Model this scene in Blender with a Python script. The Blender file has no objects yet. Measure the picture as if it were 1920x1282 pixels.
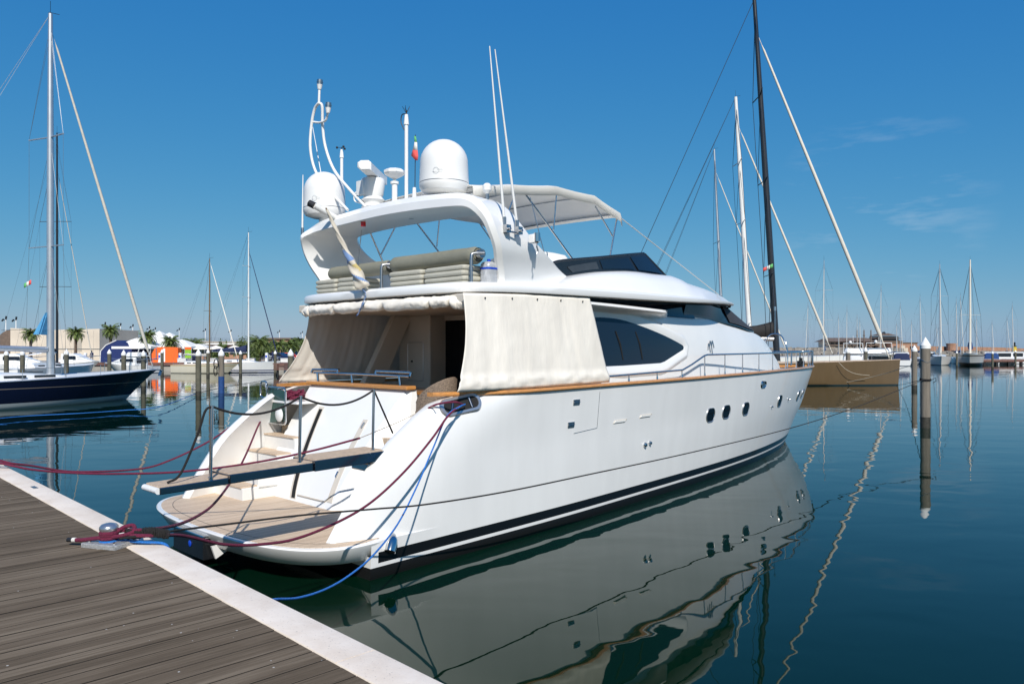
import bpy, bmesh, math, random
from mathutils import Vector, Matrix, noise
random.seed(7)
PI = math.pi
scene = bpy.context.scene
COL = scene.collection

# ------------------------------------------------------------------ camera
H = 3.0                                   # eye height above the water
FPX, CX, VH = 1420.0, 960.0, 655.0        # focal length and horizon of the photograph, in its pixels
cam = bpy.data.cameras.new('camera')
cam.sensor_width = 36.0
cam.lens = 36.0 * FPX / 1920.0
cam.shift_y = (VH - 641.0) / 1920.0
cam.clip_start, cam.clip_end = 0.05, 20000
camo = bpy.data.objects.new('camera', cam)
COL.objects.link(camo)
camo.location = (0, 0, H)
camo.rotation_euler = (PI / 2, 0, 0)
scene.camera = camo

# ------------------------------------------------------------------ frames
TH = math.radians(43.3)                   # heading of the yacht, clockwise from +Y
FW = Vector((math.sin(TH), math.cos(TH), 0))
PT = Vector((-math.cos(TH), math.sin(TH), 0))
YO = Vector((-3.862, 11.321, 0))
YM = Matrix.Translation(YO) @ Matrix.Rotation(PI / 2 - TH, 4, 'Z')   # yacht: x forward, y port, z up

# ------------------------------------------------------------------ sun and sky
SUN_EL = math.radians(40)
ph = math.radians(52)
hd = -FW * math.cos(ph) - PT * math.sin(ph)          # horizontal direction towards the sun
SD = Vector((hd.x * math.cos(SUN_EL), hd.y * math.cos(SUN_EL), math.sin(SUN_EL)))
sl = bpy.data.lights.new('sun', 'SUN')
sl.energy = 4.9
sl.angle = math.radians(0.5)
sl.color = (1.0, 0.945, 0.875)
so = bpy.data.objects.new('sun', sl)
COL.objects.link(so)
so.rotation_euler = SD.to_track_quat('Z', 'Y').to_euler()
world = bpy.data.worlds.new('World')
scene.world = world
world.use_nodes = True
wn, wl = world.node_tree.nodes, world.node_tree.links
wn.clear()
wo = wn.new('ShaderNodeOutputWorld')
bg = wn.new('ShaderNodeBackground')
bg.inputs['Strength'].default_value = 0.105
sky = wn.new('ShaderNodeTexSky')
sky.sky_type = 'NISHITA'
sky.sun_disc = False
sky.sun_elevation = SUN_EL
sky.sun_rotation = math.atan2(hd.x, hd.y)
sky.air_density = 1.0
sky.dust_density = 0.35
sky.ozone_density = 3.5
# colour grade: each channel of the sky brightens towards the horizon at its own rate
sx_ = wn.new('ShaderNodeSeparateColor')
cx_n = wn.new('ShaderNodeCombineColor')
wl.new(sky.outputs['Color'], sx_.inputs[0])
for i_, (g_, k_) in enumerate(((1.36, 0.47), (0.645, 0.515), (0.24, 0.628))):
    a_ = wn.new('ShaderNodeMath'); a_.operation = 'MULTIPLY'; a_.inputs[1].default_value = 0.105
    b_ = wn.new('ShaderNodeMath'); b_.operation = 'POWER'; b_.inputs[1].default_value = g_
    c_ = wn.new('ShaderNodeMath'); c_.operation = 'MULTIPLY'; c_.inputs[1].default_value = k_ / 0.105
    wl.new(sx_.outputs[i_], a_.inputs[0]); wl.new(a_.outputs[0], b_.inputs[0]); wl.new(b_.outputs[0], c_.inputs[0])
    wl.new(c_.outputs[0], cx_n.inputs[i_])
# a few thin wisps of cirrus low in the sky
tc = wn.new('ShaderNodeTexCoord')
mp = wn.new('ShaderNodeMapping')
mp.inputs['Scale'].default_value = (1.6, 1.6, 8.0)
mp.inputs['Rotation'].default_value = (0, 0.22, 0)
nz = wn.new('ShaderNodeTexNoise')
nz.inputs['Scale'].default_value = 3.1
nz.inputs['Detail'].default_value = 7
nz.inputs['Roughness'].default_value = 0.6
wl.new(tc.outputs['Generated'], mp.inputs['Vector'])
wl.new(mp.outputs['Vector'], nz.inputs['Vector'])
rr = wn.new('ShaderNodeValToRGB')
rr.color_ramp.elements[0].position = 0.51
rr.color_ramp.elements[0].color = (0, 0, 0, 1)
rr.color_ramp.elements[1].position = 0.75
rr.color_ramp.elements[1].color = (0.42, 0.42, 0.42, 1)
wl.new(nz.outputs['Fac'], rr.inputs['Fac'])
mx = wn.new('ShaderNodeMixRGB')
mx.inputs['Color2'].default_value = (6.5, 7.4, 8.2, 1)
dt = wn.new('ShaderNodeVectorMath')
dt.operation = 'DOT_PRODUCT'
dt.inputs[1].default_value = (0.430, 0.885, 0.165)
wl.new(tc.outputs['Generated'], dt.inputs[0])
mr = wn.new('ShaderNodeMapRange')
mr.inputs['From Min'].default_value = 0.990
mr.inputs['From Max'].default_value = 0.997
wl.new(dt.outputs['Value'], mr.inputs['Value'])
mm_ = wn.new('ShaderNodeMath')
mm_.operation = 'MULTIPLY'
wl.new(rr.outputs['Color'], mm_.inputs[0])
wl.new(mr.outputs['Result'], mm_.inputs[1])
wl.new(mm_.outputs[0], mx.inputs['Fac'])
wl.new(cx_n.outputs[0], mx.inputs['Color1'])
wl.new(mx.outputs['Color'], bg.inputs['Color'])
wl.new(bg.outputs['Background'], wo.inputs['Surface'])
scene.view_settings.view_transform = 'Standard'
scene.view_settings.look = 'None'
scene.view_settings.exposure = 0.0
scene.view_settings.gamma = 1.0
scene.render.engine = 'CYCLES'
scene.cycles.max_bounces = 8
scene.cycles.glossy_bounces = 4
scene.cycles.transparent_max_bounces = 12

# ------------------------------------------------------------------ materials
MATS = {}
def nodemat(name):
    m = bpy.data.materials.new(name)
    m.use_nodes = True
    nt = m.node_tree
    return m, nt, nt.nodes['Principled BSDF']

def mat(name, col, rough=0.5, metal=0.0, var=0.08, vs=6.0, bump=0.0, bs=60.0, coat=0.0, stretch=(1, 1, 1), detail=4, trans=0.0, alpha=None, spec=None):
    """Principled surface whose colour wanders a little with an object-space noise."""
    if name in MATS:
        return MATS[name]
    m, nt, b = nodemat(name)
    b.inputs['Roughness'].default_value = rough
    b.inputs['Metallic'].default_value = metal
    b.inputs['Coat Weight'].default_value = coat
    if spec is not None:
        b.inputs['Specular IOR Level'].default_value = spec
    if trans:
        b.inputs['Transmission Weight'].default_value = trans
    if alpha is not None:
        b.inputs['Alpha'].default_value = alpha
    t = nt.nodes.new('ShaderNodeTexCoord')
    mp = nt.nodes.new('ShaderNodeMapping')
    mp.inputs['Scale'].default_value = stretch
    nt.links.new(t.outputs['Object'], mp.inputs['Vector'])
    n = nt.nodes.new('ShaderNodeTexNoise')
    n.inputs['Scale'].default_value = vs
    n.inputs['Detail'].default_value = detail
    nt.links.new(mp.outputs['Vector'], n.inputs['Vector'])
    r = nt.nodes.new('ShaderNodeValToRGB')
    r.color_ramp.elements[0].position = 0.3
    r.color_ramp.elements[1].position = 0.7
    lo = [max(0, c * (1 - var)) for c in col]
    hi = [min(1, c * (1 + var)) for c in col]
    r.color_ramp.elements[0].color = (*lo, 1)
    r.color_ramp.elements[1].color = (*hi, 1)
    nt.links.new(n.outputs['Fac'], r.inputs['Fac'])
    nt.links.new(r.outputs['Color'], b.inputs['Base Color'])
    if bump:
        n2 = nt.nodes.new('ShaderNodeTexNoise')
        n2.inputs['Scale'].default_value = bs
        n2.inputs['Detail'].default_value = 5
        nt.links.new(mp.outputs['Vector'], n2.inputs['Vector'])
        bp = nt.nodes.new('ShaderNodeBump')
        bp.inputs['Strength'].default_value = bump
        bp.inputs['Distance'].default_value = 0.02
        nt.links.new(n2.outputs['Fac'], bp.inputs['Height'])
        nt.links.new(bp.outputs['Normal'], b.inputs['Normal'])
    MATS[name] = m
    return m

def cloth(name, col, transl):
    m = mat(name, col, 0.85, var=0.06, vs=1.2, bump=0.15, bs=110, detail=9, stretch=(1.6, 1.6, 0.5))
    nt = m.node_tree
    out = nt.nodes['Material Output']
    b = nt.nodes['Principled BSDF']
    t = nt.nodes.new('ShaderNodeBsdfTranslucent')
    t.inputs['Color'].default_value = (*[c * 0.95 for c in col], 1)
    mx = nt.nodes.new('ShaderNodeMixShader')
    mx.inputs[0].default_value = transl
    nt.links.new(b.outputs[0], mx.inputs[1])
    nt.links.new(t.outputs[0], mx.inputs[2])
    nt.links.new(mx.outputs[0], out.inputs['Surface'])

def math_node(nt, op, a=None, b=None):
    n = nt.nodes.new('ShaderNodeMath')
    n.operation = op
    for i, v in enumerate((a, b)):
        if v is None:
            continue
        if isinstance(v, (int, float)):
            n.inputs[i].default_value = v
        else:
            nt.links.new(v, n.inputs[i])
    return n.outputs[0]

def hull_mat(name, base, bands, rough=0.3, coat=0.4, xcut=None, stain=0.05):
    """gelcoat with painted horizontal bands: bands = [(z0, z1, colour)] in the boat's own height"""
    if name in MATS:
        return MATS[name]
    m, nt, b = nodemat(name)
    b.inputs['Roughness'].default_value = rough
    b.inputs['Coat Weight'].default_value = coat
    b.inputs['Coat Roughness'].default_value = 0.06
    t = nt.nodes.new('ShaderNodeTexCoord')
    sp = nt.nodes.new('ShaderNodeSeparateXYZ')
    nt.links.new(t.outputs['Object'], sp.inputs[0])
    n = nt.nodes.new('ShaderNodeTexNoise')
    n.inputs['Scale'].default_value = 1.4
    n.inputs['Detail'].default_value = 6
    mpp = nt.nodes.new('ShaderNodeMapping')
    mpp.inputs['Scale'].default_value = (2.2, 2.2, 0.5)
    nt.links.new(t.outputs['Object'], mpp.inputs['Vector'])
    nt.links.new(mpp.outputs['Vector'], n.inputs['Vector'])
    r = nt.nodes.new('ShaderNodeValToRGB')
    r.color_ramp.elements[0].position = 0.3
    r.color_ramp.elements[1].position = 0.65
    r.color_ramp.elements[0].color = (*[c * (1 - stain) for c in base], 1)
    r.color_ramp.elements[1].color = (*base, 1)
    nt.links.new(n.outputs['Fac'], r.inputs['Fac'])
    cur = r.outputs['Color']
    for z0, z1, c in bands:
        a = math_node(nt, 'GREATER_THAN', sp.outputs['Z'], z0)
        d = math_node(nt, 'LESS_THAN', sp.outputs['Z'], z1)
        f = math_node(nt, 'MULTIPLY', a, d)
        if xcut and z1 > 0.2:
            f = math_node(nt, 'MULTIPLY', f, math_node(nt, 'GREATER_THAN', sp.outputs['X'], xcut))
        mx = nt.nodes.new('ShaderNodeMixRGB')
        nt.links.new(f, mx.inputs['Fac'])
        nt.links.new(cur, mx.inputs['Color1'])
        mx.inputs['Color2'].default_value = (*c, 1)
        cur = mx.outputs['Color']
    nt.links.new(cur, b.inputs['Base Color'])
    MATS[name] = m
    return m

def plank_mat(name, c1, c2, seam, pitch=0.05, axis='Y', rough=0.6, seamw=0.08):
    """teak strips with dark caulked seams"""
    if name in MATS:
        return MATS[name]
    m, nt, b = nodemat(name)
    b.inputs['Roughness'].default_value = rough
    t = nt.nodes.new('ShaderNodeTexCoord')
    sp = nt.nodes.new('ShaderNodeSeparateXYZ')
    nt.links.new(t.outputs['Object'], sp.inputs[0])
    q = math_node(nt, 'DIVIDE', sp.outputs[axis], pitch)
    fr = math_node(nt, 'FRACT', q)
    se = math_node(nt, 'LESS_THAN', fr, seamw)
    fl = math_node(nt, 'FLOOR', q)
    wn_ = nt.nodes.new('ShaderNodeTexWhiteNoise')
    wn_.noise_dimensions = '1D'
    nt.links.new(fl, wn_.inputs['W'])
    n = nt.nodes.new('ShaderNodeTexNoise')
    mp = nt.nodes.new('ShaderNodeMapping')
    mp.inputs['Scale'].default_value = (4, 60, 60) if axis == 'Y' else (60, 4, 60)
    nt.links.new(t.outputs['Object'], mp.inputs['Vector'])
    nt.links.new(mp.outputs['Vector'], n.inputs['Vector'])
    n.inputs['Detail'].default_value = 5
    s = math_node(nt, 'ADD', math_node(nt, 'MULTIPLY', wn_.outputs['Value'], 0.5), math_node(nt, 'MULTIPLY', n.outputs['Fac'], 0.6))
    r = nt.nodes.new('ShaderNodeValToRGB')
    r.color_ramp.elements[0].position = 0.2
    r.color_ramp.elements[1].position = 0.85
    r.color_ramp.elements[0].color = (*c1, 1)
    r.color_ramp.elements[1].color = (*c2, 1)
    nt.links.new(s, r.inputs['Fac'])
    mx = nt.nodes.new('ShaderNodeMixRGB')
    nt.links.new(se, mx.inputs['Fac'])
    nt.links.new(r.outputs['Color'], mx.inputs['Color1'])
    mx.inputs['Color2'].default_value = (*seam, 1)
    nt.links.new(mx.outputs['Color'], b.inputs['Base Color'])
    MATS[name] = m
    return m

def M(n):
    return MATS[n]

mat('gelcoat', (0.80, 0.80, 0.785), 0.28, var=0.02, vs=1.5, coat=0.35)
mat('gelcoat_worn', (0.74, 0.735, 0.71), 0.4, var=0.04, vs=5)
mat('cream_panel', (0.60, 0.55, 0.47), 0.5, var=0.04, vs=2)
mat('steel', (0.60, 0.61, 0.62), 0.12, 1.0, var=0.03)
mat('beam_steel', (0.22, 0.235, 0.26), 0.16, 1.0, var=0.05)
mat('dull_steel', (0.42, 0.43, 0.44), 0.35, 1.0, var=0.12, vs=30)
mat('dark_glass', (0.004, 0.006, 0.009), 0.05, var=0.0, spec=0.25)
mat('blue_glass', (0.008, 0.016, 0.030), 0.05, var=0.0, spec=0.35)
mat('green_glass', (0.03, 0.075, 0.065), 0.12, var=0.1)
mat('grey_glass', (0.045, 0.048, 0.052), 0.22, var=0.1)
mat('black_rubber', (0.012, 0.012, 0.013), 0.5, var=0.2)
mat('black_paint', (0.012, 0.013, 0.015), 0.25, var=0.1)
mat('dark_void', (0.006, 0.006, 0.006), 0.8)
mat('varnish', (0.54, 0.245, 0.07), 0.25, var=0.22, vs=9, coat=0.5, stretch=(1, 6, 6))
mat('white_plastic', (0.78, 0.78, 0.76), 0.35, var=0.02)
mat('white_paint', (0.78, 0.78, 0.76), 0.4, var=0.04)
mat('canvas', (0.80, 0.75, 0.665), 0.85, var=0.09, vs=1.6, bump=0.25, bs=11, detail=9, stretch=(1.6, 1.6, 0.5))
mat('mesh_cover', (0.035, 0.036, 0.040), 0.75, var=0.1)
mat('chrome_rim', (0.62, 0.61, 0.60), 0.34, 0.9)
mat('canvas_taupe', (0.40, 0.36, 0.30), 0.9, var=0.08, vs=3, bump=0.3, bs=60)  # even taupe tone, used on the shutter of the concrete hall
cloth('bimini_cloth', (0.93, 0.91, 0.86), 0.42)
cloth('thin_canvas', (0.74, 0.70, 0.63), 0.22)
mat('cushion', (0.22, 0.215, 0.165), 0.6, var=0.08, vs=3, bump=0.2, bs=25)
mat('cushion_pale', (0.44, 0.425, 0.355), 0.65, var=0.06, vs=4, bump=0.2, bs=25)
mat('maroon_rope', (0.16, 0.012, 0.045), 0.7, var=0.35, vs=90, bump=0.8, bs=220)
mat('blue_rope', (0.02, 0.19, 0.62), 0.6, var=0.25, vs=90, bump=0.8, bs=220)
mat('black_rope', (0.018, 0.016, 0.015), 0.8, var=0.4, vs=90, bump=1.0, bs=200)
mat('tan_rope', (0.48, 0.42, 0.33), 0.8, var=0.2, vs=90, bump=0.8, bs=200)
mat('white_rope', (0.62, 0.60, 0.55), 0.8, var=0.15, vs=60)
mat('wicker', (0.20, 0.15, 0.11), 0.6, var=0.55, vs=55, bump=1.0, bs=80)
mat('aluminium', (0.56, 0.58, 0.60), 0.35, 0.7, var=0.06, vs=2)
mat('white_mast', (0.72, 0.72, 0.70), 0.35, var=0.04)
mat('black_mast', (0.02, 0.022, 0.026), 0.3, var=0.15)
mat('wood_mast', (0.17, 0.11, 0.06), 0.4, var=0.2)
mat('wire', (0.10, 0.11, 0.12), 0.4, 0.6)
mat('furled_sail', (0.66, 0.62, 0.54), 0.8, var=0.1, vs=8)
mat('navy_cloth', (0.012, 0.022, 0.075), 0.8, var=0.2)
mat('blue_cloth', (0.012, 0.055, 0.19), 0.8, var=0.2)
mat('sky_cloth', (0.06, 0.25, 0.45), 0.8, var=0.2)
mat('black_cloth', (0.015, 0.014, 0.014), 0.8, var=0.3)
mat('concrete', (0.34, 0.32, 0.285), 0.9, var=0.14, vs=0.9, bump=0.4, bs=4, detail=8)
mat('beige_concrete', (0.60, 0.52, 0.42), 0.9, var=0.10, vs=0.35, detail=8)
mat('brick', (0.36, 0.20, 0.13), 0.9, var=0.15, vs=0.6, detail=8)
mat('roof_brown', (0.14, 0.10, 0.075), 0.8, var=0.2, vs=2)
mat('dark_window', (0.02, 0.025, 0.03), 0.15)
mat('rock', (0.24, 0.22, 0.195), 0.95, var=0.3, vs=0.8, bump=0.6, bs=2)
mat('pontoon_wood', (0.15, 0.075, 0.06), 0.8, var=0.25, vs=3)
mat('palm_trunk', (0.10, 0.07, 0.05), 0.9, var=0.3, vs=6, bump=0.6, bs=20)
mat('palm_leaf', (0.10, 0.14, 0.03), 0.6, var=0.45, vs=0.9)
mat('bush_leaf', (0.085, 0.12, 0.03), 0.7, var=0.45, vs=0.8)
mat('dry_leaf', (0.16, 0.11, 0.045), 0.8, var=0.3)
mat('tent_white', (0.78, 0.77, 0.74), 0.8, var=0.03)
mat('tent_blue', (0.006, 0.020, 0.11), 0.7, var=0.15)
mat('tent_orange', (0.82, 0.13, 0.015), 0.7, var=0.1)
mat('tent_green', (0.22, 0.45, 0.03), 0.7, var=0.1)
mat('flag_red', (0.70, 0.09, 0.08), 0.8)
mat('flag_green', (0.12, 0.42, 0.14), 0.8)
mat('flag_white', (0.72, 0.70, 0.65), 0.8, var=0.05)
mat('flag_cream', (0.60, 0.55, 0.46), 0.85, var=0.08, vs=8)
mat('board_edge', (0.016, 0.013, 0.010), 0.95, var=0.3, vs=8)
mat('plate_steel', (0.46, 0.46, 0.45), 0.5, 0.6, var=0.2, vs=60, bump=0.8, bs=150)
mat('flag_blue', (0.17, 0.27, 0.48), 0.8, var=0.12)
mat('flag_yellow', (0.58, 0.47, 0.20), 0.8)
mat('red_lens', (0.55, 0.01, 0.01), 0.2)
mat('blue_plastic', (0.01, 0.06, 0.5), 0.3)
mat('car_paint_grey', (0.22, 0.24, 0.27), 0.25, 0.3)
mat('car_paint_blue', (0.015, 0.03, 0.09), 0.25, 0.2)
mat('car_paint_red', (0.35, 0.02, 0.02), 0.25, 0.2)
mat('tyre', (0.015, 0.015, 0.015), 0.8)
mat('yellow_paint', (0.65, 0.45, 0.03), 0.5)
mat('clear_jug', (0.70, 0.72, 0.75), 0.15, var=0.03, trans=0.5)
plank_mat('teak', (0.50, 0.37, 0.25), (0.66, 0.52, 0.38), (0.20, 0.15, 0.11), 0.055, 'Y')
plank_mat('teak_cross', (0.40, 0.29, 0.20), (0.54, 0.41, 0.30), (0.16, 0.12, 0.09), 0.03, 'Y', seamw=0.2)
plank_mat('deck_far', (0.42, 0.30, 0.20), (0.55, 0.42, 0.30), (0.25, 0.18, 0.12), 0.1, 'Y')
hull_mat('yacht_hull', (0.79, 0.79, 0.775), [(-3, 0.155, (0.012, 0.012, 0.013)), (0.205, 0.350, (0.006, 0.006, 0.007))], xcut=0.42, stain=0.05)

# ------------------------------------------------------------------ mesh builder
class MB:
    def __init__(s):
        s.v, s.f = [], []
    def add(s, vs, fs):
        o = len(s.v)
        s.v += [Vector(p) for p in vs]
        s.f += [tuple(i + o for i in f) for f in fs]
        return s
    def box(s, x0, x1, y0, y1, z0, z1):
        vs = [(x, y, z) for z in (z0, z1) for y in (y0, y1) for x in (x0, x1)]
        return s.add(vs, [(0, 2, 3, 1), (4, 5, 7, 6), (0, 1, 5, 4), (2, 6, 7, 3), (0, 4, 6, 2), (1, 3, 7, 5)])
    def bar(s, p, q, w, h, up=(0, 0, 1)):
        p, q = Vector(p), Vector(q)
        d = (q - p).normalized()
        u = Vector(up)
        a = d.cross(u)
        if a.length < 1e-4:
            a = d.cross(Vector((1, 0, 0)))
        a.normalize()
        u = a.cross(d)
        vs = []
        for c in (p, q):
            for i, j in ((-1, -1), (1, -1), (1, 1), (-1, 1)):
                vs.append(c + a * (w / 2 * i) + u * (h / 2 * j))
        return s.add(vs, [(0, 1, 2, 3), (7, 6, 5, 4), (0, 4, 5, 1), (1, 5, 6, 2), (2, 6, 7, 3), (3, 7, 4, 0)])
    def tube(s, pts, r, n=8, cap=True):
        pts = [Vector(p) for p in pts]
        m = len(pts)
        rs = r if isinstance(r, (list, tuple)) else [r] * m
        rings = []
        t0 = (pts[1] - pts[0]).normalized()
        up = Vector((0, 0, 1)) if abs(t0.z) < 0.9 else Vector((1, 0, 0))
        a = t0.cross(up).normalized()
        for i in range(m):
            if i == 0: t = pts[1] - pts[0]
            elif i == m - 1: t = pts[-1] - pts[-2]
            else: t = (pts[i + 1] - pts[i]).normalized() + (pts[i] - pts[i - 1]).normalized()
            if t.length < 1e-9: t = t0
            t = t.normalized()
            a = (a - t * a.dot(t))
            if a.length < 1e-6: a = t.orthogonal()
            a.normalize()
            b = t.cross(a)
            rings.append([pts[i] + (a * math.cos(2 * PI * k / n) + b * math.sin(2 * PI * k / n)) * rs[i] for k in range(n)])
        return s.loft(rings, cap)
    def loft(s, rings, cap=True, closed=True):
        n = len(rings[0])
        vs = [p for r_ in rings for p in r_]
        fs = []
        for i in range(len(rings) - 1):
            for k in range(n if closed else n - 1):
                k2 = (k + 1) % n
                fs.append((i * n + k, i * n + k2, (i + 1) * n + k2, (i + 1) * n + k))
        if cap and closed:
            fs.append(tuple(range(n - 1, -1, -1)))
            fs.append(tuple((len(rings) - 1) * n + k for k in range(n)))
        return s.add(vs, fs)
    def cyl(s, p, q, r0, r1=None, n=12, cap=True):
        return s.tube([p, q], [r0, r0 if r1 is None else r1], n, cap)
    def lathe(s, prof, c=(0, 0, 0), n=20, M_=None):
        rings = []
        for r, z in prof:
            ring = [Vector((r * math.cos(2 * PI * k / n), r * math.sin(2 * PI * k / n), z)) for k in range(n)]
            if M_ is not None:
                ring = [M_ @ p for p in ring]
            rings.append([p + Vector(c) for p in ring])
        return s.loft(rings, True)
    def prism(s, poly, d):
        d = Vector(d)
        a = [Vector(p) for p in poly]
        return s.loft([a, [p + d for p in a]], True)
    def sph(s, c, r, n=12, sc=(1, 1, 1)):
        rings = []
        m = max(4, n // 2)
        for i in range(m + 1):
            t = PI * i / m
            rr = max(math.sin(t), 1e-3)
            rings.append([Vector((c[0] + r * sc[0] * rr * math.cos(2 * PI * k / n), c[1] + r * sc[1] * rr * math.sin(2 * PI * k / n), c[2] - r * sc[2] * math.cos(t))) for k in range(n)])
        return s.loft(rings, True)
    def build(s, name, m, parent=None, smooth=35, frame=None, bevel=0, solid=0, mats=None, fmat=None, subsurf=0):
        me = bpy.data.meshes.new(name)
        vs = s.v
        off = Vector((0, 0, 0))
        if frame is not None:
            lo = Vector([min(p[i] for p in vs) for i in range(3)])
            hi = Vector([max(p[i] for p in vs) for i in range(3)])
            off = Vector(((lo.x + hi.x) / 2, (lo.y + hi.y) / 2, lo.z))
            vs = [p - off for p in vs]
        me.from_pydata([tuple(p) for p in vs], [], s.f)
        bm = bmesh.new()
        bm.from_mesh(me)
        bmesh.ops.recalc_face_normals(bm, faces=bm.faces)
        bm.to_mesh(me)
        bm.free()
        if smooth:
            me.shade_smooth()
            me.set_sharp_from_angle(angle=math.radians(smooth))
        for mm in ([m] if mats is None else mats):
            me.materials.append(MATS[mm] if isinstance(mm, str) else mm)
        if fmat:
            for p in me.polygons:
                p.material_index = fmat(p)
        o = bpy.data.objects.new(name, me)
        COL.objects.link(o)
        if parent is not None:
            o.parent = parent
        elif frame is not None:
            o.matrix_world = frame @ Matrix.Translation(off)
        if solid:
            md = o.modifiers.new('thick', 'SOLIDIFY')
            md.thickness = solid
            md.offset = 0
        if bevel:
            md = o.modifiers.new('bevel', 'BEVEL')
            md.width = bevel
            md.segments = 2
            md.limit_method = 'ANGLE'
            md.angle_limit = math.radians(40)
        if subsurf:
            md = o.modifiers.new('sub', 'SUBSURF')
            md.levels = md.render_levels = subsurf
        return o

def tag(o, label=None, cat=None, group=None, kind=None):
    if label: o['label'] = label
    if cat: o['category'] = cat
    if group: o['group'] = group
    if kind: o['kind'] = kind
    return o

def thing(name, label, cat, loc=(0, 0, 0), rz=0, group=None):
    o = bpy.data.objects.new(name, None)
    o.empty_display_size = 0.3
    COL.objects.link(o)
    o.location = loc
    o.rotation_euler = (0, 0, rz)
    return tag(o, label, cat, group)

def dup(root, loc, rz=0.0, label=None, group=None, scale=None):
    r = root.copy()
    COL.objects.link(r)
    r.location = loc
    r.rotation_euler = (0, 0, rz)
    if scale: r.scale = (scale, scale, scale)
    if label: r['label'] = label
    if group: r['group'] = group
    for ch in [c for c in bpy.data.objects if c.parent == root]:
        c = ch.copy()
        COL.objects.link(c)
        c.parent = r
        for g in [d for d in bpy.data.objects if d.parent == ch]:
            d = g.copy()
            COL.objects.link(d)
            d.parent = c
    return r

def interp(tab, x):
    """smooth monotone interpolation of [(x, y), ...]"""
    n = len(tab)
    if x <= tab[0][0]: return tab[0][1]
    if x >= tab[-1][0]: return tab[-1][1]
    for i in range(n - 1):
        if x <= tab[i + 1][0]: break
    def sl_(k):
        if k == 0 or k == n - 1:
            a, b = (0, 1) if k == 0 else (n - 2, n - 1)
            return (tab[b][1] - tab[a][1]) / (tab[b][0] - tab[a][0])
        d0 = (tab[k][1] - tab[k - 1][1]) / (tab[k][0] - tab[k - 1][0])
        d1 = (tab[k + 1][1] - tab[k][1]) / (tab[k + 1][0] - tab[k][0])
        if d0 * d1 <= 0: return 0
        return 2 * d0 * d1 / (d0 + d1)
    x0, y0 = tab[i]
    x1, y1 = tab[i + 1]
    h = x1 - x0
    t = (x - x0) / h
    return (y0 * (2 * t**3 - 3 * t**2 + 1) + sl_(i) * h * (t**3 - 2 * t**2 + t) + y1 * (-2 * t**3 + 3 * t**2) + sl_(i + 1) * h * (t**3 - t**2))

def spline(pts, n=8):
    """Catmull-Rom through the points"""
    P = [Vector(p) for p in pts]
    P = [P[0] * 2 - P[1]] + P + [P[-1] * 2 - P[-2]]
    out = []
    for i in range(1, len(P) - 2):
        for k in range(n):
            t = k / n
            a, b, c, d = P[i - 1], P[i], P[i + 1], P[i + 2]
            out.append(0.5 * ((2 * b) + (c - a) * t + (2 * a - 5 * b + 4 * c - d) * t * t + (3 * b - a - 3 * c + d) * t**3))
    out.append(P[-2])
    return out

def sag(p, q, d, n=20):
    p, q = Vector(p), Vector(q)
    return [p.lerp(q, i / n) - Vector((0, 0, d * 4 * (i / n) * (1 - i / n))) for i in range(n + 1)]

def at(u, v, Y):
    """world point that stands at depth Y behind pixel (u, v) of the photograph"""
    return Vector(((u - CX) / FPX * Y, Y, H - (v - VH) * Y / FPX))

def yray(u, v, x=None, y=None, z=None):
    """yacht-frame point on the plane x=, y= or z= behind pixel (u, v)"""
    d = Vector(((u - CX) / FPX, 1.0, -(v - VH) / FPX))
    dl = Vector((d.dot(FW), d.dot(PT), d.z))
    o = Vector((0, 0, H)) - YO
    ol = Vector((o.dot(FW), o.dot(PT), H))
    if x is not None: t = (x - ol.x) / dl.x
    elif y is not None: t = (y - ol.y) / dl.y
    else: t = (z - ol.z) / dl.z
    return ol + dl * t

# ================================================================== THE SETTING
# water: dark green-blue, mirror smooth with small ripples that calm down near the quay
def water_mat():
    m, nt, b = nodemat('water')
    b.inputs['Base Color'].default_value = (0.0010, 0.012, 0.006, 1)
    b.inputs['Roughness'].default_value = 0.015
    b.inputs['IOR'].default_value = 1.31
    b.inputs['Specular Tint'].default_value = (0.84, 1.0, 0.46, 1)
    g = nt.nodes.new('ShaderNodeTexCoord')
    mp = nt.nodes.new('ShaderNodeMapping')
    mp.inputs['Scale'].default_value = (0.55, 1.0, 1)
    mp.inputs['Rotation'].default_value = (0, 0, 0.35)
    nt.links.new(g.outputs['Object'], mp.inputs['Vector'])
    n1 = nt.nodes.new('ShaderNodeTexNoise')
    n1.inputs['Scale'].default_value = 0.75
    n1.inputs['Detail'].default_value = 2.0
    n1.inputs['Roughness'].default_value = 0.45
    n1.inputs['Distortion'].default_value = 0.4
    n2 = nt.nodes.new('ShaderNodeTexNoise')
    n2.inputs['Scale'].default_value = 3.2
    n2.inputs['Detail'].default_value = 2.0
    n3 = nt.nodes.new('ShaderNodeTexNoise')          # large patches where a breath of wind ruffles the surface
    n3.inputs['Scale'].default_value = 0.05
    for n in (n1, n2, n3):
        nt.links.new(mp.outputs['Vector'], n.inputs['Vector'])
    r3 = nt.nodes.new('ShaderNodeMapRange')
    r3.inputs['From Min'].default_value = 0.4
    r3.inputs['From Max'].default_value = 0.65
    r3.inputs['To Min'].default_value = 0.25
    r3.inputs['To Max'].default_value = 1.0
    nt.links.new(n3.outputs['Fac'], r3.inputs['Value'])
    h2 = math_node(nt, 'MULTIPLY', math_node(nt, 'MULTIPLY', n2.outputs['Fac'], 0.10), r3.outputs['Result'])
    hh = math_node(nt, 'ADD', n1.outputs['Fac'], h2)
    bp = nt.nodes.new('ShaderNodeBump')
    bp.inputs['Strength'].default_value = 1.0
    bp.inputs['Distance'].default_value = 0.011
    nt.links.new(hh, bp.inputs['Height'])
    nt.links.new(bp.outputs['Normal'], b.inputs['Normal'])
    MATS['water'] = m
water_mat()
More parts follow.
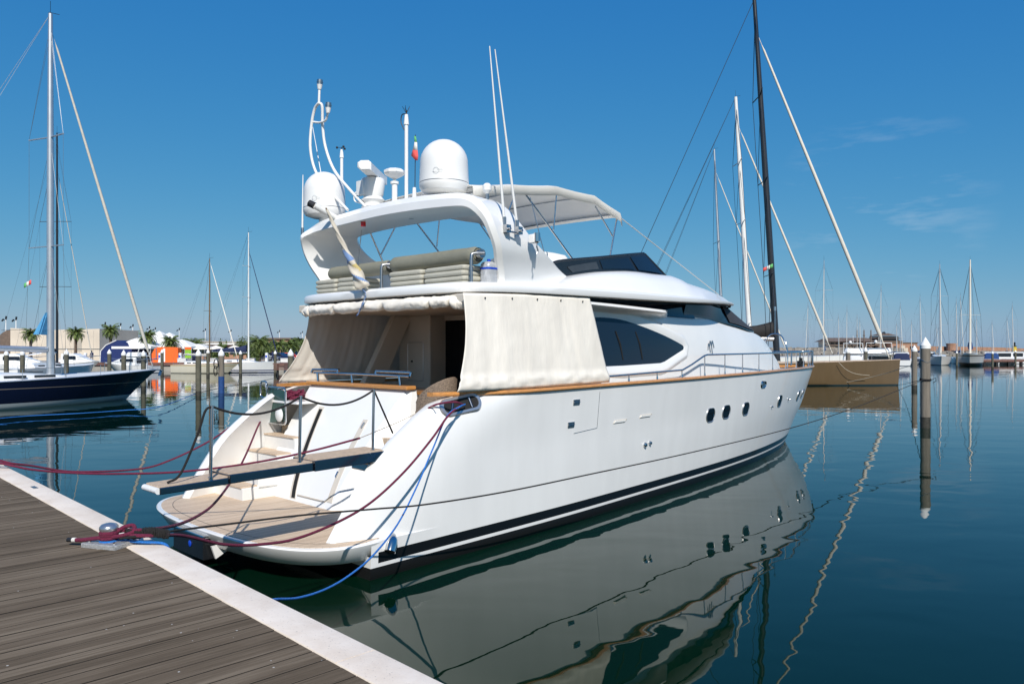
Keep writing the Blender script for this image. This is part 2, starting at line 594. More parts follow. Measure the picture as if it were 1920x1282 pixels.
w = MB().add([(-6000, -300, 0), (6000, -300, 0), (6000, 9000, 0), (-6000, 9000, 0)], [(0, 1, 2, 3)])
tag(w.build('water', 'water', smooth=0), kind='structure')

# quay frame: e runs along the edge (towards the lower right of the picture), n out over the water
QO = Vector((-3.66, 6.77, 0))
QE = Vector((0.7, -0.7141, 0)).normalized()
QN = Vector((0.7141, 0.7, 0)).normalized()
QZ = 1.35
def qp(e, n, z=QZ):
    return QO + QE * e + QN * n + Vector((0, 0, z))
QM = Matrix(((QE.x, QN.x, 0, QO.x), (QE.y, QN.y, 0, QO.y), (0, 0, 1, 0), (0, 0, 0, 1)))

def boardwalk_mat():
    m, nt, b = nodemat('weathered_boards')
    b.inputs['Roughness'].default_value = 0.85
    b.inputs['Specular IOR Level'].default_value = 0.12
    t = nt.nodes.new('ShaderNodeTexCoord')
    sp = nt.nodes.new('ShaderNodeSeparateXYZ')
    nt.links.new(t.outputs['Object'], sp.inputs[0])
    fl = math_node(nt, 'FLOOR', math_node(nt, 'DIVIDE', sp.outputs['X'], 0.145))
    w_ = nt.nodes.new('ShaderNodeTexWhiteNoise')
    w_.noise_dimensions = '1D'
    nt.links.new(fl, w_.inputs['W'])
    mp = nt.nodes.new('ShaderNodeMapping')
    mp.inputs['Scale'].default_value = (60, 1.6, 1)
    nt.links.new(t.outputs['Object'], mp.inputs['Vector'])
    ad = nt.nodes.new('ShaderNodeVectorMath')
    ad.operation = 'ADD'
    nt.links.new(mp.outputs['Vector'], ad.inputs[0])
    sc = nt.nodes.new('ShaderNodeCombineXYZ')
    nt.links.new(math_node(nt, 'MULTIPLY', w_.outputs['Value'], 40.0), sc.inputs['Y'])
    nt.links.new(sc.outputs[0], ad.inputs[1])
    n = nt.nodes.new('ShaderNodeTexNoise')
    n.inputs['Scale'].default_value = 1.0
    n.inputs['Detail'].default_value = 8
    n.inputs['Roughness'].default_value = 0.7
    nt.links.new(ad.outputs[0], n.inputs['Vector'])
    n4 = nt.nodes.new('ShaderNodeTexNoise')
    n4.inputs['Scale'].default_value = 1.3
    n4.inputs['Detail'].default_value = 6
    nt.links.new(t.outputs['Object'], n4.inputs['Vector'])
    s = math_node(nt, 'ADD', math_node(nt, 'MULTIPLY', n.outputs['Fac'], 0.75), math_node(nt, 'MULTIPLY', w_.outputs['Value'], 0.20))
    s = math_node(nt, 'ADD', s, math_node(nt, 'MULTIPLY', n4.outputs['Fac'], 0.25))
    r = nt.nodes.new('ShaderNodeValToRGB')
    e = r.color_ramp.elements
    e[0].position = 0.30; e[0].color = (0.052, 0.039, 0.024, 1)
    e[1].position = 0.85; e[1].color = (0.236, 0.188, 0.134, 1)
    k = e.new(0.56); k.color = (0.126, 0.0955, 0.0655, 1)
    nt.links.new(s, r.inputs['Fac'])
    # pale flecks: grit and gull droppings
    v = nt.nodes.new('ShaderNodeTexVoronoi')
    v.inputs['Scale'].default_value = 11.0
    nt.links.new(t.outputs['Object'], v.inputs['Vector'])
    vf = math_node(nt, 'LESS_THAN', v.outputs['Distance'], 0.065)
    vw = nt.nodes.new('ShaderNodeSeparateColor')
    nt.links.new(v.outputs['Color'], vw.inputs[0])
    vf = math_node(nt, 'MULTIPLY', vf, math_node(nt, 'GREATER_THAN', vw.outputs[0], 0.62))
    mx = nt.nodes.new('ShaderNodeMixRGB')
    nt.links.new(vf, mx.inputs['Fac'])
    nt.links.new(r.outputs['Color'], mx.inputs['Color1'])
    mx.inputs['Color2'].default_value = (0.5, 0.48, 0.44, 1)
    nt.links.new(mx.outputs['Color'], b.inputs['Base Color'])
    bp = nt.nodes.new('ShaderNodeBump')
    bp.inputs['Strength'].default_value = 0.6
    bp.inputs['Distance'].default_value = 0.006
    nt.links.new(n.outputs['Fac'], bp.inputs['Height'])
    nt.links.new(bp.outputs['Normal'], b.inputs['Normal'])
    MATS['weathered_boards'] = m
boardwalk_mat()

def coping_mat():
    m, nt, b = nodemat('coping_stone')
    b.inputs['Roughness'].default_value = 0.9
    t = nt.nodes.new('ShaderNodeTexCoord')
    n = nt.nodes.new('ShaderNodeTexNoise')
    n.inputs['Scale'].default_value = 2.2
    n.inputs['Detail'].default_value = 9
    n.inputs['Roughness'].default_value = 0.65
    nt.links.new(t.outputs['Object'], n.inputs['Vector'])
    r = nt.nodes.new('ShaderNodeValToRGB')
    e = r.color_ramp.elements
    e[0].position = 0.32; e[0].color = (0.72, 0.60, 0.48, 1)
    e[1].position = 0.60; e[1].color = (0.86, 0.755, 0.635, 1)
    nt.links.new(n.outputs['Fac'], r.inputs['Fac'])
    v = nt.nodes.new('ShaderNodeTexNoise')
    v.inputs['Scale'].default_value = 60.0
    v.inputs['Detail'].default_value = 3
    nt.links.new(t.outputs['Object'], v.inputs['Vector'])
    vf = math_node(nt, 'LESS_THAN', v.outputs['Fac'], 0.33)
    mx = nt.nodes.new('ShaderNodeMixRGB')
    nt.links.new(math_node(nt, 'MULTIPLY', vf, 0.5), mx.inputs['Fac'])
    nt.links.new(r.outputs['Color'], mx.inputs['Color1'])
    mx.inputs['Color2'].default_value = (0.34, 0.30, 0.26, 1)
    nt.links.new(mx.outputs['Color'], b.inputs['Base Color'])
    bp = nt.nodes.new('ShaderNodeBump')
    bp.inputs['Strength'].default_value = 0.35
    bp.inputs['Distance'].default_value = 0.004
    nt.links.new(v.outputs['Fac'], bp.inputs['Height'])
    nt.links.new(bp.outputs['Normal'], b.inputs['Normal'])
    MATS['coping_stone'] = m
coping_mat()

bw = MB()
e = -5.6
while e < 11:
    w_ = 0.1355
    dz = random.uniform(-0.0015, 0.0015)
    n1 = -0.005
    n0 = -9.0
    # each board has a shallow groove along its middle
    c = e + w_ / 2
    prof = [(e, -0.030), (e, 0)]
    prof += [(e + w_, 0), (e + w_, -0.030)]
    bw.loft([[Vector((a, n0, QZ + z + dz)) for a, z in prof], [Vector((a, n1, QZ + z + dz)) for a, z in prof]], True)
    e += 0.145
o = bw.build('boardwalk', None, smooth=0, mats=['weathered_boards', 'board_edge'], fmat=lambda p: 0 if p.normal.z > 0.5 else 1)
o.matrix_world = QM
tag(o, kind='structure')
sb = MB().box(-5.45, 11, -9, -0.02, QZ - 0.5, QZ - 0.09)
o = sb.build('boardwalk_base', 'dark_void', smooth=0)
o.matrix_world = QM
tag(o, kind='structure')
cp = MB()
e = -5.40
first = True
while e < 11:
    L_ = 1.86
    a, b_ = e + 0.003, e + L_ - 0.003
    n0, n1 = 0.0, 0.262
    h_ = 0.012
    prof = [(n0, -0.16), (n0, -h_), (n0 + 0.006, 0), (n1 - 0.02, 0), (n1 - 0.006, -0.006), (n1, -0.02), (n1, -0.16)]
    cp.loft([[Vector((a, n, QZ + 0.004 + z)) for n, z in prof], [Vector((b_, n, QZ + 0.004 + z)) for n, z in prof]], True)
    e += L_
o = cp.build('quay_coping', 'coping_stone', smooth=30)
o.matrix_world = QM
tag(o, kind='structure')
# the quay turns away at its left end
c0 = qp(-5.40, 0.262)
cc = MB()
vs = [qp(-5.404, 0.262), c0 + Vector((-6, 0.35, 0)), c0 + Vector((-6.0, -0.02, 0)), qp(-5.404, -0.02)]
cc.prism([p + Vector((0, 0, -0.16)) for p in vs], (0, 0, 0.164))
tag(cc.build('quay_end_coping', 'coping_stone', smooth=0), kind='structure')
qw = MB().box(-5.39, 11, -0.01, 0.2, -2, QZ - 0.157)
o = qw.build('quay_wall', 'concrete', smooth=0)
o.matrix_world = QM
tag(o, kind='structure')

# small drain grate let into the coping, far left
gr = MB().box(-0.09, 0.09, -0.025, 0.025, 0, 0.004)
for k in range(5):
    gr.box(-0.08 + k * 0.035, -0.065 + k * 0.035, -0.018, 0.018, 0.004, 0.006)
o = gr.build('service_plate', 'dull_steel', smooth=0)
o.matrix_world = Matrix.Translation(qp(-3.05, 0.13, QZ + 0.0045)) @ Matrix.Rotation(math.atan2(QE.y, QE.x), 4, 'Z')
tag(o, 'small grey metal plate let into the pale coping near the left end of the quay', 'plate')

# ================================================================== THE MOTOR YACHT
yacht = thing('motor_yacht', 'large white flybridge motor yacht moored stern to the quay', 'motor yacht', YO, PI / 2 - TH)

T_WL = [(0, 2.50), (0.19, 2.40), (0.38, 2.15), (0.55, 1.86), (0.70, 1.50), (0.86, 0.90), (0.94, 0.45), (1, 0.02)]
T_MD = [(0, 2.58), (0.25, 2.40), (0.35, 2.28), (0.49, 2.10), (0.59, 1.94), (0.73, 1.53), (0.866, 0.92), (0.95, 0.40), (1, 0.02)]
T_SH = [(0, 2.60), (0.14, 2.55), (0.25, 2.46), (0.40, 2.32), (0.50, 2.17), (0.60, 1.98), (0.71, 1.67), (0.80, 1.34), (0.87, 1.00), (0.94, 0.58), (1, 0.03)]
T_STEM = [(-0.6, 17.9), (0, 18.7), (0.75, 19.5), (1.35, 20.2), (2.40, 20.9)]
T_EDGE = [(0.5, -0.12), (0.95, 0.17), (1.44, 0.53), (1.84, 1.0), (2.2, 1.55), (2.36, 1.95)]
def sheer(x):
    return 2.31 + 0.09 * min(1, max(0, (x - 3) / 12))
def hull_y(x, z):
    """half breadth of the hull at station x, height z (before the quarter is rounded in)"""
    xe = interp(T_STEM, z)
    t = min(1, max(0, x / xe))
    a, b, c = interp(T_WL, t), interp(T_MD, t), interp(T_SH, t)
    if z < 0: return a * (1 + z * 0.35)
    if z < 1.5:
        k = z / 1.5
        return a + (b - a) * (k ** 0.8)
    k = min(1.0, (z - 1.5) / 0.86)
    return b + (c - b) * k
def quarter(x, z):
    """how far the quarter is rounded in at its after edge"""
    if z < 0.501: return 0.0
    u = (x - interp(T_EDGE, z)) / 1.7
    return 0.30 * max(0, 1 - u) ** 2.4 if u < 1 else 0.0
def skin(x, z, side=-1):
    return Vector((x, side * (hull_y(x, z) - quarter(x, z)), z))
def skin_frame(x, z, side=-1):
    p = skin(x, z, side)
    a = (skin(x + 0.05, z, side) - skin(x - 0.05, z, side)).normalized()
    b = (skin(x, z + 0.04, side) - skin(x, z - 0.04, side)).normalized()
    n = a.cross(b)
    if n.y * side < 0: n = -n
    n.normalize()
    b = n.cross(a)
    if b.z < 0: b = -b
    return p, a, b.normalized(), n

NCOL = 64
hb = MB()
def wall(levels, x0f, side, inner=0.0, x1f=None, ins=True):
    rows = []
    for z, zz in levels:
        x0 = x0f(z)
        x1 = interp(T_STEM, z) if x1f is None else x1f
        row = []
        for i in range(NCOL + 1):
            t = i / NCOL
            t = t * 0.55 + 0.45 * t ** 1.6
            x = x0 + (x1 - x0) * t
            zr = zz if zz < 2.35 else sheer(x)
            y = hull_y(x, z) - (quarter(x, max(z, 0.502)) if ins else 0) - inner
            row.append(Vector((x, side * max(y, 0.0), zr)))
        rows.append(row)
    hb.loft([[r[i] for r in rows] for i in range(NCOL + 1)], cap=False, closed=False)
    return rows
zl_low = [(z, z) for z in (-0.5, -0.2, 0.0, 0.155, 0.225, 0.365, 0.43, 0.5)]
zl_up = [(z, z) for z in (0.5, 0.62, 0.8, 0.95, 1.15, 1.35, 1.5, 1.7, 1.9, 2.05, 2.2, 2.36)]
for side in (-1, 1):
    lo = wall(zl_low, lambda z: 0.30, side, ins=False)
    up = wall(zl_up, lambda z: interp(T_EDGE, max(z, 0.5)), side)
    # ledge between the rounded-in quarter and the full-width lower hull
    hb.loft([[lo[-1][i], up[0][i]] for i in range(NCOL + 1)], cap=False, closed=False)
    # inner face of the wing, back to the cockpit bulkhead
    inn = wall(zl_up, lambda z: interp(T_EDGE, max(z, 0.5)) + 0.05, side, inner=0.20, x1f=5.3)
    hb.loft([[u[0], u[0] * 0.5 + i_[0] * 0.5 + Vector((-0.05, 0, 0)), i_[0]] for u, i_ in zip(up, inn)], cap=False, closed=False)
    # bulwark top
    xs = [p.x for p in inn[-1]]
    outer = [Vector((x, side * (hull_y(x, 2.36) - quarter(x, 2.36)), sheer(x))) for x in xs]
    hb.loft([[a, b] for a, b in zip(outer, inn[-1])], cap=False, closed=False)
# closed counter below the platform
cz = [-0.5, -0.2, 0.0, 0.155, 0.225, 0.30]
hb.loft([[Vector((0.30, -hull_y(0.3, z), z)), Vector((0.30, hull_y(0.3, z), z))] for z in cz], cap=False, closed=False)
hull = hb.build('hull', 'yacht_hull', yacht, smooth=40)

# decks
dk = MB()
xs = [5.3 + (20.6 - 5.3) * i / 30 for i in range(31)]
dk.loft([[Vector((x, -(hull_y(x, 2.2) - 0.03), 2.24)), Vector((x, (hull_y(x, 2.2) - 0.03), 2.24))] for x in xs], cap=False, closed=False)
dk.build('foredeck', 'teak', yacht, smooth=0)
ck = MB().box(1.75, 5.3, -2.25, 2.25, 1.45, 1.6)
ck.build('cockpit_floor', 'teak', yacht, smooth=0)

# swimming platform with its teak inset
half = [(-0.90, 0.0), (-0.88, 0.7), (-0.82, 1.3), (-0.72, 1.75), (-0.56, 2.12), (-0.36, 2.36), (-0.15, 2.49), (0.10, 2.54), (0.45, 2.525)]
half = [tuple(p)[:2] for p in spline([(a, b, 0) for a, b in half], 4)]
def outline(k, x1):
    pts = [(min(x + k, x1), y * (1 - k / 2.6)) for x, y in half if x + k < x1 + 0.001] + [(x1, 2.522 * (1 - k / 2.6))]
    return [(x, -y) for x, y in reversed(pts)] + pts[1:]
sp = MB()
rings = []
for k, z in ((0.34, 0.235), (0.16, 0.25), (0.125, 0.27), (0.012, 0.455), (0.0, 0.485), (0.012, 0.503), (0.05, 0.505)):
    ol = outline(k, 0.45 if z < 0.3 else 0.45)
    rings.append([Vector((x, y, z)) for x, y in ol])
n = min(len(r) for r in rings)
def resample(r, n):
    L_ = [0]
    for a, b in zip(r, r[1:]): L_.append(L_[-1] + (b - a).length)
    out = []
    for i in range(n):
        s_ = L_[-1] * i / (n - 1)
        j = 0
        while j < len(L_) - 2 and L_[j + 1] < s_: j += 1
        t = (s_ - L_[j]) / max(1e-9, L_[j + 1] - L_[j])
        out.append(r[j].lerp(r[j + 1], min(1, t)))
    return out
rings = [resample(r, 72) for r in rings]
sp.loft(rings, True)
sp.box(0.44, 2.0, -2.3, 2.3, 0.30, 0.503)
plat = sp.build('swim_platform', 'gelcoat', yacht, smooth=35)
tk = MB()
ol = resample([Vector((x, y, 0.506)) for x, y in outline(0.06, 0.30)], 72)
ol += [Vector((1.25, 2.25, 0.506)), Vector((1.25, -2.25, 0.506))]
tk.prism(ol, (0, 0, 0.006))
tk.build('teak_inset', 'teak', plat, smooth=0)
sm = MB()      # dark seams that frame the inset and cross it
for k in (0.20,):
    rim = resample([Vector((x, y, 0.5125)) for x, y in outline(k, 0.2)], 60)
    for a, b in zip(rim, rim[1:]): sm.bar(a, b, 0.008, 0.002)
sm.bar((-0.70, 0.6, 0.5125), (1.1, 0.0, 0.5125), 0.008, 0.002)
sm.bar((-0.70, 0.6, 0.5125), (-0.86, 0.6, 0.5125), 0.008, 0.002)
sm.build('caulking_seam', 'black_rubber', plat, smooth=0)
# black locker let into the middle of the platform edge, a boarding ladder housing
lk = MB().box(-0.93, -0.5, -0.36, 0.62, 0.10, 0.40)
lk.build('ladder_housing', 'black_paint', plat, smooth=0, bevel=0.012)
l2 = MB().box(-0.945, -0.5, -0.39, 0.65, 0.405, 0.44)
l2.build('ladder_trim', 'steel', plat, smooth=0, bevel=0.008)
MB().lathe([(0.045, 0), (0.045, 0.006), (0.03, 0.012)], (-0.935, 0.05, 0.27), 16, Matrix.Rotation(-PI / 2, 3, 'Y')).build('blue_lamp', 'blue_plastic', plat)
MB().prism([(-0.86, -0.42, 0.30), (-0.80, -0.42, 0.12), (-0.60, -0.42, 0.22), (-0.60, -0.42, 0.30)], (0, -0.04, 0)).build('bracket', 'gelcoat', plat, smooth=0)

# transom block: sloping garage door between the two stairways
tb = MB()
lo_ = [(1.00, 1.62), (1.00, -0.50), (1.85, -1.35), (2.36, -1.35), (2.36, 1.98), (1.28, 1.98)]
hi_ = [(2.20, 1.99), (2.20, -0.88), (2.29, -0.94), (2.9, -0.94), (2.9, 2.0), (2.22, 2.0)]
hi_ = [(2.20, 1.97), (2.20, -0.86), (2.26, -0.93), (2.36, -0.94), (2.36, 2.0), (2.22, 2.0)]
rings = []
for z in (0.502, 0.7, 0.95, 1.2, 1.45, 1.7, 1.95, 2.2, 2.34):
    k = (z - 0.502) / 1.838
    kk = k ** 1.25
    rings.append([Vector((a[0] + (b[0] - a[0]) * kk, a[1] + (b[1] - a[1]) * k, z)) for a, b in zip(lo_, hi_)])
tb.loft(rings, True)
block = tb.build('transom_block', 'gelcoat', yacht, smooth=25, bevel=0.015)
def tface(y, z, off=0.0):
    k = ((z - 0.502) / 1.838) ** 1.25
    return Vector((1.0 + 1.2 * k - off, y, z + off * 0.5))
def tstrip(y0, y1, w0, z0, z1, off, th=0.006):
    m_ = MB()
    n = 12
    rings = []
    for i in range(n + 1):
        z = z0 + (z1 - z0) * i / n
        y = y0 + (y1 - y0) * i / n
        rings.append([tface(y - w0 / 2, z, off), tface(y + w0 / 2, z, off), tface(y + w0 / 2, z, off - th), tface(y - w0 / 2, z, off - th)])
    return m_.loft(rings, True)
tstrip(0.62, 1.15, 0.17, 0.55, 1.98, 0.004).build('slot_trim', 'cream_panel', block, smooth=0)
tstrip(0.60, 1.13, 0.10, 0.56, 1.94, 0.009).build('garage_slot', 'dark_void', block, smooth=0)
tstrip(-0.42, -0.30, 0.13, 0.62, 1.85, 0.004).build('garage_slot', 'cream_panel', block, smooth=0)
gd = MB()      # outline of the low garage hatch
c = [(0.50, 0.62), (-0.30, 0.62), (-0.40, 0.70), (-0.40, 1.10)]
for a, b in zip(c, c[1:]): gd.bar(tface(a[0], a[1], 0.004), tface(b[0], b[1], 0.004), 0.03, 0.012)
gd.build('hatch_frame', 'cream_panel', block, smooth=0)
MB().bar(tface(-0.34, 0.98, 0.015), tface(-0.34, 1.06, 0.015), 0.03, 0.03).build('latch', 'steel', block, smooth=0, bevel=0.004)
MB().bar(tface(-0.33, 1.72, 0.015), tface(-0.34, 1.80, 0.015), 0.03, 0.03).build('latch', 'dull_steel', block, smooth=0, bevel=0.004)

# varnished cap along the transom and the rail above it
cap = MB()
cap.box(2.12, 2.32, -0.98, 2.02, 2.345, 2.41)
cap.build('varnished_cap', 'varnish', yacht, smooth=0, bevel=0.015)
def rail_tube(pts, r, name, m='steel', parent=yacht, n=10):
    return MB().tube(pts, r, n).build(name, m, parent, smooth=60)
rr_ = MB()
rr_.tube([(2.24, 1.92, 2.56), (2.22, 0.6, 2.57), (2.24, -0.9, 2.56)], 0.022, 10)
rr_.tube([(2.26, 2.0, 2.62), (2.26, 1.15, 2.625)], 0.026, 10)
rr_.tube([(2.26, 0.02, 2.63), (2.26, -0.92, 2.625)], 0.026, 10)
for y, k in ((2.0, 1), (1.15, 1), (0.02, 1), (-0.92, 1)):
    rr_.tube([(2.26, y, 2.625), (2.24, y + (0.02 if y > 1 else -0.0), 2.56)], 0.024, 8)
for y in (1.80, 0.70, -0.65):
    rr_.tube([(2.22, y - 0.04, 2.41), (2.23, y, 2.56)], 0.022, 10)
rr_.build('transom_rail', 'steel', yacht, smooth=60)

# port stairway: four treads, sides, and the tinted gate at their head
for i, (x0, x1, z) in enumerate(((0.42, 0.75, 0.73), (0.70, 1.10, 0.96), (1.05, 1.42, 1.21), (1.38, 1.80, 1.47))):
    st = MB().box(x0 + 0.02, 2.4, 1.2, 2.28, z - 0.30 if i else 0.50, z - 0.022)
    s_ = st.build('step', 'gelcoat_worn', yacht, smooth=0, bevel=0.008)
    MB().box(x0, x1 + 0.03, 1.24, 2.24, z - 0.021, z).build('tread', 'teak', s_, smooth=0)
    st = MB().box(x0 + 0.5, 2.5, -2.28, -1.4, z - 0.30 if i else 0.50, z - 0.022)
    s_ = st.build('step', 'gelcoat_worn', yacht, smooth=0, bevel=0.008)
    MB().box(x0 + 0.48, x1 + 0.53, -2.24, -1.42, z - 0.021, z).build('tread', 'teak', s_, smooth=0)
gate = MB().prism([(1.52, 2.30, 1.66), (1.50, 1.72, 1.70), (1.50, 1.70, 2.26), (1.52, 2.30, 2.29)], (0.015, 0, 0)).build('tinted_gate', 'green_glass' if 'green_glass' in MATS else 'grey_glass', yacht, smooth=0)
def rrect(c, a, b, w, h, r, n=6):
    """rounded rectangle around c in the plane of a, b"""
    pts = []
    for sx, sy, t0 in ((1, 1, 0), (-1, 1, PI / 2), (-1, -1, PI), (1, -1, 1.5 * PI)):
        for k in range(n + 1):
            t = t0 + PI / 2 * k / n
            pts.append(Vector(c) + Vector(a) * (sx * (w / 2 - r) + r * math.cos(t)) + Vector(b) * (sy * (h / 2 - r) + r * math.sin(t)))
    return pts
def ring_tube(pts, r, n=6):
    pts = list(pts) + [pts[0], pts[1]]
    return MB().tube(pts, r, n, cap=False)
ring_tube(rrect((1.50, 2.0, 1.98), (0, 1, 0), (0, 0, 1), 0.64, 0.66, 0.07), 0.018).build('gate_frame', 'steel', gate, smooth=60)
ring_tube(rrect((1.46, 2.38, 2.26), (0, 1, 0), (0, 0, 1), 0.24, 0.30, 0.08), 0.016).build('gate_handle', 'steel', gate, smooth=60)
MB().lathe([(0.001, 0), (0.11, 0.003), (0.13, 0.02), (0.11, 0.035), (0.001, 0.05)], (1.46, 1.80, 1.83), 20, Matrix.Rotation(-PI / 2, 3, 'Y')).build('round_pad', 'white_plastic', gate)

# varnished rubbing strake along the sheer of each side
for side in (-1, 1):
    rs = MB()
    rings = []
    N_ = 70
    for i in range(N_ + 1):
        x = 1.62 + (20.93 - 1.62) * (i / N_)
        xx = max(x, 1.95)
        y = hull_y(x, 2.36) - quarter(xx, 2.36)
        if x < 2.2: y -= 0.12 * ((2.2 - x) / 0.6) ** 2
        zc = sheer(x) + 0.03
        pr = [(-0.09, -0.028), (0.032, -0.028), (0.048, -0.010), (0.048, 0.014), (0.032, 0.034), (-0.09, 0.034)]
        if x > 20.5:
            k = (20.93 - x) / 0.43
            pr = [(a * max(0.15, math.sqrt(k)), b) for a, b in pr]
        rings.append([Vector((x + (0.05 if x > 20.5 else 0), side * max(0.0, y + a), zc + b)) for a, b in pr])
    rs.loft(rings, True)
    rs.build('rubbing_strake', 'varnish', yacht, smooth=40)

# fairlead let into the quarter, starboard and port
for side in (-1, 1):
    p, a, b, n = skin_frame(1.98, 2.19, side)
    a, b = (a * 0.985 + b * 0.17).normalized(), (b * 0.985 - a * 0.17).normalized()
    base = rrect(p + n * 0.012, a, b, 0.62, 0.20, 0.095)
    fl_ = MB()
    r0 = rrect(p - n * 0.01, a, b, 0.72, 0.29, 0.14)
    r1 = rrect(p + n * 0.018, a, b, 0.69, 0.26, 0.125)
    r2 = rrect(p + n * 0.018, a, b, 0.60, 0.185, 0.09)
    r3 = rrect(p - n * 0.012, a, b, 0.58, 0.17, 0.08)
    fl_.loft([r0, r1, r2, r3], cap=False)
    f_ = fl_.build('fairlead', 'chrome_rim', yacht, smooth=40)
    MB().prism(rrect(p + n * 0.004, a, b, 0.61, 0.19, 0.09), n * 0.003).build('opening', 'dark_void', f_, smooth=0)
    MB().cyl(p + n * 0.01 + a * 0.16 - b * 0.08, p + n * 0.01 + a * 0.16 + b * 0.08, 0.022, n=10).build('roller', 'beam_steel', f_, smooth=60)
    MB().cyl(p + n * 0.01 - a * 0.2 - b * 0.08, p + n * 0.01 - a * 0.12 + b * 0.07, 0.020, n=10).build('roller', 'beam_steel', f_, smooth=60)

# portholes along both sides
for side in (-1, 1):
    for x, z, w_, h_ in ((9.93, 1.52, 0.42, 0.31), (10.78, 1.54, 0.42, 0.31), (11.98, 1.54, 0.42, 0.31), (14.86, 1.57, 0.40, 0.32), (17.45, 1.58, 0.40, 0.32), (18.35, 1.60, 0.36, 0.30)):
        p, a, b, n = skin_frame(x, z, side)
        pr_ = MB()
        pr_.loft([rrect(p - n * 0.004, a, b, w_ + 0.03, h_ + 0.03, 0.15), rrect(p + n * 0.018, a, b, w_ + 0.015, h_ + 0.015, 0.145), rrect(p + n * 0.018, a, b, w_ - 0.005, h_ - 0.005, 0.14), rrect(p + n * 0.003, a, b, w_ - 0.03, h_ - 0.03, 0.13)], cap=False)
        q = pr_.build('porthole', 'chrome_rim', yacht, smooth=40)
        MB().prism(rrect(p + n * 0.005, a, b, w_ - 0.02, h_ - 0.02, 0.13), n * 0.004).build('glass', 'dark_glass', q, smooth=0)
        MB().bar(p + n * 0.012 + a * (w_ * 0.30) - b * 0.03, p + n * 0.012 + a * (w_ * 0.30) + b * 0.03, 0.03, 0.02).build('hinge', 'steel', q, smooth=0)
    # bow fairlead with chromed rim
    p, a, b, n = skin_frame(13.1, 2.10, side)
    q = MB().loft([rrect(p - n * 0.004, a, b, 0.40, 0.19, 0.08), rrect(p + n * 0.03, a, b, 0.36, 0.15, 0.07), rrect(p + n * 0.0, a, b, 0.30, 0.10, 0.045)], cap=False).build('side_fairlead', 'steel', yacht, smooth=50)
    MB().prism(rrect(p + n * 0.003, a, b, 0.30, 0.10, 0.045), n * 0.003).build('opening', 'dull_steel', q, smooth=0)
    # two slanted vents, two hinges and the seam of the fuel hatch
    for x, z in ((6.05, 1.66), (6.98, 1.70)):
        p, a, b, n = skin_frame(x, z, side)
        v_ = MB()
        v_.prism([p - a * 0.24 - b * 0.03, p + a * 0.18 - b * 0.03, p + a * 0.26 + b * 0.035, p - a * 0.18 + b * 0.035], n * 0.006)
        q = v_.build('side_vent', 'cream_panel', yacht, smooth=0, bevel=0.003)
        MB().prism([p + n * 0.006 - a * 0.20 - b * 0.012, p + n * 0.006 + a * 0.16 - b * 0.012, p + n * 0.006 + a * 0.19 + b * 0.022, p + n * 0.006 - a * 0.17 + b * 0.022], n * 0.012).build('louvre', 'white_plastic', q, smooth=0)
    for x, z in ((4.62, 2.10), (4.50, 1.72)):
        p, a, b, n = skin_frame(x, z, side)
        h_ = MB()
        h_.prism([p - a * 0.09 - b * 0.045, p + a * 0.09 - b * 0.045, p + a * 0.09 + b * 0.045, p - a * 0.09 + b * 0.045], n * 0.02)
        q = h_.build('hatch_hinge', 'dull_steel', yacht, smooth=0, bevel=0.006)
        MB().cyl(p - a * 0.09 + n * 0.022, p + a * 0.09 + n * 0.022, 0.008, n=8).build('hinge_pin', 'dull_steel', q)
    sh_ = MB()
    loop = [(4.60, 1.56), (5.30, 1.60), (5.32, 2.25)]
    for (xa, za), (xb, zb) in zip(loop, loop[1:]):
        sh_.bar(skin(xa, za, side) + Vector((0, side * 0.001, 0)), skin(xb, zb, side) + Vector((0, side * 0.001, 0)), 0.008, 0.008)
    sh_.build('hatch_seam', 'dull_steel', yacht, smooth=0)
    for x, z, r in ((7.03, 1.13, 0.05), (7.22, 1.15, 0.04), (14.1, 1.46, 0.025), (15.9, 1.56, 0.03)):
        p, a, b, n = skin_frame(x, z, side)
        MB().lathe([(r, 0), (r, 0.02), (r * 0.7, 0.05), (0.002, 0.055)], (0, 0, 0), 12, Matrix((a, b, n)).transposed()).add([], []).build('drain_outlet', 'steel', yacht, smooth=50).location = p
    # exhaust at the quarter
    p, a, b, n = skin_frame(0.62, 0.42, side)
    ex = MB()
    d_ = (b * -0.80 - a * 0.50 + n * 0.30).normalized()
    ex.tube([p - d_ * 0.15 - n * 0.02, p - d_ * 0.12, p - d_ * 0.06 + n * 0.012, p + d_ * 0.02 + n * 0.02, p + d_ * 0.10 + n * 0.02], [0.012, 0.045, 0.072, 0.082, 0.078], 18)
    q = ex.build('exhaust_outlet', 'steel', yacht, smooth=50)
    MB().cyl(p + d_ * 0.101 + n * 0.02, p + d_ * 0.104 + n * 0.02, 0.068, n=16).build('bore', 'dark_void', q)

# ---------------- superstructure
CAB = [  # x, foot half width, mid half width, shoulder half width, shoulder z, crown z
    (5.00, 2.17, 2.12, 2.02, 3.88, 3.95), (6.5, 2.14, 2.09, 1.98, 3.88, 3.95), (8.0, 2.08, 2.04, 1.90, 3.86, 3.95), (9.2, 2.02, 1.95, 1.78, 3.82, 3.93),
    (10.5, 1.88, 1.80, 1.58, 3.79, 3.92), (12.0, 1.68, 1.56, 1.34, 3.68, 3.76), (13.4, 1.45, 1.34, 1.14, 3.56, 3.64), (14.6, 1.22, 1.10, 0.92, 3.44, 3.54),
    (15.4, 1.04, 0.94, 0.76, 3.32, 3.46), (16.5, 0.78, 0.68, 0.50, 3.02, 3.16), (17.1, 0.60, 0.52, 0.36, 2.80, 2.92), (17.5, 0.42, 0.36, 0.22, 2.60, 2.68), (17.65, 0.30, 0.22, 0.1, 2.42, 2.45)]
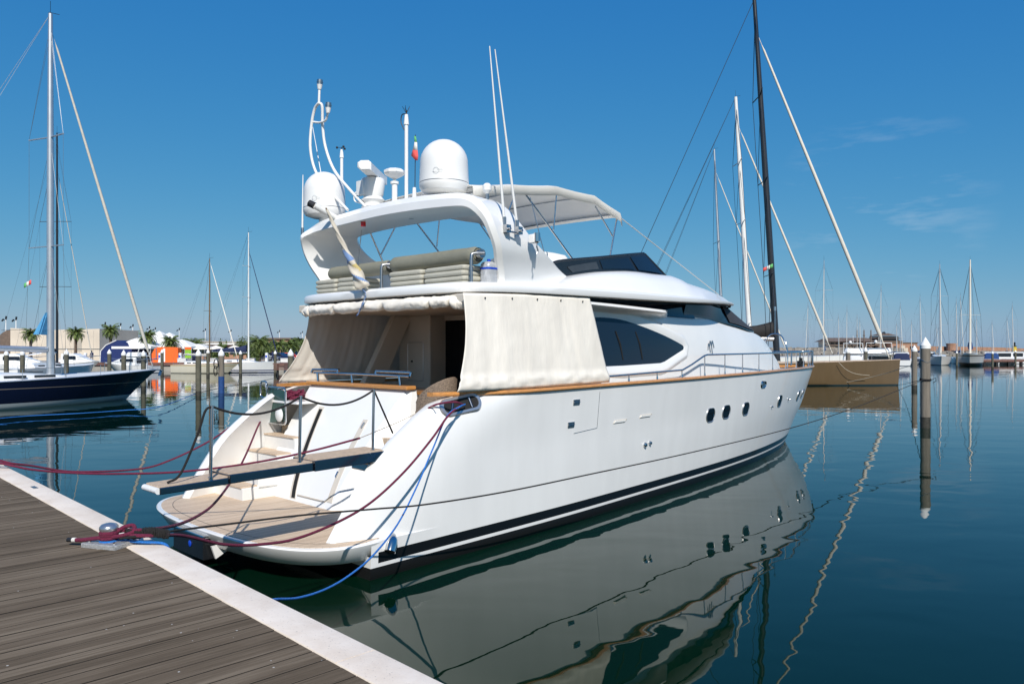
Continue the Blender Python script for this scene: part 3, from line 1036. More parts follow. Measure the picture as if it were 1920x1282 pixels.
def cabv(x, k):
    return interp([(r[0], r[k]) for r in CAB], x)
def cab_side(x, z, side=-1, off=0.0):
    f, m_, s_, zs = cabv(x, 1), cabv(x, 2), cabv(x, 3), cabv(x, 4)
    zm = 2.25 + (zs - 2.25) * 0.55
    y = f + (m_ - f) * (z - 2.25) / (zm - 2.25) if z < zm else m_ + (s_ - m_) * ((z - zm) / (zs - zm)) ** 1.3
    return Vector((x, side * (y + off), z))
cb = MB()
rings = []
xs = [5.05 + (17.65 - 5.05) * i / 60 for i in range(61)]
for x in xs:
    zs, zc = cabv(x, 4), cabv(x, 5)
    half_ = [cab_side(x, 2.24 + (zs - 2.24) * t, -1) for t in (0, 0.2, 0.4, 0.55, 0.7, 0.82, 0.92, 1.0)]
    s_ = cabv(x, 3)
    crown = [Vector((x, -s_ * math.cos(t * PI / 2) ** 0.9 if t < 1 else 0, zs + (zc - zs) * math.sin(t * PI / 2))) for t in (0.15, 0.35, 0.6)]
    L_ = half_ + crown + [Vector((x, 0, zc))]
    R_ = [Vector((p.x, -p.y, p.z)) for p in reversed(L_[:-1])]
    rings.append(L_ + R_)
cb.loft(rings, True)
cabin = cb.build('cabin', 'gelcoat', yacht, smooth=35)

def winsurf(poly2, side, off, name, m, parent, th=0.02):
    """flat-ish pane that follows the cabin side: poly2 = [(x, z)]"""
    out = []
    cx_ = sum(p[0] for p in poly2) / len(poly2)
    cz_ = sum(p[1] for p in poly2) / len(poly2)
    rings = []
    for t in (1.0, 0.75, 0.5, 0.25, 0.02):
        rings.append([cab_side(cx_ + (x - cx_) * t, cz_ + (z - cz_) * t, side, off) for x, z in poly2])
    return MB().loft(rings, True).build(name, m, parent, smooth=60)
def spl2(pts, n=5):
    return [(p.x, p.z) for p in spline([(a, 0, b) for a, b in pts], n)]
WIN = spl2([(5.45, 3.58), (6.0, 3.60), (6.6, 3.57), (7.3, 3.46), (8.0, 3.32), (8.55, 3.19), (8.93, 3.09)], 4) + [(8.98, 3.05), (8.95, 3.00), (8.08, 2.75), (7.9, 2.72), (6.5, 2.69), (5.45, 2.68)]
def grow(poly, k):
    cx_ = sum(p[0] for p in poly) / len(poly)
    out = []
    n = len(poly)
    for i in range(n):
        a, b, c = poly[i - 1], poly[i], poly[(i + 1) % n]
        d1 = Vector((b[0] - a[0], b[1] - a[1])).normalized()
        d2 = Vector((c[0] - b[0], c[1] - b[1])).normalized()
        t = (d1 + d2)
        if t.length < 1e-6: t = d1
        t.normalize()
        out.append((b[0] - t.y * k, b[1] + t.x * k))
    return out
for side in (-1, 1):
    w_ = winsurf(WIN, side, 0.012, 'side_window', 'blue_glass', yacht)
    g0 = [cab_side(x, z, side, 0.008) for x, z in WIN]
    g1 = [cab_side(x, z, side, 0.05) for x, z in grow(WIN, 0.13)]
    g2 = [cab_side(x, z, side, 0.048) for x, z in grow(WIN, 0.18)]
    g3 = [cab_side(x, max(z, 2.40), side, -0.03) for x, z in grow(WIN, 0.30)]
    MB().loft([g0, g1, g2, g3], cap=False).build('window_surround', 'gelcoat', w_, smooth=50)
    # two dark tubes on the tinted pane, drawn as folds of curtains behind it
    for x0 in (6.3, 7.0):
        MB().tube([cab_side(x0, 3.35, side, 0.014), cab_side(x0 + 0.12, 3.1, side, 0.014), cab_side(x0 + 0.2, 2.8, side, 0.014)], [0.012, 0.02, 0.012], 6).build('curtain_fold', 'dark_void', w_)
    # dark glazed strip high under the flybridge
    sg = MB()
    rws = []
    for i in range(24):
        x = 5.05 + (9.9 - 5.05) * i / 23
        rws.append([cab_side(x, 3.70, side, 0.02), cab_side(x, cabv(x, 4) - 0.0, side, 0.02), Vector((x, side * (cabv(x, 3) + 0.03), 4.02))])
    sg.loft(rws, cap=False, closed=False)
    sg.build('clerestory_glass', 'blue_glass', yacht, smooth=60)
    # long moulding that shades the side window
    md_ = MB()
    rings = []
    for i in range(22):
        x = 5.0 + (8.35 - 5.0) * i / 21
        k = 1.0 if i < 19 else (21 - i) / 3 * 0.7 + 0.3
        y = cabv(x, 3)
        zt = 3.86 - 0.02 * (x - 5)
        rings.append([Vector((x, side * (y - 0.05), zt - 0.18)), Vector((x, side * (y + 0.27 * k), zt - 0.10)), Vector((x, side * (y + 0.33 * k), zt - 0.05)), Vector((x, side * (y + 0.31 * k), zt - 0.0)), Vector((x, side * (y + 0.1), zt + 0.03)), Vector((x, side * (y - 0.05), zt + 0.03))])
    md_.loft(rings, True)
    md_.build('eyebrow_moulding', 'gelcoat', yacht, smooth=40)

# wrap-round lower windscreen under the flybridge brow
lw_b = [(9.3, 1.80, 3.82), (10.4, 1.62, 3.80), (11.4, 1.46, 3.74), (12.8, 1.28, 3.66), (14.0, 1.06, 3.56), (14.9, 0.75, 3.54), (15.25, 0.36, 3.58), (15.35, 0.0, 3.60)]
lw_t = [(9.3, 1.86, 4.02), (10.4, 1.70, 4.05), (11.4, 1.46, 4.08), (12.2, 1.20, 4.11), (12.9, 0.90, 4.14), (13.4, 0.6, 4.17), (13.6, 0.3, 4.18), (13.65, 0.0, 4.18)]
B_ = spline(lw_b, 5); T_ = spline(lw_t, 5)
fb_ = [Vector((p.x, -p.y, p.z)) for p in B_[:-1]] + [Vector(p) for p in reversed(B_)]
ft_ = [Vector((p.x, -p.y, p.z)) for p in T_[:-1]] + [Vector(p) for p in reversed(T_)]
lw = MB().loft([[a + Vector((0.02, 0, -0.06)), a, b, b + Vector((0, 0, 0.05))] for a, b in zip(fb_, ft_)], cap=False, closed=False).build('windscreen', 'blue_glass', yacht, smooth=60)
# grey mesh sun cover stretched over the front panes
i0 = int(len(fb_) * 0.19); i1 = len(fb_) - i0
cvm = MB().loft([[a + (a - Vector((9, 0, a.z))).normalized() * 0.05 + Vector((0.0, 0, -0.01)), b + (b - Vector((9, 0, b.z))).normalized() * 0.05 + Vector((0.0, 0, 0.01))] for a, b in list(zip(fb_, ft_))[i0:i1]], cap=False, closed=False)
cvm.build('mesh_cover', 'mesh_cover', lw, smooth=60)

# ---------------- flybridge moulding
FB = spline([(1.93, 0, 0), (1.97, 1.2, 0), (2.08, 1.95, 0), (2.28, 2.26, 0), (2.7, 2.38, 0), (4.0, 2.42, 0), (6.0, 2.42, 0), (8.0, 2.38, 0), (9.6, 2.23, 0), (11.0, 1.93, 0), (12.2, 1.50, 0), (13.2, 0.99, 0), (13.85, 0.5, 0), (14.05, 0.0, 0)], 6)
def fz(x):       # height of the lower lip of the brow
    return interp([(1.9, 3.86), (3.5, 3.915), (5, 3.94), (8, 3.985), (10, 4.05), (12, 4.12), (14.1, 4.20)], x)
def inset(p, k):
    c = Vector((min(max(p.x, 4.5), 9.5), 0, 0))
    d = Vector((p.x, p.y, 0)) - c
    L_ = d.length
    return Vector((p.x, p.y, 0)) - d * min(0.95, k / L_)
SHO = [(2, 0.16), (4.0, 0.19), (5.0, 0.36), (6.2, 0.52), (7.5, 0.60), (8.9, 0.60), (9.4, 0.50), (10.5, 0.41), (12, 0.27), (13.2, 0.14), (14.1, 0.05)]
rings = []
steps = [(0.35, -0.03, 0), (0.10, -0.02, 0), (0.01, 0.0, 0), (0.0, 0.03, 0), (0.0, 0.10, 0), (0.03, 0.135, 0), (0.10, 0.155, 0), (0.26, 0.55, 1), (0.42, 0.85, 1), (0.58, 1.0, 1), (0.72, 1.04, 1), (1.1, 1.08, 1), (1.7, 1.12, 1)]
for k, z, kind in steps:
    ring = []
    for p in FB[:-1] + [FB[-1]]:
        ks_ = 0.42 + 0.58 * min(1, max(0, (p.x - 4.5) / 3.5)) if (k > 0.2 and p.x > 2.9) else 1.0
        q = inset(p, k * ks_)
        zb = fz(p.x)
        lk_ = 1 - 0.62 * min(1, max(0, (p.x - 6.5) / 6.0))
        zz = zb + z * lk_ if not kind else zb + 0.155 * lk_ + (interp(SHO, p.x) - 0.155 * lk_) * z
        ring.append(Vector((q.x, -q.y, zz)))
    ring += [Vector((p.x, -p.y, p.z)) for p in reversed(ring[1:-1])]
    rings.append(ring)
fbm = MB().loft(rings, True)
fly = fbm.build('flybridge', 'gelcoat', yacht, smooth=40)
# narrow black strip running round under the lip
gp = MB()
gpr = []
for k, z0, z1 in ((0.10, -0.055, -0.015),):
    a_ = []; b_ = []
    for p in FB:
        q = inset(p, k)
        a_.append(Vector((q.x, -q.y, fz(p.x) + z0))); b_.append(Vector((q.x, -q.y, fz(p.x) + z1)))
    a_ += [Vector((p.x, -p.y, p.z)) for p in reversed(a_[1:-1])]
    b_ += [Vector((p.x, -p.y, p.z)) for p in reversed(b_[1:-1])]
    gp.loft([a_, b_], cap=False)
gp.build('dark_lip_strip', 'dark_void', fly, smooth=0)
# cockpit ceiling
cl = MB().box(2.15, 5.3, -2.30, 2.32, 3.70, 3.84)
cl.build('cockpit_ceiling', 'cream_panel', yacht, smooth=0, bevel=0.02)

# dark screen round the flybridge: side panes raking down aft
for side in (-1, 1):
    base = [(5.10, 1.90, 4.30), (5.35, 1.88, 4.38), (6.3, 1.80, 4.52), (7.6, 1.74, 4.60), (8.95, 1.62, 4.60)]
    top = [(4.55, 1.98, 4.50), (4.95, 1.92, 4.59), (6.15, 1.80, 4.76), (7.3, 1.68, 4.93), (8.15, 1.52, 5.05)]
    Bs, Ts = spline(base, 4), spline(top, 4)
    s_ = MB().loft([[Vector((b.x, side * b.y, b.z - 0.06)), Vector((t.x, side * t.y, t.z)), Vector((t.x, side * (t.y - 0.03), t.z)), Vector((b.x, side * (b.y - 0.03), b.z - 0.06))] for b, t in zip(Bs, Ts)], True)
    scr = s_.build('flybridge_screen', 'black_paint', yacht, smooth=30)
    # four panes standing a hair proud of the black surround
    def sp_(u, v, o=0.008):
        i = u * (len(Bs) - 1)
        j = min(int(i), len(Bs) - 2)
        b = Bs[j].lerp(Bs[j + 1], i - j)
        t = Ts[j].lerp(Ts[j + 1], i - j)
        p = b.lerp(t, v)
        return Vector((p.x, side * (p.y + o), p.z))
    for u0, u1, v0, v1, mm in ((0.22, 0.47, 0.16, 0.72, 'grey_glass'), (0.50, 0.73, 0.14, 0.82, 'blue_glass'), (0.76, 0.965, 0.12, 0.88, 'blue_glass')):
        g = MB()
        q = [(u0, v0), (u1, v0), (u1, v1), (u0, v1)]
        n_ = 6
        lo__ = [sp_(u0 + (u1 - u0) * i / n_, v0) for i in range(n_ + 1)]
        hi__ = [sp_(u0 + (u1 - u0) * i / n_, v1 * (0.8 + 0.2 * i / n_) if u0 < 0.3 else v1) for i in range(n_ + 1)]
        g.loft([[a, b] for a, b in zip(lo__, hi__)], cap=False, closed=False)
        g.build('pane', mm, scr, smooth=60)
    MB().tube([Vector((t.x, side * (t.y - 0.015), t.z + 0.01)) for t in Ts], 0.022, 8).build('capping', 'black_paint', scr, smooth=60)
fs = MB()
rings = []
for i in range(13):
    t = -1 + 2 * i / 12
    xb = 9.02 + 0.30 * (1 - t * t); xt = 8.2 + 0.26 * (1 - t * t)
    rings.append([Vector((xb, 1.62 * t, 4.56)), Vector((xt, 1.52 * t, 5.06)), Vector((xt - 0.03, 1.5 * t, 5.06)), Vector((xb - 0.03, 1.6 * t, 4.56))])
fs.loft(rings, True)
fs.build('flybridge_windscreen', 'blue_glass', yacht, smooth=50)
# helm console with its white cover and the seat
hc = MB()
hc.loft([rrect((5.5, -0.6, 4.3), (1, 0, 0), (0, 1, 0), 1.5, 1.3, 0.25), rrect((5.5, -0.6, 4.72), (1, 0, 0), (0, 1, 0), 1.4, 1.2, 0.25), rrect((5.6, -0.6, 4.86), (1, 0, 0), (0, 1, 0), 1.15, 0.95, 0.22), rrect((5.6, -0.6, 4.90), (1, 0, 0), (0, 1, 0), 0.8, 0.7, 0.2)], True)
hc.build('helm_console', 'white_plastic', yacht, smooth=50)
MB().box(6.6, 7.0, -1.2, 1.2, 4.3, 4.75).build('settee', 'white_plastic', yacht, smooth=0, bevel=0.08)

# ---------------- radar arch
ARC = [  # |y|, z, x aft, x fwd, thickness
    (2.17, 3.98, 2.98, 6.60, 0.10), (2.19, 4.10, 2.98, 6.10, 0.10), (2.22, 4.22, 2.94, 5.50, 0.10), (2.27, 4.38, 2.86, 4.86, 0.10), (2.35, 4.60, 2.74, 4.30, 0.10), (2.36, 4.82, 2.62, 3.82, 0.11),
    (2.33, 5.00, 2.54, 3.55, 0.13), (2.24, 5.16, 2.46, 3.38, 0.16), (2.08, 5.28, 2.41, 3.30, 0.19), (1.80, 5.34, 2.38, 3.30, 0.23), (1.2, 5.385, 2.36, 3.32, 0.25), (0.6, 5.41, 2.35, 3.34, 0.26), (0.0, 5.42, 2.35, 3.35, 0.26)]
def sm_arc(pts, n):
    return spline([Vector((a, b, 0)) for a, b in pts], n)
path = [(-a[0], a[1], a[2], a[3], a[4]) for a in ARC] + [(a[0], a[1], a[2] - 0.34 * min(1, max(0, (5.40 - a[1]) / 0.25)), a[3] - 0.05, a[4]) for a in reversed(ARC[:-1])]
def cr(seq, n):
    out = []
    S = [tuple(2 * a - b for a, b in zip(seq[0], seq[1]))] + list(seq) + [tuple(2 * a - b for a, b in zip(seq[-1], seq[-2]))]
    for i in range(1, len(S) - 2):
        for k in range(n):
            t = k / n
            out.append(tuple(0.5 * (2 * b + (c - a) * t + (2 * a - 5 * b + 4 * c - d) * t * t + (3 * b - a - 3 * c + d) * t**3) for a, b, c, d in zip(S[i - 1], S[i], S[i + 1], S[i + 2])))
    out.append(tuple(seq[-1]))
    return out
pp = cr(path, 4)
rings = []
for i, (y, z, xa, xf, th) in enumerate(pp):
    y0, z0 = pp[max(0, i - 1)][:2]
    y1, z1 = pp[min(len(pp) - 1, i + 1)][:2]
    t = Vector((0, y1 - y0, z1 - z0)).normalized()
    nrm = Vector((0, t.z, -t.y))          # inward
    if nrm.z > 0 and abs(y) < 2.0: nrm = -nrm
    if abs(y) >= 2.0 and nrm.y * y > 0: nrm = -nrm
    c = Vector((0, y, z))
    out_, in_ = c - nrm * th / 2, c + nrm * th / 2
    lg_ = min(1, max(0, (abs(y) - 1.7) / 0.4))
    def P_(v, x): return Vector((x, v.y - math.copysign(0.17 * lg_ * max(0, x - xa - 0.1), v.y), v.z))
    # the after face is bevelled: an upper band leaning forward, a lower band nearly upright
    rings.append([P_(out_, xa + 0.11), P_(out_.lerp(in_, 0.42), xa + 0.015), P_(in_.lerp(out_, 0.06), xa), P_(in_, xa + 0.012), P_(in_, xf - 0.05), P_(in_.lerp(out_, 0.5), xf), P_(out_, xf - 0.08)])
arch = MB().loft(rings, True).build('radar_arch', 'gelcoat', yacht, smooth=20)
# raised plinth on top
MB().loft([[Vector(p) for p in ((2.62, 1.25, 5.50), (2.62, -0.35, 5.50), (3.25, -0.35, 5.50), (3.25, 1.25, 5.50))], [Vector(p) for p in ((2.68, 0.80, 5.62), (2.68, 0.05, 5.62), (3.2, 0.05, 5.62), (3.2, 0.80, 5.62))]], True).build('plinth', 'gelcoat', arch, smooth=0, bevel=0.03)
for y in (1.7, 1.0, -0.2, -1.1):
    MB().cyl((2.85, y, 5.285), (2.85, y, 5.30), 0.045, n=14).build('downlight', 'dull_steel', arch)
MB().cyl((2.45, 0.66, 5.20), (2.45, 0.66, 5.30), 0.045, n=14).build('stern_light', 'red_lens', arch)

def mkdome(c, r, h, name='satellite_dome', lab=None):
    prof = [(0.30 * r, -0.02), (0.62 * r, -0.01), (0.90 * r, 0.03), (0.985 * r, 0.09), (1.0 * r, 0.14), (1.0 * r, 0.155), (0.985 * r, 0.16), (0.985 * r, 0.165), (1.0 * r, 0.17)]
    zs0 = h * 0.56
    prof += [(r * (0.995 - 0.03 * k / 4), 0.17 + (zs0 - 0.17) * k / 4) for k in range(1, 5)]
    prof += [(r * 0.965 * math.cos(t * PI / 2 / 9), zs0 + (h - zs0) * math.sin(t * PI / 2 / 9)) for t in range(1, 9)] + [(0.01, h)]
    d_ = MB().lathe(prof, c, 40).build(name, 'white_plastic', yacht, smooth=35)
    MB().lathe([(0.99 * r + 0.002, 0.158), (0.99 * r + 0.004, 0.163), (0.99 * r + 0.002, 0.168)], c, 40).build('seam', 'dull_steel', d_)
    # small embossed badge: a ring and a bar
    b_ = MB()
    ca = math.atan2(-0.9, -0.75)
    def on(u, z): return Vector(c) + Vector((math.cos(ca + u) * (r * 0.995 + 0.003), math.sin(ca + u) * (r * 0.995 + 0.003), z))
    ringp = [on(-0.35 + 0.12 * math.cos(t * PI / 8), 0.30 + 0.05 * math.sin(t * PI / 8)) for t in range(17)]
    b_.tube(ringp, 0.002, 4, cap=False)
    b_.tube([on(-0.5, 0.28), on(-0.1, 0.28), on(-0.1, 0.315), on(-0.3, 0.315)], 0.002, 4)
    b_.build('badge', 'dull_steel', d_)
    MB().cyl(Vector(c) - Vector((0, 0, 0.16)), Vector(c) + Vector((0, 0, 0.02)), r * 0.26, n=18).build('pedestal', 'white_plastic', d_)
    return d_
mkdome((2.85, -1.06, 5.60), 0.415, 0.90)
mkdome((2.62, 2.17, 5.56), 0.405, 0.88)

# open array radar on its ribbed mast
rd = MB()
zc = 5.50
rd.lathe([(0.20, 0), (0.20, 0.05), (0.17, 0.07), (0.19, 0.11), (0.22, 0.14), (0.19, 0.17), (0.17, 0.20), (0.19, 0.24), (0.23, 0.27), (0.19, 0.30), (0.17, 0.33), (0.19, 0.37), (0.21, 0.50), (0.22, 0.64), (0.20, 0.67), (0.05, 0.69)], (2.9, 0.98, zc), 24)
rdo = rd.build('radar_mast', 'white_plastic', yacht, smooth=40)
MB().loft([rrect((2.72, 1.10, zc + 0.36), (1, 0, 0), (0, 1, 0), 0.1, 0.22, 0.03), rrect((2.72, 1.10, zc + 0.62), (1, 0, 0), (0, 1, 0), 0.1, 0.22, 0.03)], True).build('motor_box', 'white_plastic', rdo)
sc_c = Vector((2.9, 0.98, zc + 0.78))
sd_ = Vector((0.776, 0.635, 0.0)).normalized()
sn = Vector((0, 0, 1)).cross(sd_)
rings = []
for t in (-0.62, -0.60, 0.60, 0.62):
    k = 0.8 if abs(t) > 0.61 else 1
    c = sc_c + sd_ * t
    rings.append([c + sn * (a * k) + Vector((0, 0, b * k)) for a, b in ((-0.12, -0.09), (0.07, -0.09), (0.13, -0.03), (0.13, 0.05), (0.07, 0.09), (-0.07, 0.09), (-0.12, 0.05))])
MB().loft(rings, True).build('scanner', 'white_plastic', rdo, smooth=30)
MB().box(2.82, 2.98, 0.88, 1.08, zc + 0.66, zc + 0.72).build('scanner_foot', 'dull_steel', rdo)
MB().tube(spline([(2.78, 1.12, zc + 0.45), (2.70, 1.26, zc + 0.42), (2.70, 1.28, zc + 0.28), (2.78, 1.16, zc + 0.22)], 6), 0.014, 6).build('cable', 'white_plastic', rdo)
# television aerial on a stalk
tv = MB().cyl((2.95, 0.40, 5.55), (2.95, 0.40, 6.02), 0.05, n=16).cyl((2.95, 0.40, 6.0), (2.95, 0.40, 6.04), 0.075, n=16).cyl((2.95, 0.40, 6.02), (2.95, 0.40, 6.10), 0.03, n=10)
tvo = tv.build('aerial_stalk', 'white_plastic', yacht)
MB().lathe([(0.06, -0.03), (0.17, 0.03), (0.20, 0.06), (0.20, 0.10), (0.15, 0.13), (0.10, 0.14)], (2.95, 0.40, 6.13), 9).build('aerial_head', 'white_plastic', tvo, smooth=0)
# tall pole with wind spikes
pl_ = MB().cyl((2.9, 0.0, 5.5), (2.9, 0.0, 7.12), 0.033, n=12).cyl((2.9, 0, 6.98), (2.9, 0, 7.16), 0.048, 0.03, n=12)
po_ = pl_.build('signal_pole', 'white_plastic', yacht)
m_ = MB()
for a in range(5):
    t = a * 2 * PI / 5
    m_.tube([(2.9, 0, 7.18), (2.9 + 0.07 * math.cos(t), 0.07 * math.sin(t), 7.30)], 0.004, 4)
m_.cyl((2.9, 0, 7.14), (2.9, 0, 7.24), 0.012)
m_.tube(spline([(2.9, 0.03, 7.18), (2.88, 0.10, 7.17), (2.87, 0.115, 7.05), (2.88, 0.06, 6.93), (2.89, 0.03, 6.88)], 5), 0.009, 6)
m_.build('lightning_spikes', 'black_rubber', po_)
# anemometer pole
an = MB().cyl((2.9, 2.0, 5.5), (2.9, 2.0, 6.86), 0.03, n=10).cyl((2.9, 2.0, 6.74), (2.9, 2.0, 6.90), 0.042, 0.025, n=10)
ano = an.build('anemometer_pole', 'white_plastic', yacht)
m_ = MB().cyl((2.9, 2, 6.9), (2.9, 2, 6.95), 0.008)
for t in (0.3, 2.4, 4.5):
    m_.tube([(2.9, 2.0, 6.94), (2.9 + 0.08 * math.cos(t), 2.0 + 0.08 * math.sin(t), 6.94)], 0.004, 4)
    m_.sph((2.9 + 0.09 * math.cos(t), 2.0 + 0.09 * math.sin(t), 6.94), 0.024, 8)
m_.build('wind_cups', 'black_rubber', ano)
# bent tube mast with navigation lights
def yr(u, v, **k): return yray(u, v, **k)
fr_ = MB()
A1 = spline([yr(652, 394, x=2.6), yr(618, 358, x=2.6), yr(592, 322, x=2.55), yr(582, 280, x=2.5), yr(584, 235, x=2.5), yr(590, 205, x=2.5), yr(598, 193, x=2.5)], 6)
A2 = spline([yr(598, 193, x=2.5), yr(604, 200, x=2.55), yr(605, 235, x=2.6), yr(610, 275, x=2.65), yr(626, 318, x=2.7), yr(655, 355, x=2.7), yr(686, 388, x=2.7)], 6)
fr_.tube(A1 + A2[1:], 0.028, 10)
fr_.tube([yr(598, 195, x=2.5), yr(599, 165, x=2.5)], 0.024, 10)
fr_.tube(spline([yr(587, 229, x=2.52), yr(600, 230, x=2.55), yr(611, 225, x=2.55), yr(615, 210, x=2.55)], 6), 0.022, 8)
frm = fr_.build('light_mast', 'white_plastic', yacht, smooth=60)
for (u0, v0, u1, v1) in ((599, 168, 600, 150), (615, 212, 616, 193)):
    a, b = yr(u0, v0, x=2.5), yr(u1, v1, x=2.5)
    MB().cyl(a, a.lerp(b, 0.5), 0.035, 0.055, n=14).build('lamp_socket', 'white_plastic', frm)
    MB().cyl(a.lerp(b, 0.5), b, 0.055, n=14).cyl(a.lerp(b, 0.7), a.lerp(b, 0.78), 0.062, n=14).build('lamp_glass', 'dull_steel', frm)
# whip aerials
def whip(p0, p1, r, nm='whip_aerial'):
    p0, p1 = Vector(p0), Vector(p1)
    o = MB().tube([p0, p0.lerp(p1, 0.5), p1], [r, r * 0.75, r * 0.4], 8).build(nm, 'white_plastic', yacht, smooth=60)
    MB().cyl(p0 - Vector((0, 0, 0.10)), p0 + Vector((0, 0, 0.05)), r * 1.5, n=8).build('aerial_foot', 'dull_steel', o)
    return o
whip((2.95, -2.36, 5.02), yr(918, 87, y=-2.40), 0.022)
whip((3.22, -2.38, 5.0), yr(928, 93, y=-2.42), 0.022)
whip(yr(567, 432, x=2.35), yr(568, 328, x=2.35), 0.020)
whip((2.95, 2.6, 5.9), yr(584, 225, x=2.95), 0.012)
br = MB()
for x in (2.95, 3.22):
    br.box(x - 0.05, x + 0.05, -2.46, -2.38, 4.82, 4.94)
    br.cyl((x, -2.43, 4.86), (x, -2.50, 4.88), 0.02)
br.cyl((2.93, -2.43, 4.84), (3.26, -2.43, 4.84), 0.015)
br.build('aerial_bracket', 'dull_steel', yacht, smooth=40)
# searchlight on the arch shoulder and lamp lower down
q = MB().cyl((2.95, -1.98, 5.36), (2.95, -1.98, 5.50), 0.025, n=10).build('deck_lamp_foot', 'dull_steel', yacht)
MB().lathe([(0.02, -0.08), (0.07, -0.02), (0.075, 0.05), (0.04, 0.09)], (2.95, -1.98, 5.56), 14).build('deck_lamp', 'white_plastic', q)
q = MB().box(3.52, 3.66, -2.46, -2.36, 4.72, 4.86).build('horn_bracket', 'gelcoat', yacht, bevel=0.01)
MB().cyl((3.60, -2.47, 4.74), (3.60, -2.47, 4.88), 0.055, n=14).build('side_lamp', 'steel', q)
MB().tube(spline([(3.60, -2.47, 4.74), (3.57, -2.49, 4.66), (3.62, -2.47, 4.60), (3.60, -2.46, 4.54)], 5), 0.012, 6).build('wiring', 'dull_steel', q)

# rails beside the flybridge cushions
for y in (0.08, -2.17):
    fr2 = MB()
    fr2.tube(spline([(2.42, y, 4.0), (2.42, y, 4.40), (2.46, y - 0.02, 4.47), (2.60, y - 0.10, 4.48)], 5), 0.025, 10)
    fr2.cyl((2.60, y - 0.06, 4.48), (2.60, y + 0.01, 4.48), 0.07, n=16)
    fr2.build('grab_rail', 'dull_steel', yacht, smooth=60)

# ---------------- bimini
BR = [(3.05, 1.55, 5.72, 0.06), (4.05, 1.60, 5.88, 0.06), (5.1, 1.62, 6.02, 0.06), (6.25, 1.62, 6.02, 0.05), (7.14, 1.60, 5.80, 0.03)]
rings = []
rows_ = []
for qa, qb in zip(BR, BR[1:]):
    for k in range(4):
        t = k / 4
        s_ = 0.012 * math.sin(t * PI)            # the cloth hangs a little between the bows
        rows_.append(tuple(a + (b - a) * t - (s_ if j == 2 else 0) for j, (a, b) in enumerate(zip(qa, qb))))
rows_.append(BR[-1])
for x, yh, ze, cr_ in rows_:
    ring = []
    for k in range(17):
        t = -1 + 2 * k / 16
        hem = 0.0
        ring.append(Vector((x, yh * t, ze + cr_ * (1 - t * t) - (0.03 if abs(t) > 0.99 else 0))))
    ring = [Vector((x, -yh - 0.01, ze - 0.19))] + ring + [Vector((x, yh + 0.01, ze - 0.19))]
    rings.append(ring)
fr0 = [p + Vector((0.06, 0, -0.10)) for p in rings[-1]]
rings.append(fr0)
bim = MB().loft(rings, cap=False, closed=False).build('bimini_top', 'bimini_cloth', yacht, smooth=50, solid=0.012)
for x, yh, ze, cr_ in BR:
    MB().tube([Vector((x, yh * t * 0.975, ze + cr_ * (1 - t * t) - 0.04)) for t in [-1 + 2 * k / 14 for k in range(15)]], 0.016, 6).build('bimini_bow', 'steel', bim, smooth=60)
BPOLES = []
for s_ in (-1, 1):
    BPOLES += [([(4.30, s_ * 1.58, 5.74), (5.62, s_ * 1.66, 4.62)], 0.017), ([(5.10, s_ * 1.62, 5.84), (5.02, s_ * 1.62, 5.18)], 0.014),
               ([(6.30, s_ * 1.60, 5.80), (6.88, s_ * 1.60, 5.28)], 0.015), ([(7.10, s_ * 1.56, 5.70), (6.72, s_ * 1.66, 4.86)], 0.017),
               ([(3.05, s_ * 1.52, 5.58), (3.9, s_ * 1.7, 4.35)], 0.017), ([(4.05, s_ * 1.58, 5.74), (3.55, s_ * 1.62, 4.86)], 0.015)]
BPOLES += [([(4.40, -1.60, 5.70), (4.65, -1.75, 4.62)], 0.008), ([(3.05, 1.5, 5.6), (2.5, 0.9, 4.5)], 0.008)]
for p_, r_p in BPOLES:
    MB().tube(p_, r_p, 8).build('bimini_pole', 'steel', bim, smooth=60)
MB().tube([yr(1163, 408, y=-1.56), yr(1348, 553, y=-0.95)], 0.010, 6).build('bimini_stay', 'white_rope', bim)

# ---------------- cockpit interior
bk = MB().box(5.02, 5.20, -2.14, 2.14, 1.6, 3.86)
bko = bk.build('bulkhead', 'cream_panel', yacht, smooth=0)
MB().box(4.985, 5.018, -1.25, 1.42, 1.6, 3.60).build('door_glass', 'dark_glass', bko, smooth=0)
fr3 = MB()
fr3.box(4.96, 5.02, 1.42, 1.56, 1.6, 3.70).box(4.96, 5.02, -1.40, -1.25, 1.6, 3.70).box(4.96, 5.02, -1.25, 1.42, 3.60, 3.70)
fr3.build('door_frame', 'cream_panel', bko, smooth=0, bevel=0.01)
lkr = MB().box(4.55, 5.02, 1.30, 2.32, 1.6, 3.71).build('locker', 'cream_panel', yacht, smooth=0, bevel=0.04)
ring_tube(rrect((4.545, 1.75, 2.75), (0, 1, 0), (0, 0, 1), 0.5, 0.8, 0.04), 0.006, 4).build('locker_door', 'dull_steel', lkr)
MB().cyl((4.54, 1.85, 2.75), (4.52, 1.85, 2.75), 0.02).build('knob', 'dark_void', lkr)
for side in (1, -1):
    stt = MB().prism([(3.38, side * 1.95, 2.30), (3.88, side * 1.95, 2.30), (4.62, side * 1.95, 3.70), (4.16, side * 1.95, 3.70)], (0, side * 0.16, 0))
    stt.build('raked_pillar', 'cream_panel', yacht, smooth=0, bevel=0.02)
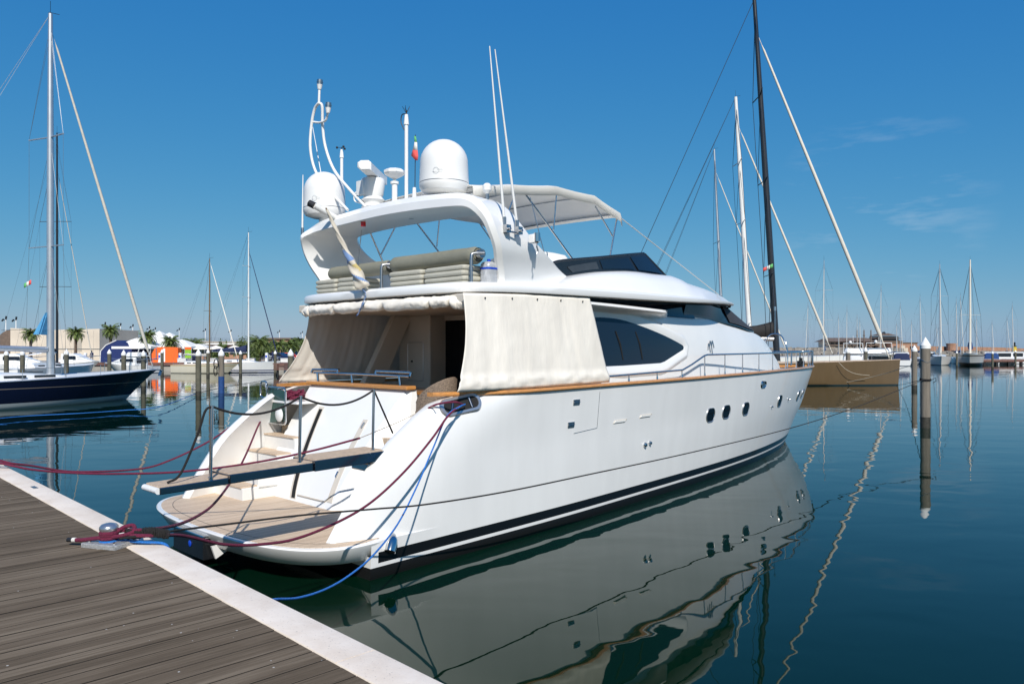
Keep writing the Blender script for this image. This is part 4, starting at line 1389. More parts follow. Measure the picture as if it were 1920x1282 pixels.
# cockpit settee against the transom, and the varnished table
MB().box(2.40, 2.95, -0.3, 1.95, 1.6, 2.05).box(2.40, 2.52, -0.3, 1.95, 2.05, 2.30).build('cockpit_settee', 'wicker', yacht, smooth=0, bevel=0.04)
tbl = MB().loft([rrect((3.05, 0.20, 2.24), (1, 0, 0), (0, 1, 0), 0.95, 2.5, 0.12), rrect((3.05, 0.20, 2.285), (1, 0, 0), (0, 1, 0), 0.97, 2.52, 0.12)], True).build('cockpit_table', 'varnish_pale' if 'varnish_pale' in MATS else 'varnish', yacht, smooth=30)
MB().box(2.95, 3.15, -0.85, -0.7, 1.6, 2.24).box(2.95, 3.15, 0.9, 1.05, 1.6, 2.24).build('table_leg', 'varnish', tbl, smooth=0)

# ---------------- side rails
for side in (-1, 1):
    rl = MB()
    def rp(x, z, k=0.10):
        return Vector((x, side * (hull_y(x, 2.36) - k), z))
    low = [rp(x, z) for x, z in ((5.55, 2.50), (6.5, 2.52), (7.6, 2.545), (8.55, 2.565))]
    low += [rp(x, z) for x, z in ((9.0, 2.68), (9.6, 2.86))]
    hi = [rp(9.75 + (20.2 - 9.75) * i / 24, 2.88 + 0.05 * i / 24, 0.10) for i in range(25)]
    rl.tube(low + hi, 0.021, 8)
    rl.cyl(rp(5.52, 2.50) - Vector((0, 0, 0.02)), rp(5.52, 2.50) + Vector((0, 0, 0.06)), 0.03)
    rl.build('hand_rail', 'steel', yacht, smooth=60)
    for x, zt in ((6.42, 2.52), (7.48, 2.545), (8.52, 2.565), (9.62, 2.87), (10.72, 2.88), (11.80, 2.89), (12.95, 2.895), (14.1, 2.90), (15.4, 2.90), (16.7, 2.905), (17.9, 2.91), (19.0, 2.92), (20.0, 2.93)):
        s_ = MB().cyl(rp(x, sheer(x) + 0.06), rp(x, zt), 0.014, n=8).cyl(rp(x, sheer(x) + 0.06), rp(x, sheer(x) + 0.12), 0.024, 0.016, n=8)
        s_.build('stanchion', 'steel', yacht, smooth=60)
pu = MB()
pu.tube([(20.2, -0.36, 2.93), (20.55, -0.18, 2.94), (20.62, 0.0, 2.94), (20.55, 0.18, 2.94), (20.2, 0.36, 2.93)], 0.021, 8)
for y in (-0.22, 0.22):
    pu.bar((20.5, y, 2.42), (20.5, y, 2.94), 0.05, 0.012)
    pu.bar((20.1, y * 1.6, 2.42), (20.1, y * 1.6, 2.93), 0.05, 0.012)
pu.build('pulpit', 'steel', yacht, smooth=40)
MB().cyl((19.6, -0.18, 2.24), (19.6, -0.18, 2.62), 0.12, n=14).cyl((19.6, -0.18, 2.62), (19.6, -0.18, 2.72), 0.06, n=10).build('windlass', 'black_paint', yacht)
# forward hoop with a light, seen past the cabin
hp = MB().tube(spline([(17.9, -0.45, 2.25), (17.95, -0.42, 3.0), (18.0, -0.22, 3.42), (18.0, 0.0, 3.5), (18.0, 0.22, 3.42), (17.95, 0.42, 3.0), (17.9, 0.45, 2.25)], 5), 0.022, 8)
hp.cyl((18.0, 0, 3.5), (18.0, 0, 4.25), 0.012, n=6).cyl((18.0, 0, 4.25), (18.0, 0, 4.38), 0.035, n=8)
hp.build('foredeck_hoop', 'steel', yacht, smooth=60)

# monogram on the cabin side: three slanted strokes joined at the top, like a stylised double m
for side in (-1, 1):
    lg = MB()
    def lp(u, v):
        x = 10.28 + u * 0.40; z = 2.86 + v * 0.34
        return cab_side(x, z, side, 0.012)
    strokes = [[(0.02, 0.38), (0.10, 0.68), (0.20, 0.80), (0.30, 0.55), (0.36, 0.20)],
               [(0.30, 0.55), (0.42, 0.86), (0.52, 0.97), (0.60, 0.70), (0.66, 0.02)],
               [(0.60, 0.55), (0.74, 0.86), (0.86, 1.0), (0.93, 0.78), (0.98, 0.52)]]
    for s_ in strokes:
        P_l = spline([lp(a, b) for a, b in s_], 4)
        for a, b in zip(P_l, P_l[1:]): lg.bar(a, b, 0.03, 0.008, up=(0, side, 0))
    lg.build('monogram', 'dull_steel', yacht, smooth=0)

# ---------------- gangway
gw = bpy.data.objects.new('gangway', None)
COL.objects.link(gw)
gw.parent = yacht
def gsec(x0, x1, yc, w_, z0, dz, hgt, name):
    """one telescoping section: two polished side beams and a grating of teak slats"""
    m_ = MB()
    za, zb = z0, z0 + dz
    for s_ in (-1, 1):
        y = yc + s_ * (w_ / 2 - 0.02)
        m_.bar((x0, y, za - hgt / 2), (x1, y, zb - hgt / 2), 0.045, hgt)
    m_.bar((x0 + 0.02, yc - w_ / 2 + 0.04, za - hgt / 2), (x0 + 0.02, yc + w_ / 2 - 0.04, za - hgt / 2), 0.04, hgt)
    m_.bar((x1 - 0.02, yc - w_ / 2 + 0.04, zb - hgt / 2), (x1 - 0.02, yc + w_ / 2 - 0.04, zb - hgt / 2), 0.04, hgt)
    o = m_.build(name, 'beam_steel', yacht, smooth=0, bevel=0.008)
    o.parent = yacht
    g = MB()
    n = int((w_ - 0.09) / 0.035)
    for i in range(n + 1):
        y = yc - w_ / 2 + 0.045 + (w_ - 0.09) * i / n
        g.bar((x0, y, za + 0.006), (x1, y, zb + 0.006), 0.024, 0.018)
    m = int((x1 - x0) / 0.07)
    for i in range(m + 1):
        x = x0 + 0.03 + (x1 - x0 - 0.06) * i / m
        z = za + dz * (x - x0) / (x1 - x0)
        g.bar((x, yc - w_ / 2 + 0.04, z + 0.001), (x, yc + w_ / 2 - 0.04, z + 0.001), 0.034, 0.012)
    g.build('grating', 'teak_slat', o, smooth=0)
    return o
mat('teak_slat', (0.50, 0.39, 0.29), 0.65, var=0.15, vs=20)
bpy.data.objects.remove(gw)
YC = -1.98
gsec(-2.24, -1.30, YC, 0.40, 1.50, 0.02, 0.075, 'gangway_tip')
gsec(-1.46, -0.20, YC, 0.46, 1.555, 0.02, 0.105, 'gangway_span')
gsec(-0.36, 0.75, YC, 0.52, 1.60, 0.02, 0.135, 'gangway_root')
MB().cyl((-2.25, YC - 0.19, 1.465), (-2.25, YC + 0.19, 1.465), 0.035, n=14).build('gangway_roller', 'white_plastic', yacht)
MB().box(0.5, 1.15, YC - 0.2, YC + 0.2, 1.35, 1.47).build('gangway_pivot', 'steel', yacht, bevel=0.02)
tops = []
for x, zb in ((-1.66, 1.50), (-0.52, 1.56), (0.60, 1.60)):
    MB().cyl((x, YC - 0.16, zb - 0.03), (x + 0.02, YC - 0.16, zb + 0.86), 0.019, n=12).cyl((x, YC - 0.16, zb - 0.0), (x, YC - 0.16, zb + 0.05), 0.028, n=12).build('gangway_post', 'steel', yacht, smooth=60)
    tops.append(Vector((x + 0.02, YC - 0.16, zb + 0.85)))
hr = spline([Vector((-2.12, YC - 0.1, 1.53)), Vector((-1.98, YC - 0.12, 1.62)), Vector((-1.80, YC - 0.15, 2.05)), tops[0] + Vector((-0.08, 0, -0.05)), tops[0]], 6)
hr += sag(tops[0], tops[1], 0.15, 16)[1:] + sag(tops[1], tops[2], 0.15, 16)[1:] + [tops[2] + Vector((0.36, 0.05, -0.62))]
MB().tube(hr, 0.014, 8).build('gangway_rope', 'black_rope', yacht, smooth=60)

# ================================================================== THINGS ON THE YACHT
def yw(x, y, z):
    return YM @ Vector((x, y, z))

def curtain(side, xt0, xt1, xb0, xb1, ztop, label, seed, m='canvas', fold=0.035, belly=0.12):
    mb = MB()
    rows = []
    NR, NC = 34, 90
    for i in range(NR + 1):
        v = i / NR
        row = []
        for j in range(NC + 1):
            u = j / NC
            edge = (1 - u) ** 3
            x = (xt0 + (xt1 - xt0) * u) * (1 - v) + (xb0 + (xb1 - xb0) * u) * v
            x += edge * belly * math.sin(v * PI) * 0.9
            yt = 2.37
            yb = hull_y(x, 2.36) - 0.035
            y = yt + (yb - yt) * v
            f = noise.noise(Vector((u * 7 + seed, v * 0.6, seed))) * 0.6 + noise.noise(Vector((u * 26 + seed, v * 1.1, seed))) * 0.35
            y += f * fold * (0.15 + 0.85 * v) * (1 if v < 0.86 else 1.0)
            y += 0.004 * noise.noise(Vector((u * 24, v * 8, seed + 5)))
            z = ztop(x) * (1 - v) + (sheer(x) + 0.075) * v
            if v > 0.84:      # slack gathered in crumples above the rail
                k = (v - 0.84) / 0.16
                y += 0.03 * math.sin(k * PI) + 0.03 * noise.noise(Vector((u * 22 + v * 30, v * 18, seed + 3))) * math.sin(k * PI)
            row.append(Vector((x, side * y, z)))
        rows.append(row)
    mb.loft(rows, cap=False, closed=False)
    o = mb.build('canvas_curtain', m, frame=YM, smooth=80, solid=0.006)
    tag(o, label, 'curtain', 'canvas curtains round the cockpit')
    return o
ztop = lambda x: fz(x) - 0.03
cs = curtain(-1, 2.06, 5.12, 1.78, 5.66, ztop, 'sunlit off-white canvas curtain hanging over the starboard side beside the wide opening of the cockpit', 1.3)
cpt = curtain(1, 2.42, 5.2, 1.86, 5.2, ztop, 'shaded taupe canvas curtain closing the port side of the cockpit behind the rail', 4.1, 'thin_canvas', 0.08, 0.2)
# eyelets along the top
ey = MB()
for k in range(5):
    x = 2.5 + k * 0.6
    ey.cyl((x, -2.385, fz(x) - 0.10), (x, -2.40, fz(x) - 0.10), 0.012, n=8)
eo = ey.build('eyelet', 'dark_void', cs, smooth=0)
eo.matrix_parent_inverse = cs.matrix_world.inverted() @ YM

# rolled-up canvas under the after lip
mb = MB()
pts = [p for p in FB if p.x < 2.25]
pts = [Vector((p.x + 0.05, -p.y, 0)) for p in reversed(pts)] + [Vector((p.x + 0.05, p.y, 0)) for p in pts[1:]]
rings = []
N_ = 320
for i in range(N_ + 1):
    s_ = i / N_ * (len(pts) - 1)
    j = min(int(s_), len(pts) - 2)
    c = pts[j].lerp(pts[j + 1], s_ - j)
    d = (pts[j + 1] - pts[j]).normalized()
    nrm = Vector((d.y, -d.x, 0))
    nrm = -nrm if nrm.x > 0 and abs(c.y) < 2 else nrm
    t = i / N_
    tie = sum(math.exp(-((t - q) / 0.008) ** 2) for q in (0.13, 0.235, 0.42, 0.62, 0.8, 0.92))
    hgt = (0.20 + 0.05 * noise.noise(Vector((t * 9, 0, 0)))) * (1 - 0.35 * min(1, tie))
    wid = 0.095 * (1 - 0.3 * min(1, tie))
    ring = []
    for k in range(24):
        a = 2 * PI * k / 24
        rr2 = 1 + 0.16 * noise.noise(Vector((t * 26, math.cos(a) * 1.5, math.sin(a) * 1.5))) - 0.30 * max(0, 0.35 - abs(noise.noise(Vector((t * 34 + a * 0.8, a * 0.7, 4.0))))) * (1 + 1.5 * min(1, tie))
        ring.append(c + nrm * (math.cos(a) * wid * rr2 * (1 - 0.45 * max(0, math.sin(a)))) + Vector((0, 0, fz(2.2) - 0.05 - hgt / 2 + math.sin(a) * hgt / 2 * rr2)))
    rings.append(ring)
vr = mb.loft(rings, True).build('rolled_canvas', 'canvas', frame=YM, smooth=80)
tag(vr, 'crumpled roll of off-white canvas lashed along the after edge of the flybridge', 'canvas')

# cushions on the flybridge
def pad(x0, x1, y0, y1, z0, z1, m, name, label, cat, group=None):
    mb = MB()
    c = ((x0 + x1) / 2, (y0 + y1) / 2)
    w_, h_ = x1 - x0, y1 - y0
    hh = z1 - z0
    rings = []
    for k, z in ((0.03, 0), (0.008, 0.18), (0, 0.5), (0.008, 0.82), (0.03, 1)):
        rings.append([p + Vector((0.006 * noise.noise(p * 6), 0.006 * noise.noise(p * 5 + Vector((3, 1, 2))), 0.006 * noise.noise(p * 3))) for p in rrect((c[0], c[1], z0 + hh * z), (1, 0, 0), (0, 1, 0), w_ - 2 * k, h_ - 2 * k, 0.06, 5)])
    mb.loft(rings, True)
    o = mb.build(name, m, frame=YM, smooth=70)
    return tag(o, label, cat, group)
lv = ['bottom', 'second', 'third', 'topmost']
stk = [(1.50, 2.20, 'nearest the port leg of the arch'), (0.90, 1.47, 'behind the furled ensign'), (-0.98, -0.10, 'just right of the chromed grab rail'), (-2.00, -1.02, 'beside the water jug')]
for y0, y1, where in stk:
    for k in range(4):
        z0 = 3.99 + k * 0.083
        dj = random.uniform(-0.012, 0.012)
        pad(2.42 + dj, 3.05 + dj, y0 + random.uniform(-.01, .01), y1 + random.uniform(-.01, .01), z0, z0 + 0.08, 'cushion_pale', 'seat_cushion', 'pale seat pad, %s of the stack %s' % (lv[k], where), 'cushion', 'stacked seat pads on the flybridge')
def roll(y0, y1, z, r, label):
    rings = []
    N_ = 30
    for i in range(N_ + 1):
        t = i / N_
        k = 1 - 0.22 * (math.exp(-(t / 0.015) ** 2) + math.exp(-((1 - t) / 0.015) ** 2))
        if abs((t * 5) % 1 - 0.5) < 0.06: k *= 0.985
        rings.append([Vector((2.66 + r * k * math.cos(a), y0 + (y1 - y0) * t, z + r * k * 0.92 * math.sin(a) + 0.006 * noise.noise(Vector((t * 8, a, z))))) for a in [2 * PI * q / 20 for q in range(20)]])
    root = MB().loft(rings, True).build('cushion_roll', 'cushion', frame=YM, smooth=60)
    sp_ = []
    for q in range(60):
        a = q * 0.32; rr = r * 0.9 * (1 - q / 62)
        sp_.append(Vector((2.66 + rr * math.cos(a), min(y0, y1) - 0.004, z + rr * 0.92 * math.sin(a))))
    e_ = MB().tube(sp_, 0.005, 4).build('rolled_end', 'dark_void', root)
    e_.matrix_parent_inverse = root.matrix_world.inverted() @ YM
    return tag(root, label, 'cushion', 'rolled mattresses on the flybridge')
roll(0.03, -2.08, 4.47, 0.15, 'long rolled grey-green mattress on the starboard half, reaching to the grab rail by the jug')
roll(1.95, 0.14, 4.45, 0.138, 'shorter rolled grey-green mattress on the port half, passing behind the furled ensign')

# water jug
jg = thing('water_jug', 'translucent plastic jug with a blue band standing beside the starboard leg of the arch', 'jug', yw(2.85, -2.12, 4.0), PI / 2 - TH)
MB().loft([rrect((0, 0, z), (1, 0, 0), (0, 1, 0), w_, w_ * 0.9, w_ * 0.3) for z, w_ in ((0, 0.22), (0.02, 0.24), (0.15, 0.245), (0.17, 0.235), (0.19, 0.245), (0.33, 0.24), (0.37, 0.19), (0.385, 0.08))], True).build('jug_body', 'clear_jug', jg, smooth=40)
MB().loft([rrect((0, 0, z), (1, 0, 0), (0, 1, 0), 0.252, 0.227, 0.075) for z in (0.255, 0.285)], cap=False).build('blue_band', 'blue_plastic', jg)
MB().cyl((0, 0, 0.385), (0, 0, 0.42), 0.03, n=12).build('cap', 'blue_plastic', jg)

# wicker armchair in the cockpit, its back to the camera side
ch = thing('wicker_armchair', 'brown wicker armchair at the starboard end of the cockpit table', 'chair', yw(2.50, -1.20, 1.6), PI / 2 - TH + 0.35)
rings = []
for i in range(25):
    a = -2.05 + 4.1 * i / 24            # wrap-round back, open towards the table
    back = max(0, math.cos(a / 2.05 * PI / 2))
    hz = 0.56 + 0.40 * back ** 0.8
    r0, r1 = 0.30, 0.33
    ca, sa = math.sin(a), -math.cos(a)
    rings.append([Vector((ca * r0, sa * r0, 0.16)), Vector((ca * (r1 + 0.02), sa * (r1 + 0.02), 0.16)), Vector((ca * (r1 + 0.04 * back + 0.01), sa * (r1 + 0.06 * back), hz - 0.03)), Vector((ca * (r1 + 0.02), sa * (r1 + 0.03 * back), hz)), Vector((ca * (r0 - 0.01), sa * (r0 - 0.01), hz - 0.02))])
MB().loft(rings, True).build('wicker_shell', 'wicker', ch, smooth=50)
MB().cyl((0, 0, 0.30), (0, 0, 0.40), 0.30, n=24).build('seat', 'wicker', ch)
for sx, sy in ((1, 1), (1, -1), (-1, 1), (-1, -1)):
    MB().cyl((sx * 0.2, sy * 0.2, 0.0), (sx * 0.2, sy * 0.2, 0.30), 0.02, n=8).build('leg', 'wicker', ch)

# furled ensign on its raked staff
en = thing('furled_ensign', 'faded cream and blue ensign wound round its raked staff at the stern of the flybridge', 'flag', yw(1.95, -0.02, 3.99), PI / 2 - TH)
YI = Matrix.Translation(-Vector((1.95, -0.02, 3.99)))
def el(u, v, x): return yray(u, v, x=x) - Vector((1.95, -0.02, 3.99))
s0, s1 = el(684, 545, 1.95), el(611, 390, 1.35)
MB().cyl(s0, s1, 0.018, 0.014, n=10).build('staff', 'wood_mast', en)
MB().cyl(s0 - Vector((0, 0, 0.05)), s0 + Vector((0, 0, 0.05)), 0.04, n=12).build('socket', 'dull_steel', en)
rings = []
N_ = 60
def rad_(t): return 0.024 + 0.022 * min(1, t / 0.45) + 0.10 * max(0, (t - 0.42) / 0.55) ** 1.3 * (1 if t < 0.93 else 1 - (t - 0.93) * 9)
for i in range(N_ + 1):
    t = 0.02 + 0.94 * i / N_
    c = s1.lerp(s0, t)
    r_ = rad_(t)
    rings.append([c + Vector((0.2, 1, 0)).normalized() * (math.cos(a) * r_ * (1 + 0.22 * math.sin(2 * a + t * 22))) + Vector((1, -0.2, 0.5)).normalized() * (math.sin(a) * r_ * 0.8 * (1 + 0.25 * math.sin(3 * a + t * 34))) for a in [2 * PI * k / 24 for k in range(24)]])
def fcol(p):
    d_ = (s0 - s1)
    t = (p.center - s1).dot(d_) / d_.length_squared
    off_ = p.center - s1.lerp(s0, t)
    h_ = math.sin(math.atan2(off_.z + off_.x, off_.y) + t * 16)
    if 0.49 < t < 0.64 and h_ > -0.35: return 1
    if 0.72 < t < 0.98 and h_ < -0.93: return 1
    if 0.68 < t < 0.78 and h_ > 0.55: return 2
    return 0
MB().loft(rings, True).build('cloth', None, en, smooth=50, mats=['flag_cream', 'flag_blue', 'flag_yellow'], fmat=fcol)
tl = [el(672, 500, 1.85), el(676, 530, 1.88), el(686, 552, 1.90), el(680, 572, 1.86), el(670, 592, 1.84)]
tl = spline(tl, 5)
ww = [0.06, 0.07, 0.05, 0.03, 0.04]
MB().loft([[p + Vector((0.01, 0.03 + 0.03 * math.sin(i), 0)), p + Vector((-0.03, -0.03 - 0.02 * math.cos(i * 1.3), 0.0))] for i, p in enumerate(tl)], cap=False, closed=False).build('blue_tail', 'flag_blue', en, smooth=60, solid=0.006)

# white tube with a black end cap, slung from the arch above the ensign
MB().cyl(yr(588, 385, x=1.9), yr(632, 410, x=2.42), 0.055, n=16).build('boom_tube', 'white_plastic', yacht, smooth=60)
MB().cyl(yr(580, 381, x=1.86), yr(590, 386, x=1.91), 0.062, n=16).build('boom_tube_cap', 'black_rubber', yacht, smooth=60)

# courtesy flag on its own whip
fgr = thing('courtesy_flag', 'small green, white and red pennant drooping from a black whip on the arch', 'flag', yw(2.9, -0.22, 5.5), PI / 2 - TH)
def fl2(u, v): return yray(u, v, x=2.9) - Vector((2.9, -0.22, 5.5))
MB().cyl(fl2(777, 378), fl2(777, 352), 0.045, 0.03, n=12).build('foot', 'white_plastic', fgr)
MB().cyl(fl2(778, 358), fl2(779, 253), 0.007, n=6).build('whip', 'black_rubber', fgr)
def fseg(rows, m, nm):
    MB().loft([[fl2(a, v), fl2((a + b) / 2, v + 1) + Vector((-0.03, 0, 0)), fl2(b, v + 1)] for v, a, b in rows], cap=False, closed=False).build(nm, m, fgr, smooth=60, solid=0.004)
fseg([(255, 778, 780), (266, 777.5, 782)], 'flag_green', 'green_band')
fseg([(266, 777.5, 782), (281, 774, 783)], 'flag_white', 'white_band')
fseg([(281, 774, 783), (292, 771, 784), (300, 779, 783)], 'flag_red', 'red_band')

# maroon line heaped on the port quarter
cl_ = []
for q in range(90):
    a = q * 0.5
    cl_.append(Vector((1.85 + (0.16 + 0.05 * math.sin(q * 1.7)) * math.cos(a), 1.98 + (0.16 + 0.05 * math.cos(q * 2.1)) * math.sin(a), 2.10 + 0.0014 * q + 0.03 * math.sin(q * 2.9))))
cl_.insert(0, Vector((1.95, 2.0, 2.04)))
MB().box(1.5, 2.2, 1.3, 2.3, 2.03, 2.075).build('quarter_shelf', 'gelcoat', yacht, smooth=0, bevel=0.01)
tag(MB().tube(cl_, 0.022, 6).build('rope_coil', 'maroon_rope', frame=YM, smooth=60), 'heap of maroon line lying on the port quarter behind the tinted gate', 'rope')

# ================================================================== MOORING GEAR ON THE QUAY
def bollard(e, n, label):
    b = thing('mooring_bollard', label, 'bollard', qp(e, n, QZ + 0.002), math.atan2(QE.y, QE.x) + 0.5, 'steel bollards on the quay')
    MB().loft([rrect((0, 0, z), (1, 0, 0), (0, 1, 0), 0.36 - k, 0.24 - k, 0.012, 3) for z, k in ((0, 0), (0.030, 0), (0.038, 0.012))], True).build('base_plate', 'plate_steel', b, smooth=30)
    MB().lathe([(0.060, 0.038), (0.050, 0.045), (0.044, 0.06), (0.044, 0.10), (0.052, 0.115), (0.070, 0.125), (0.076, 0.14), (0.074, 0.160), (0.060, 0.178), (0.03, 0.188), (0.002, 0.190)], (0, 0, 0), 24).build('post', 'bollard_steel', b, smooth=60)
    for x, y in ((0.13, 0.075), (-0.13, 0.075), (0.13, -0.075), (-0.13, -0.075)):
        MB().cyl((x, y, 0.038), (x, y, 0.052), 0.014, n=6).build('bolt', 'steel', b, smooth=0)
    return b
mat('bollard_steel', (0.50, 0.51, 0.52), 0.28, 0.85, var=0.06)
bollard(0.47, -0.085, 'steel mushroom bollard wound with maroon and blue line at the edge of the boardwalk')
bollard(-5.25, -0.10, 'steel mushroom bollard by the left end of the quay, holding the maroon stern lines')

def rope(pts, r, m, label, group='mooring lines of the yacht', n=10, name='mooring_line', parts=None, kn=8):
    P_ = spline(pts, kn)
    mb = MB().tube(P_, r, n)
    o = mb.build(name, m, smooth=60)
    org = P_[0].copy()
    for v in o.data.vertices: v.co -= org
    o.location = org
    return tag(o, label, 'rope', group)
B0 = qp(0.47, -0.085, 0)
def bo(e, n, z): return qp(0.47 + e, -0.085 + n, QZ + z)
def turns(c, r, z0, z1, n, ph_=0):
    out = []
    for k in range(n * 10 + 1):
        a = ph_ + 2 * PI * k / 10
        out.append(Vector((c.x + r * math.cos(a), c.y + r * math.sin(a), QZ + z0 + (z1 - z0) * k / (n * 10))))
    return out
R_ = 0.0155
fl_s = yw(1.72, -2.60, 2.16)
# 1. maroon, bollard to the starboard fairlead in a low sweep
rope(turns(B0, 0.060, 0.055, 0.075, 1, 0.4) + [bo(0.12, 0.10, 0.09), bo(0.26, 0.26, 0.085), at(345, 1004, 6.95), at(420, 1020, 7.5), at(490, 1020, 7.9), at(560, 1008, 8.35), at(640, 975, 8.9), at(700, 938, 9.35), at(760, 882, 9.8), at(810, 822, 10.2), at(838, 782, 10.5), fl_s, yw(1.9, -2.50, 2.19)], R_, 'maroon_rope', 'maroon line sweeping low from the bollard up to the starboard fairlead')
# 2. maroon, bollard to the port wing
rope(turns(B0, 0.060, 0.085, 0.10, 1, 1.2) + [bo(0.08, 0.12, 0.125), bo(0.16, 0.25, 0.12), at(330, 984, 7.2), at(372, 966, 8.1), at(405, 940, 9.1), at(440, 892, 10.8), at(462, 850, 12.2), at(487, 792, 13.75), yw(1.50, 2.42, 1.70)], R_, 'maroon_rope', 'maroon line rising from the bollard across the platform to the port wing')
# 3 and 4. maroon lines from the far-left bollard
L0 = qp(-5.25, -0.10, QZ + 0.09)
rope(turns(qp(-5.25, -0.10, 0), 0.060, 0.06, 0.08, 1, 0) + [L0 + Vector((0.16, 0.06, 0.05)), at(20, 868, 10.55), at(60, 873, 10.8), at(140, 884, 11.3), at(260, 879, 12.1), at(320, 862, 12.6), at(392, 827, 13.2), at(450, 787, 13.7), at(505, 746, 14.2), yw(1.98, 2.55, 2.19)], R_, 'maroon_rope', 'maroon line from the left end of the quay rising to the port quarter')
rope(turns(qp(-5.25, -0.10, 0), 0.060, 0.09, 0.11, 1, 0.7) + [L0 + Vector((0.16, 0.0, 0.03)), at(20, 872, 10.45), at(60, 880, 10.5), at(130, 886, 10.55), at(220, 888, 10.6), at(340, 884, 10.65), at(470, 868, 10.7), at(580, 846, 10.75), at(675, 821, 10.75)], R_, 'maroon_rope', 'maroon line running almost level from the left end of the quay past the transom')
rope([at(672, 822, 10.75), at(740, 794, 10.8), at(803, 765, 10.85), yw(1.5, -2.42, 2.17)], 0.007, 'tan_rope', 'thin tan tail leading from the maroon stern line over the starboard wing')
rope([at(803, 765, 10.85), at(822, 757, 10.85), yw(1.72, -2.56, 2.25), yw(1.92, -2.52, 2.20)], R_, 'maroon_rope', 'short maroon end entering the starboard fairlead over the wing')
# knot at the far-left bollard
kn_ = [L0 + Vector((0.16 + 0.05 * math.cos(q * 1.1) + q * 0.003, 0.05 * math.sin(q * 1.3), 0.02 + 0.035 * math.sin(q * 1.7))) for q in range(22)]
tag(MB().tube(spline(kn_, 4), 0.014, 8).build('rope_knot', 'maroon_rope', smooth=60), 'tangled maroon knot at the left margin where two lines leave the quay', 'rope')
# blue line: round the bollard, over the coping, and up to the starboard fairlead
rope(turns(B0, 0.066, 0.040, 0.046, 1, 2.6) + [bo(0.10, 0.10, 0.04), bo(0.22, 0.22, 0.03), bo(0.33, 0.335, 0.014), bo(0.36, 0.37, -0.08), bo(0.5, 0.40, -0.35), at(480, 1130, 6.1), at(515, 1123, 6.45), at(560, 1120, 6.9), at(610, 1104, 7.4), at(655, 1078, 7.9), at(700, 1040, 8.45), at(745, 983, 9.15), at(780, 915, 9.75), at(812, 840, 10.3), at(838, 780, 10.6), yw(1.78, -2.60, 2.18), yw(1.98, -2.50, 2.20)], 0.011, 'blue_rope', 'bright blue line hanging from the starboard fairlead in a loop to the bollard')
# black spring line to the tall pile
rope([bo(0.10, 0.05, 0.07), bo(0.20, 0.20, 0.085), at(338, 993, 7.05), at(420, 983, 7.6), at(560, 966, 8.3), at(700, 954, 8.9), at(800, 945, 9.4), at(950, 921, 10.4), at(1100, 890, 11.8), at(1300, 847, 14.4), at(1480, 803, 18.2), at(1600, 765, 22.5), at(1700, 725, 27.0), at(1733, 711, 28.6)], 0.0105, 'black_rope', 'long black line from the bollard past the whole starboard side to the tall white-capped pile')
# black chafing wrap over the bundle
wr = []
for q in range(160):
    t = q / 160
    c = bo(0.10 + 0.24 * t, 0.10 + 0.26 * t, 0.105)
    a = q * 0.85
    wr.append(c + QE * (0.034 * math.cos(a) * (1 + 0.3 * math.sin(q * 0.7))) + Vector((0, 0, 0.036 * math.sin(a) * (1 + 0.3 * math.cos(q * 0.9)))))
tag(MB().tube(wr, 0.0085, 6).build('rope_lashing', 'black_rope', smooth=60), 'frayed black lashing binding the maroon lines beside the bollard', 'rope')
# loose maroon ends and hitches
hi_ = turns(B0, 0.062, 0.105, 0.115, 2, 0) + [bo(0.06, 0.10, 0.15), bo(0.10, 0.16, 0.16), bo(0.16, 0.14, 0.12), bo(0.10, 0.05, 0.09), bo(-0.02, -0.08, 0.075), bo(-0.13, -0.17, 0.055), bo(-0.21, -0.22, 0.05)]
hh_ = rope(hi_, 0.017, 'maroon_rope', 'maroon line hitched round the bollard with its whipped end lying on the boards', kn=5)
ep = bo(-0.21, -0.22, 0.05) - hh_.location
dd = (bo(-0.21, -0.22, 0.05) - bo(-0.13, -0.17, 0.055)).normalized()
MB().cyl(ep - dd * 0.035, ep + dd * 0.0, 0.019, n=10).build('white_whipping', 'white_rope', hh_)
MB().cyl(ep, ep + dd * 0.05, 0.018, n=10).build('black_end', 'black_rubber', hh_)

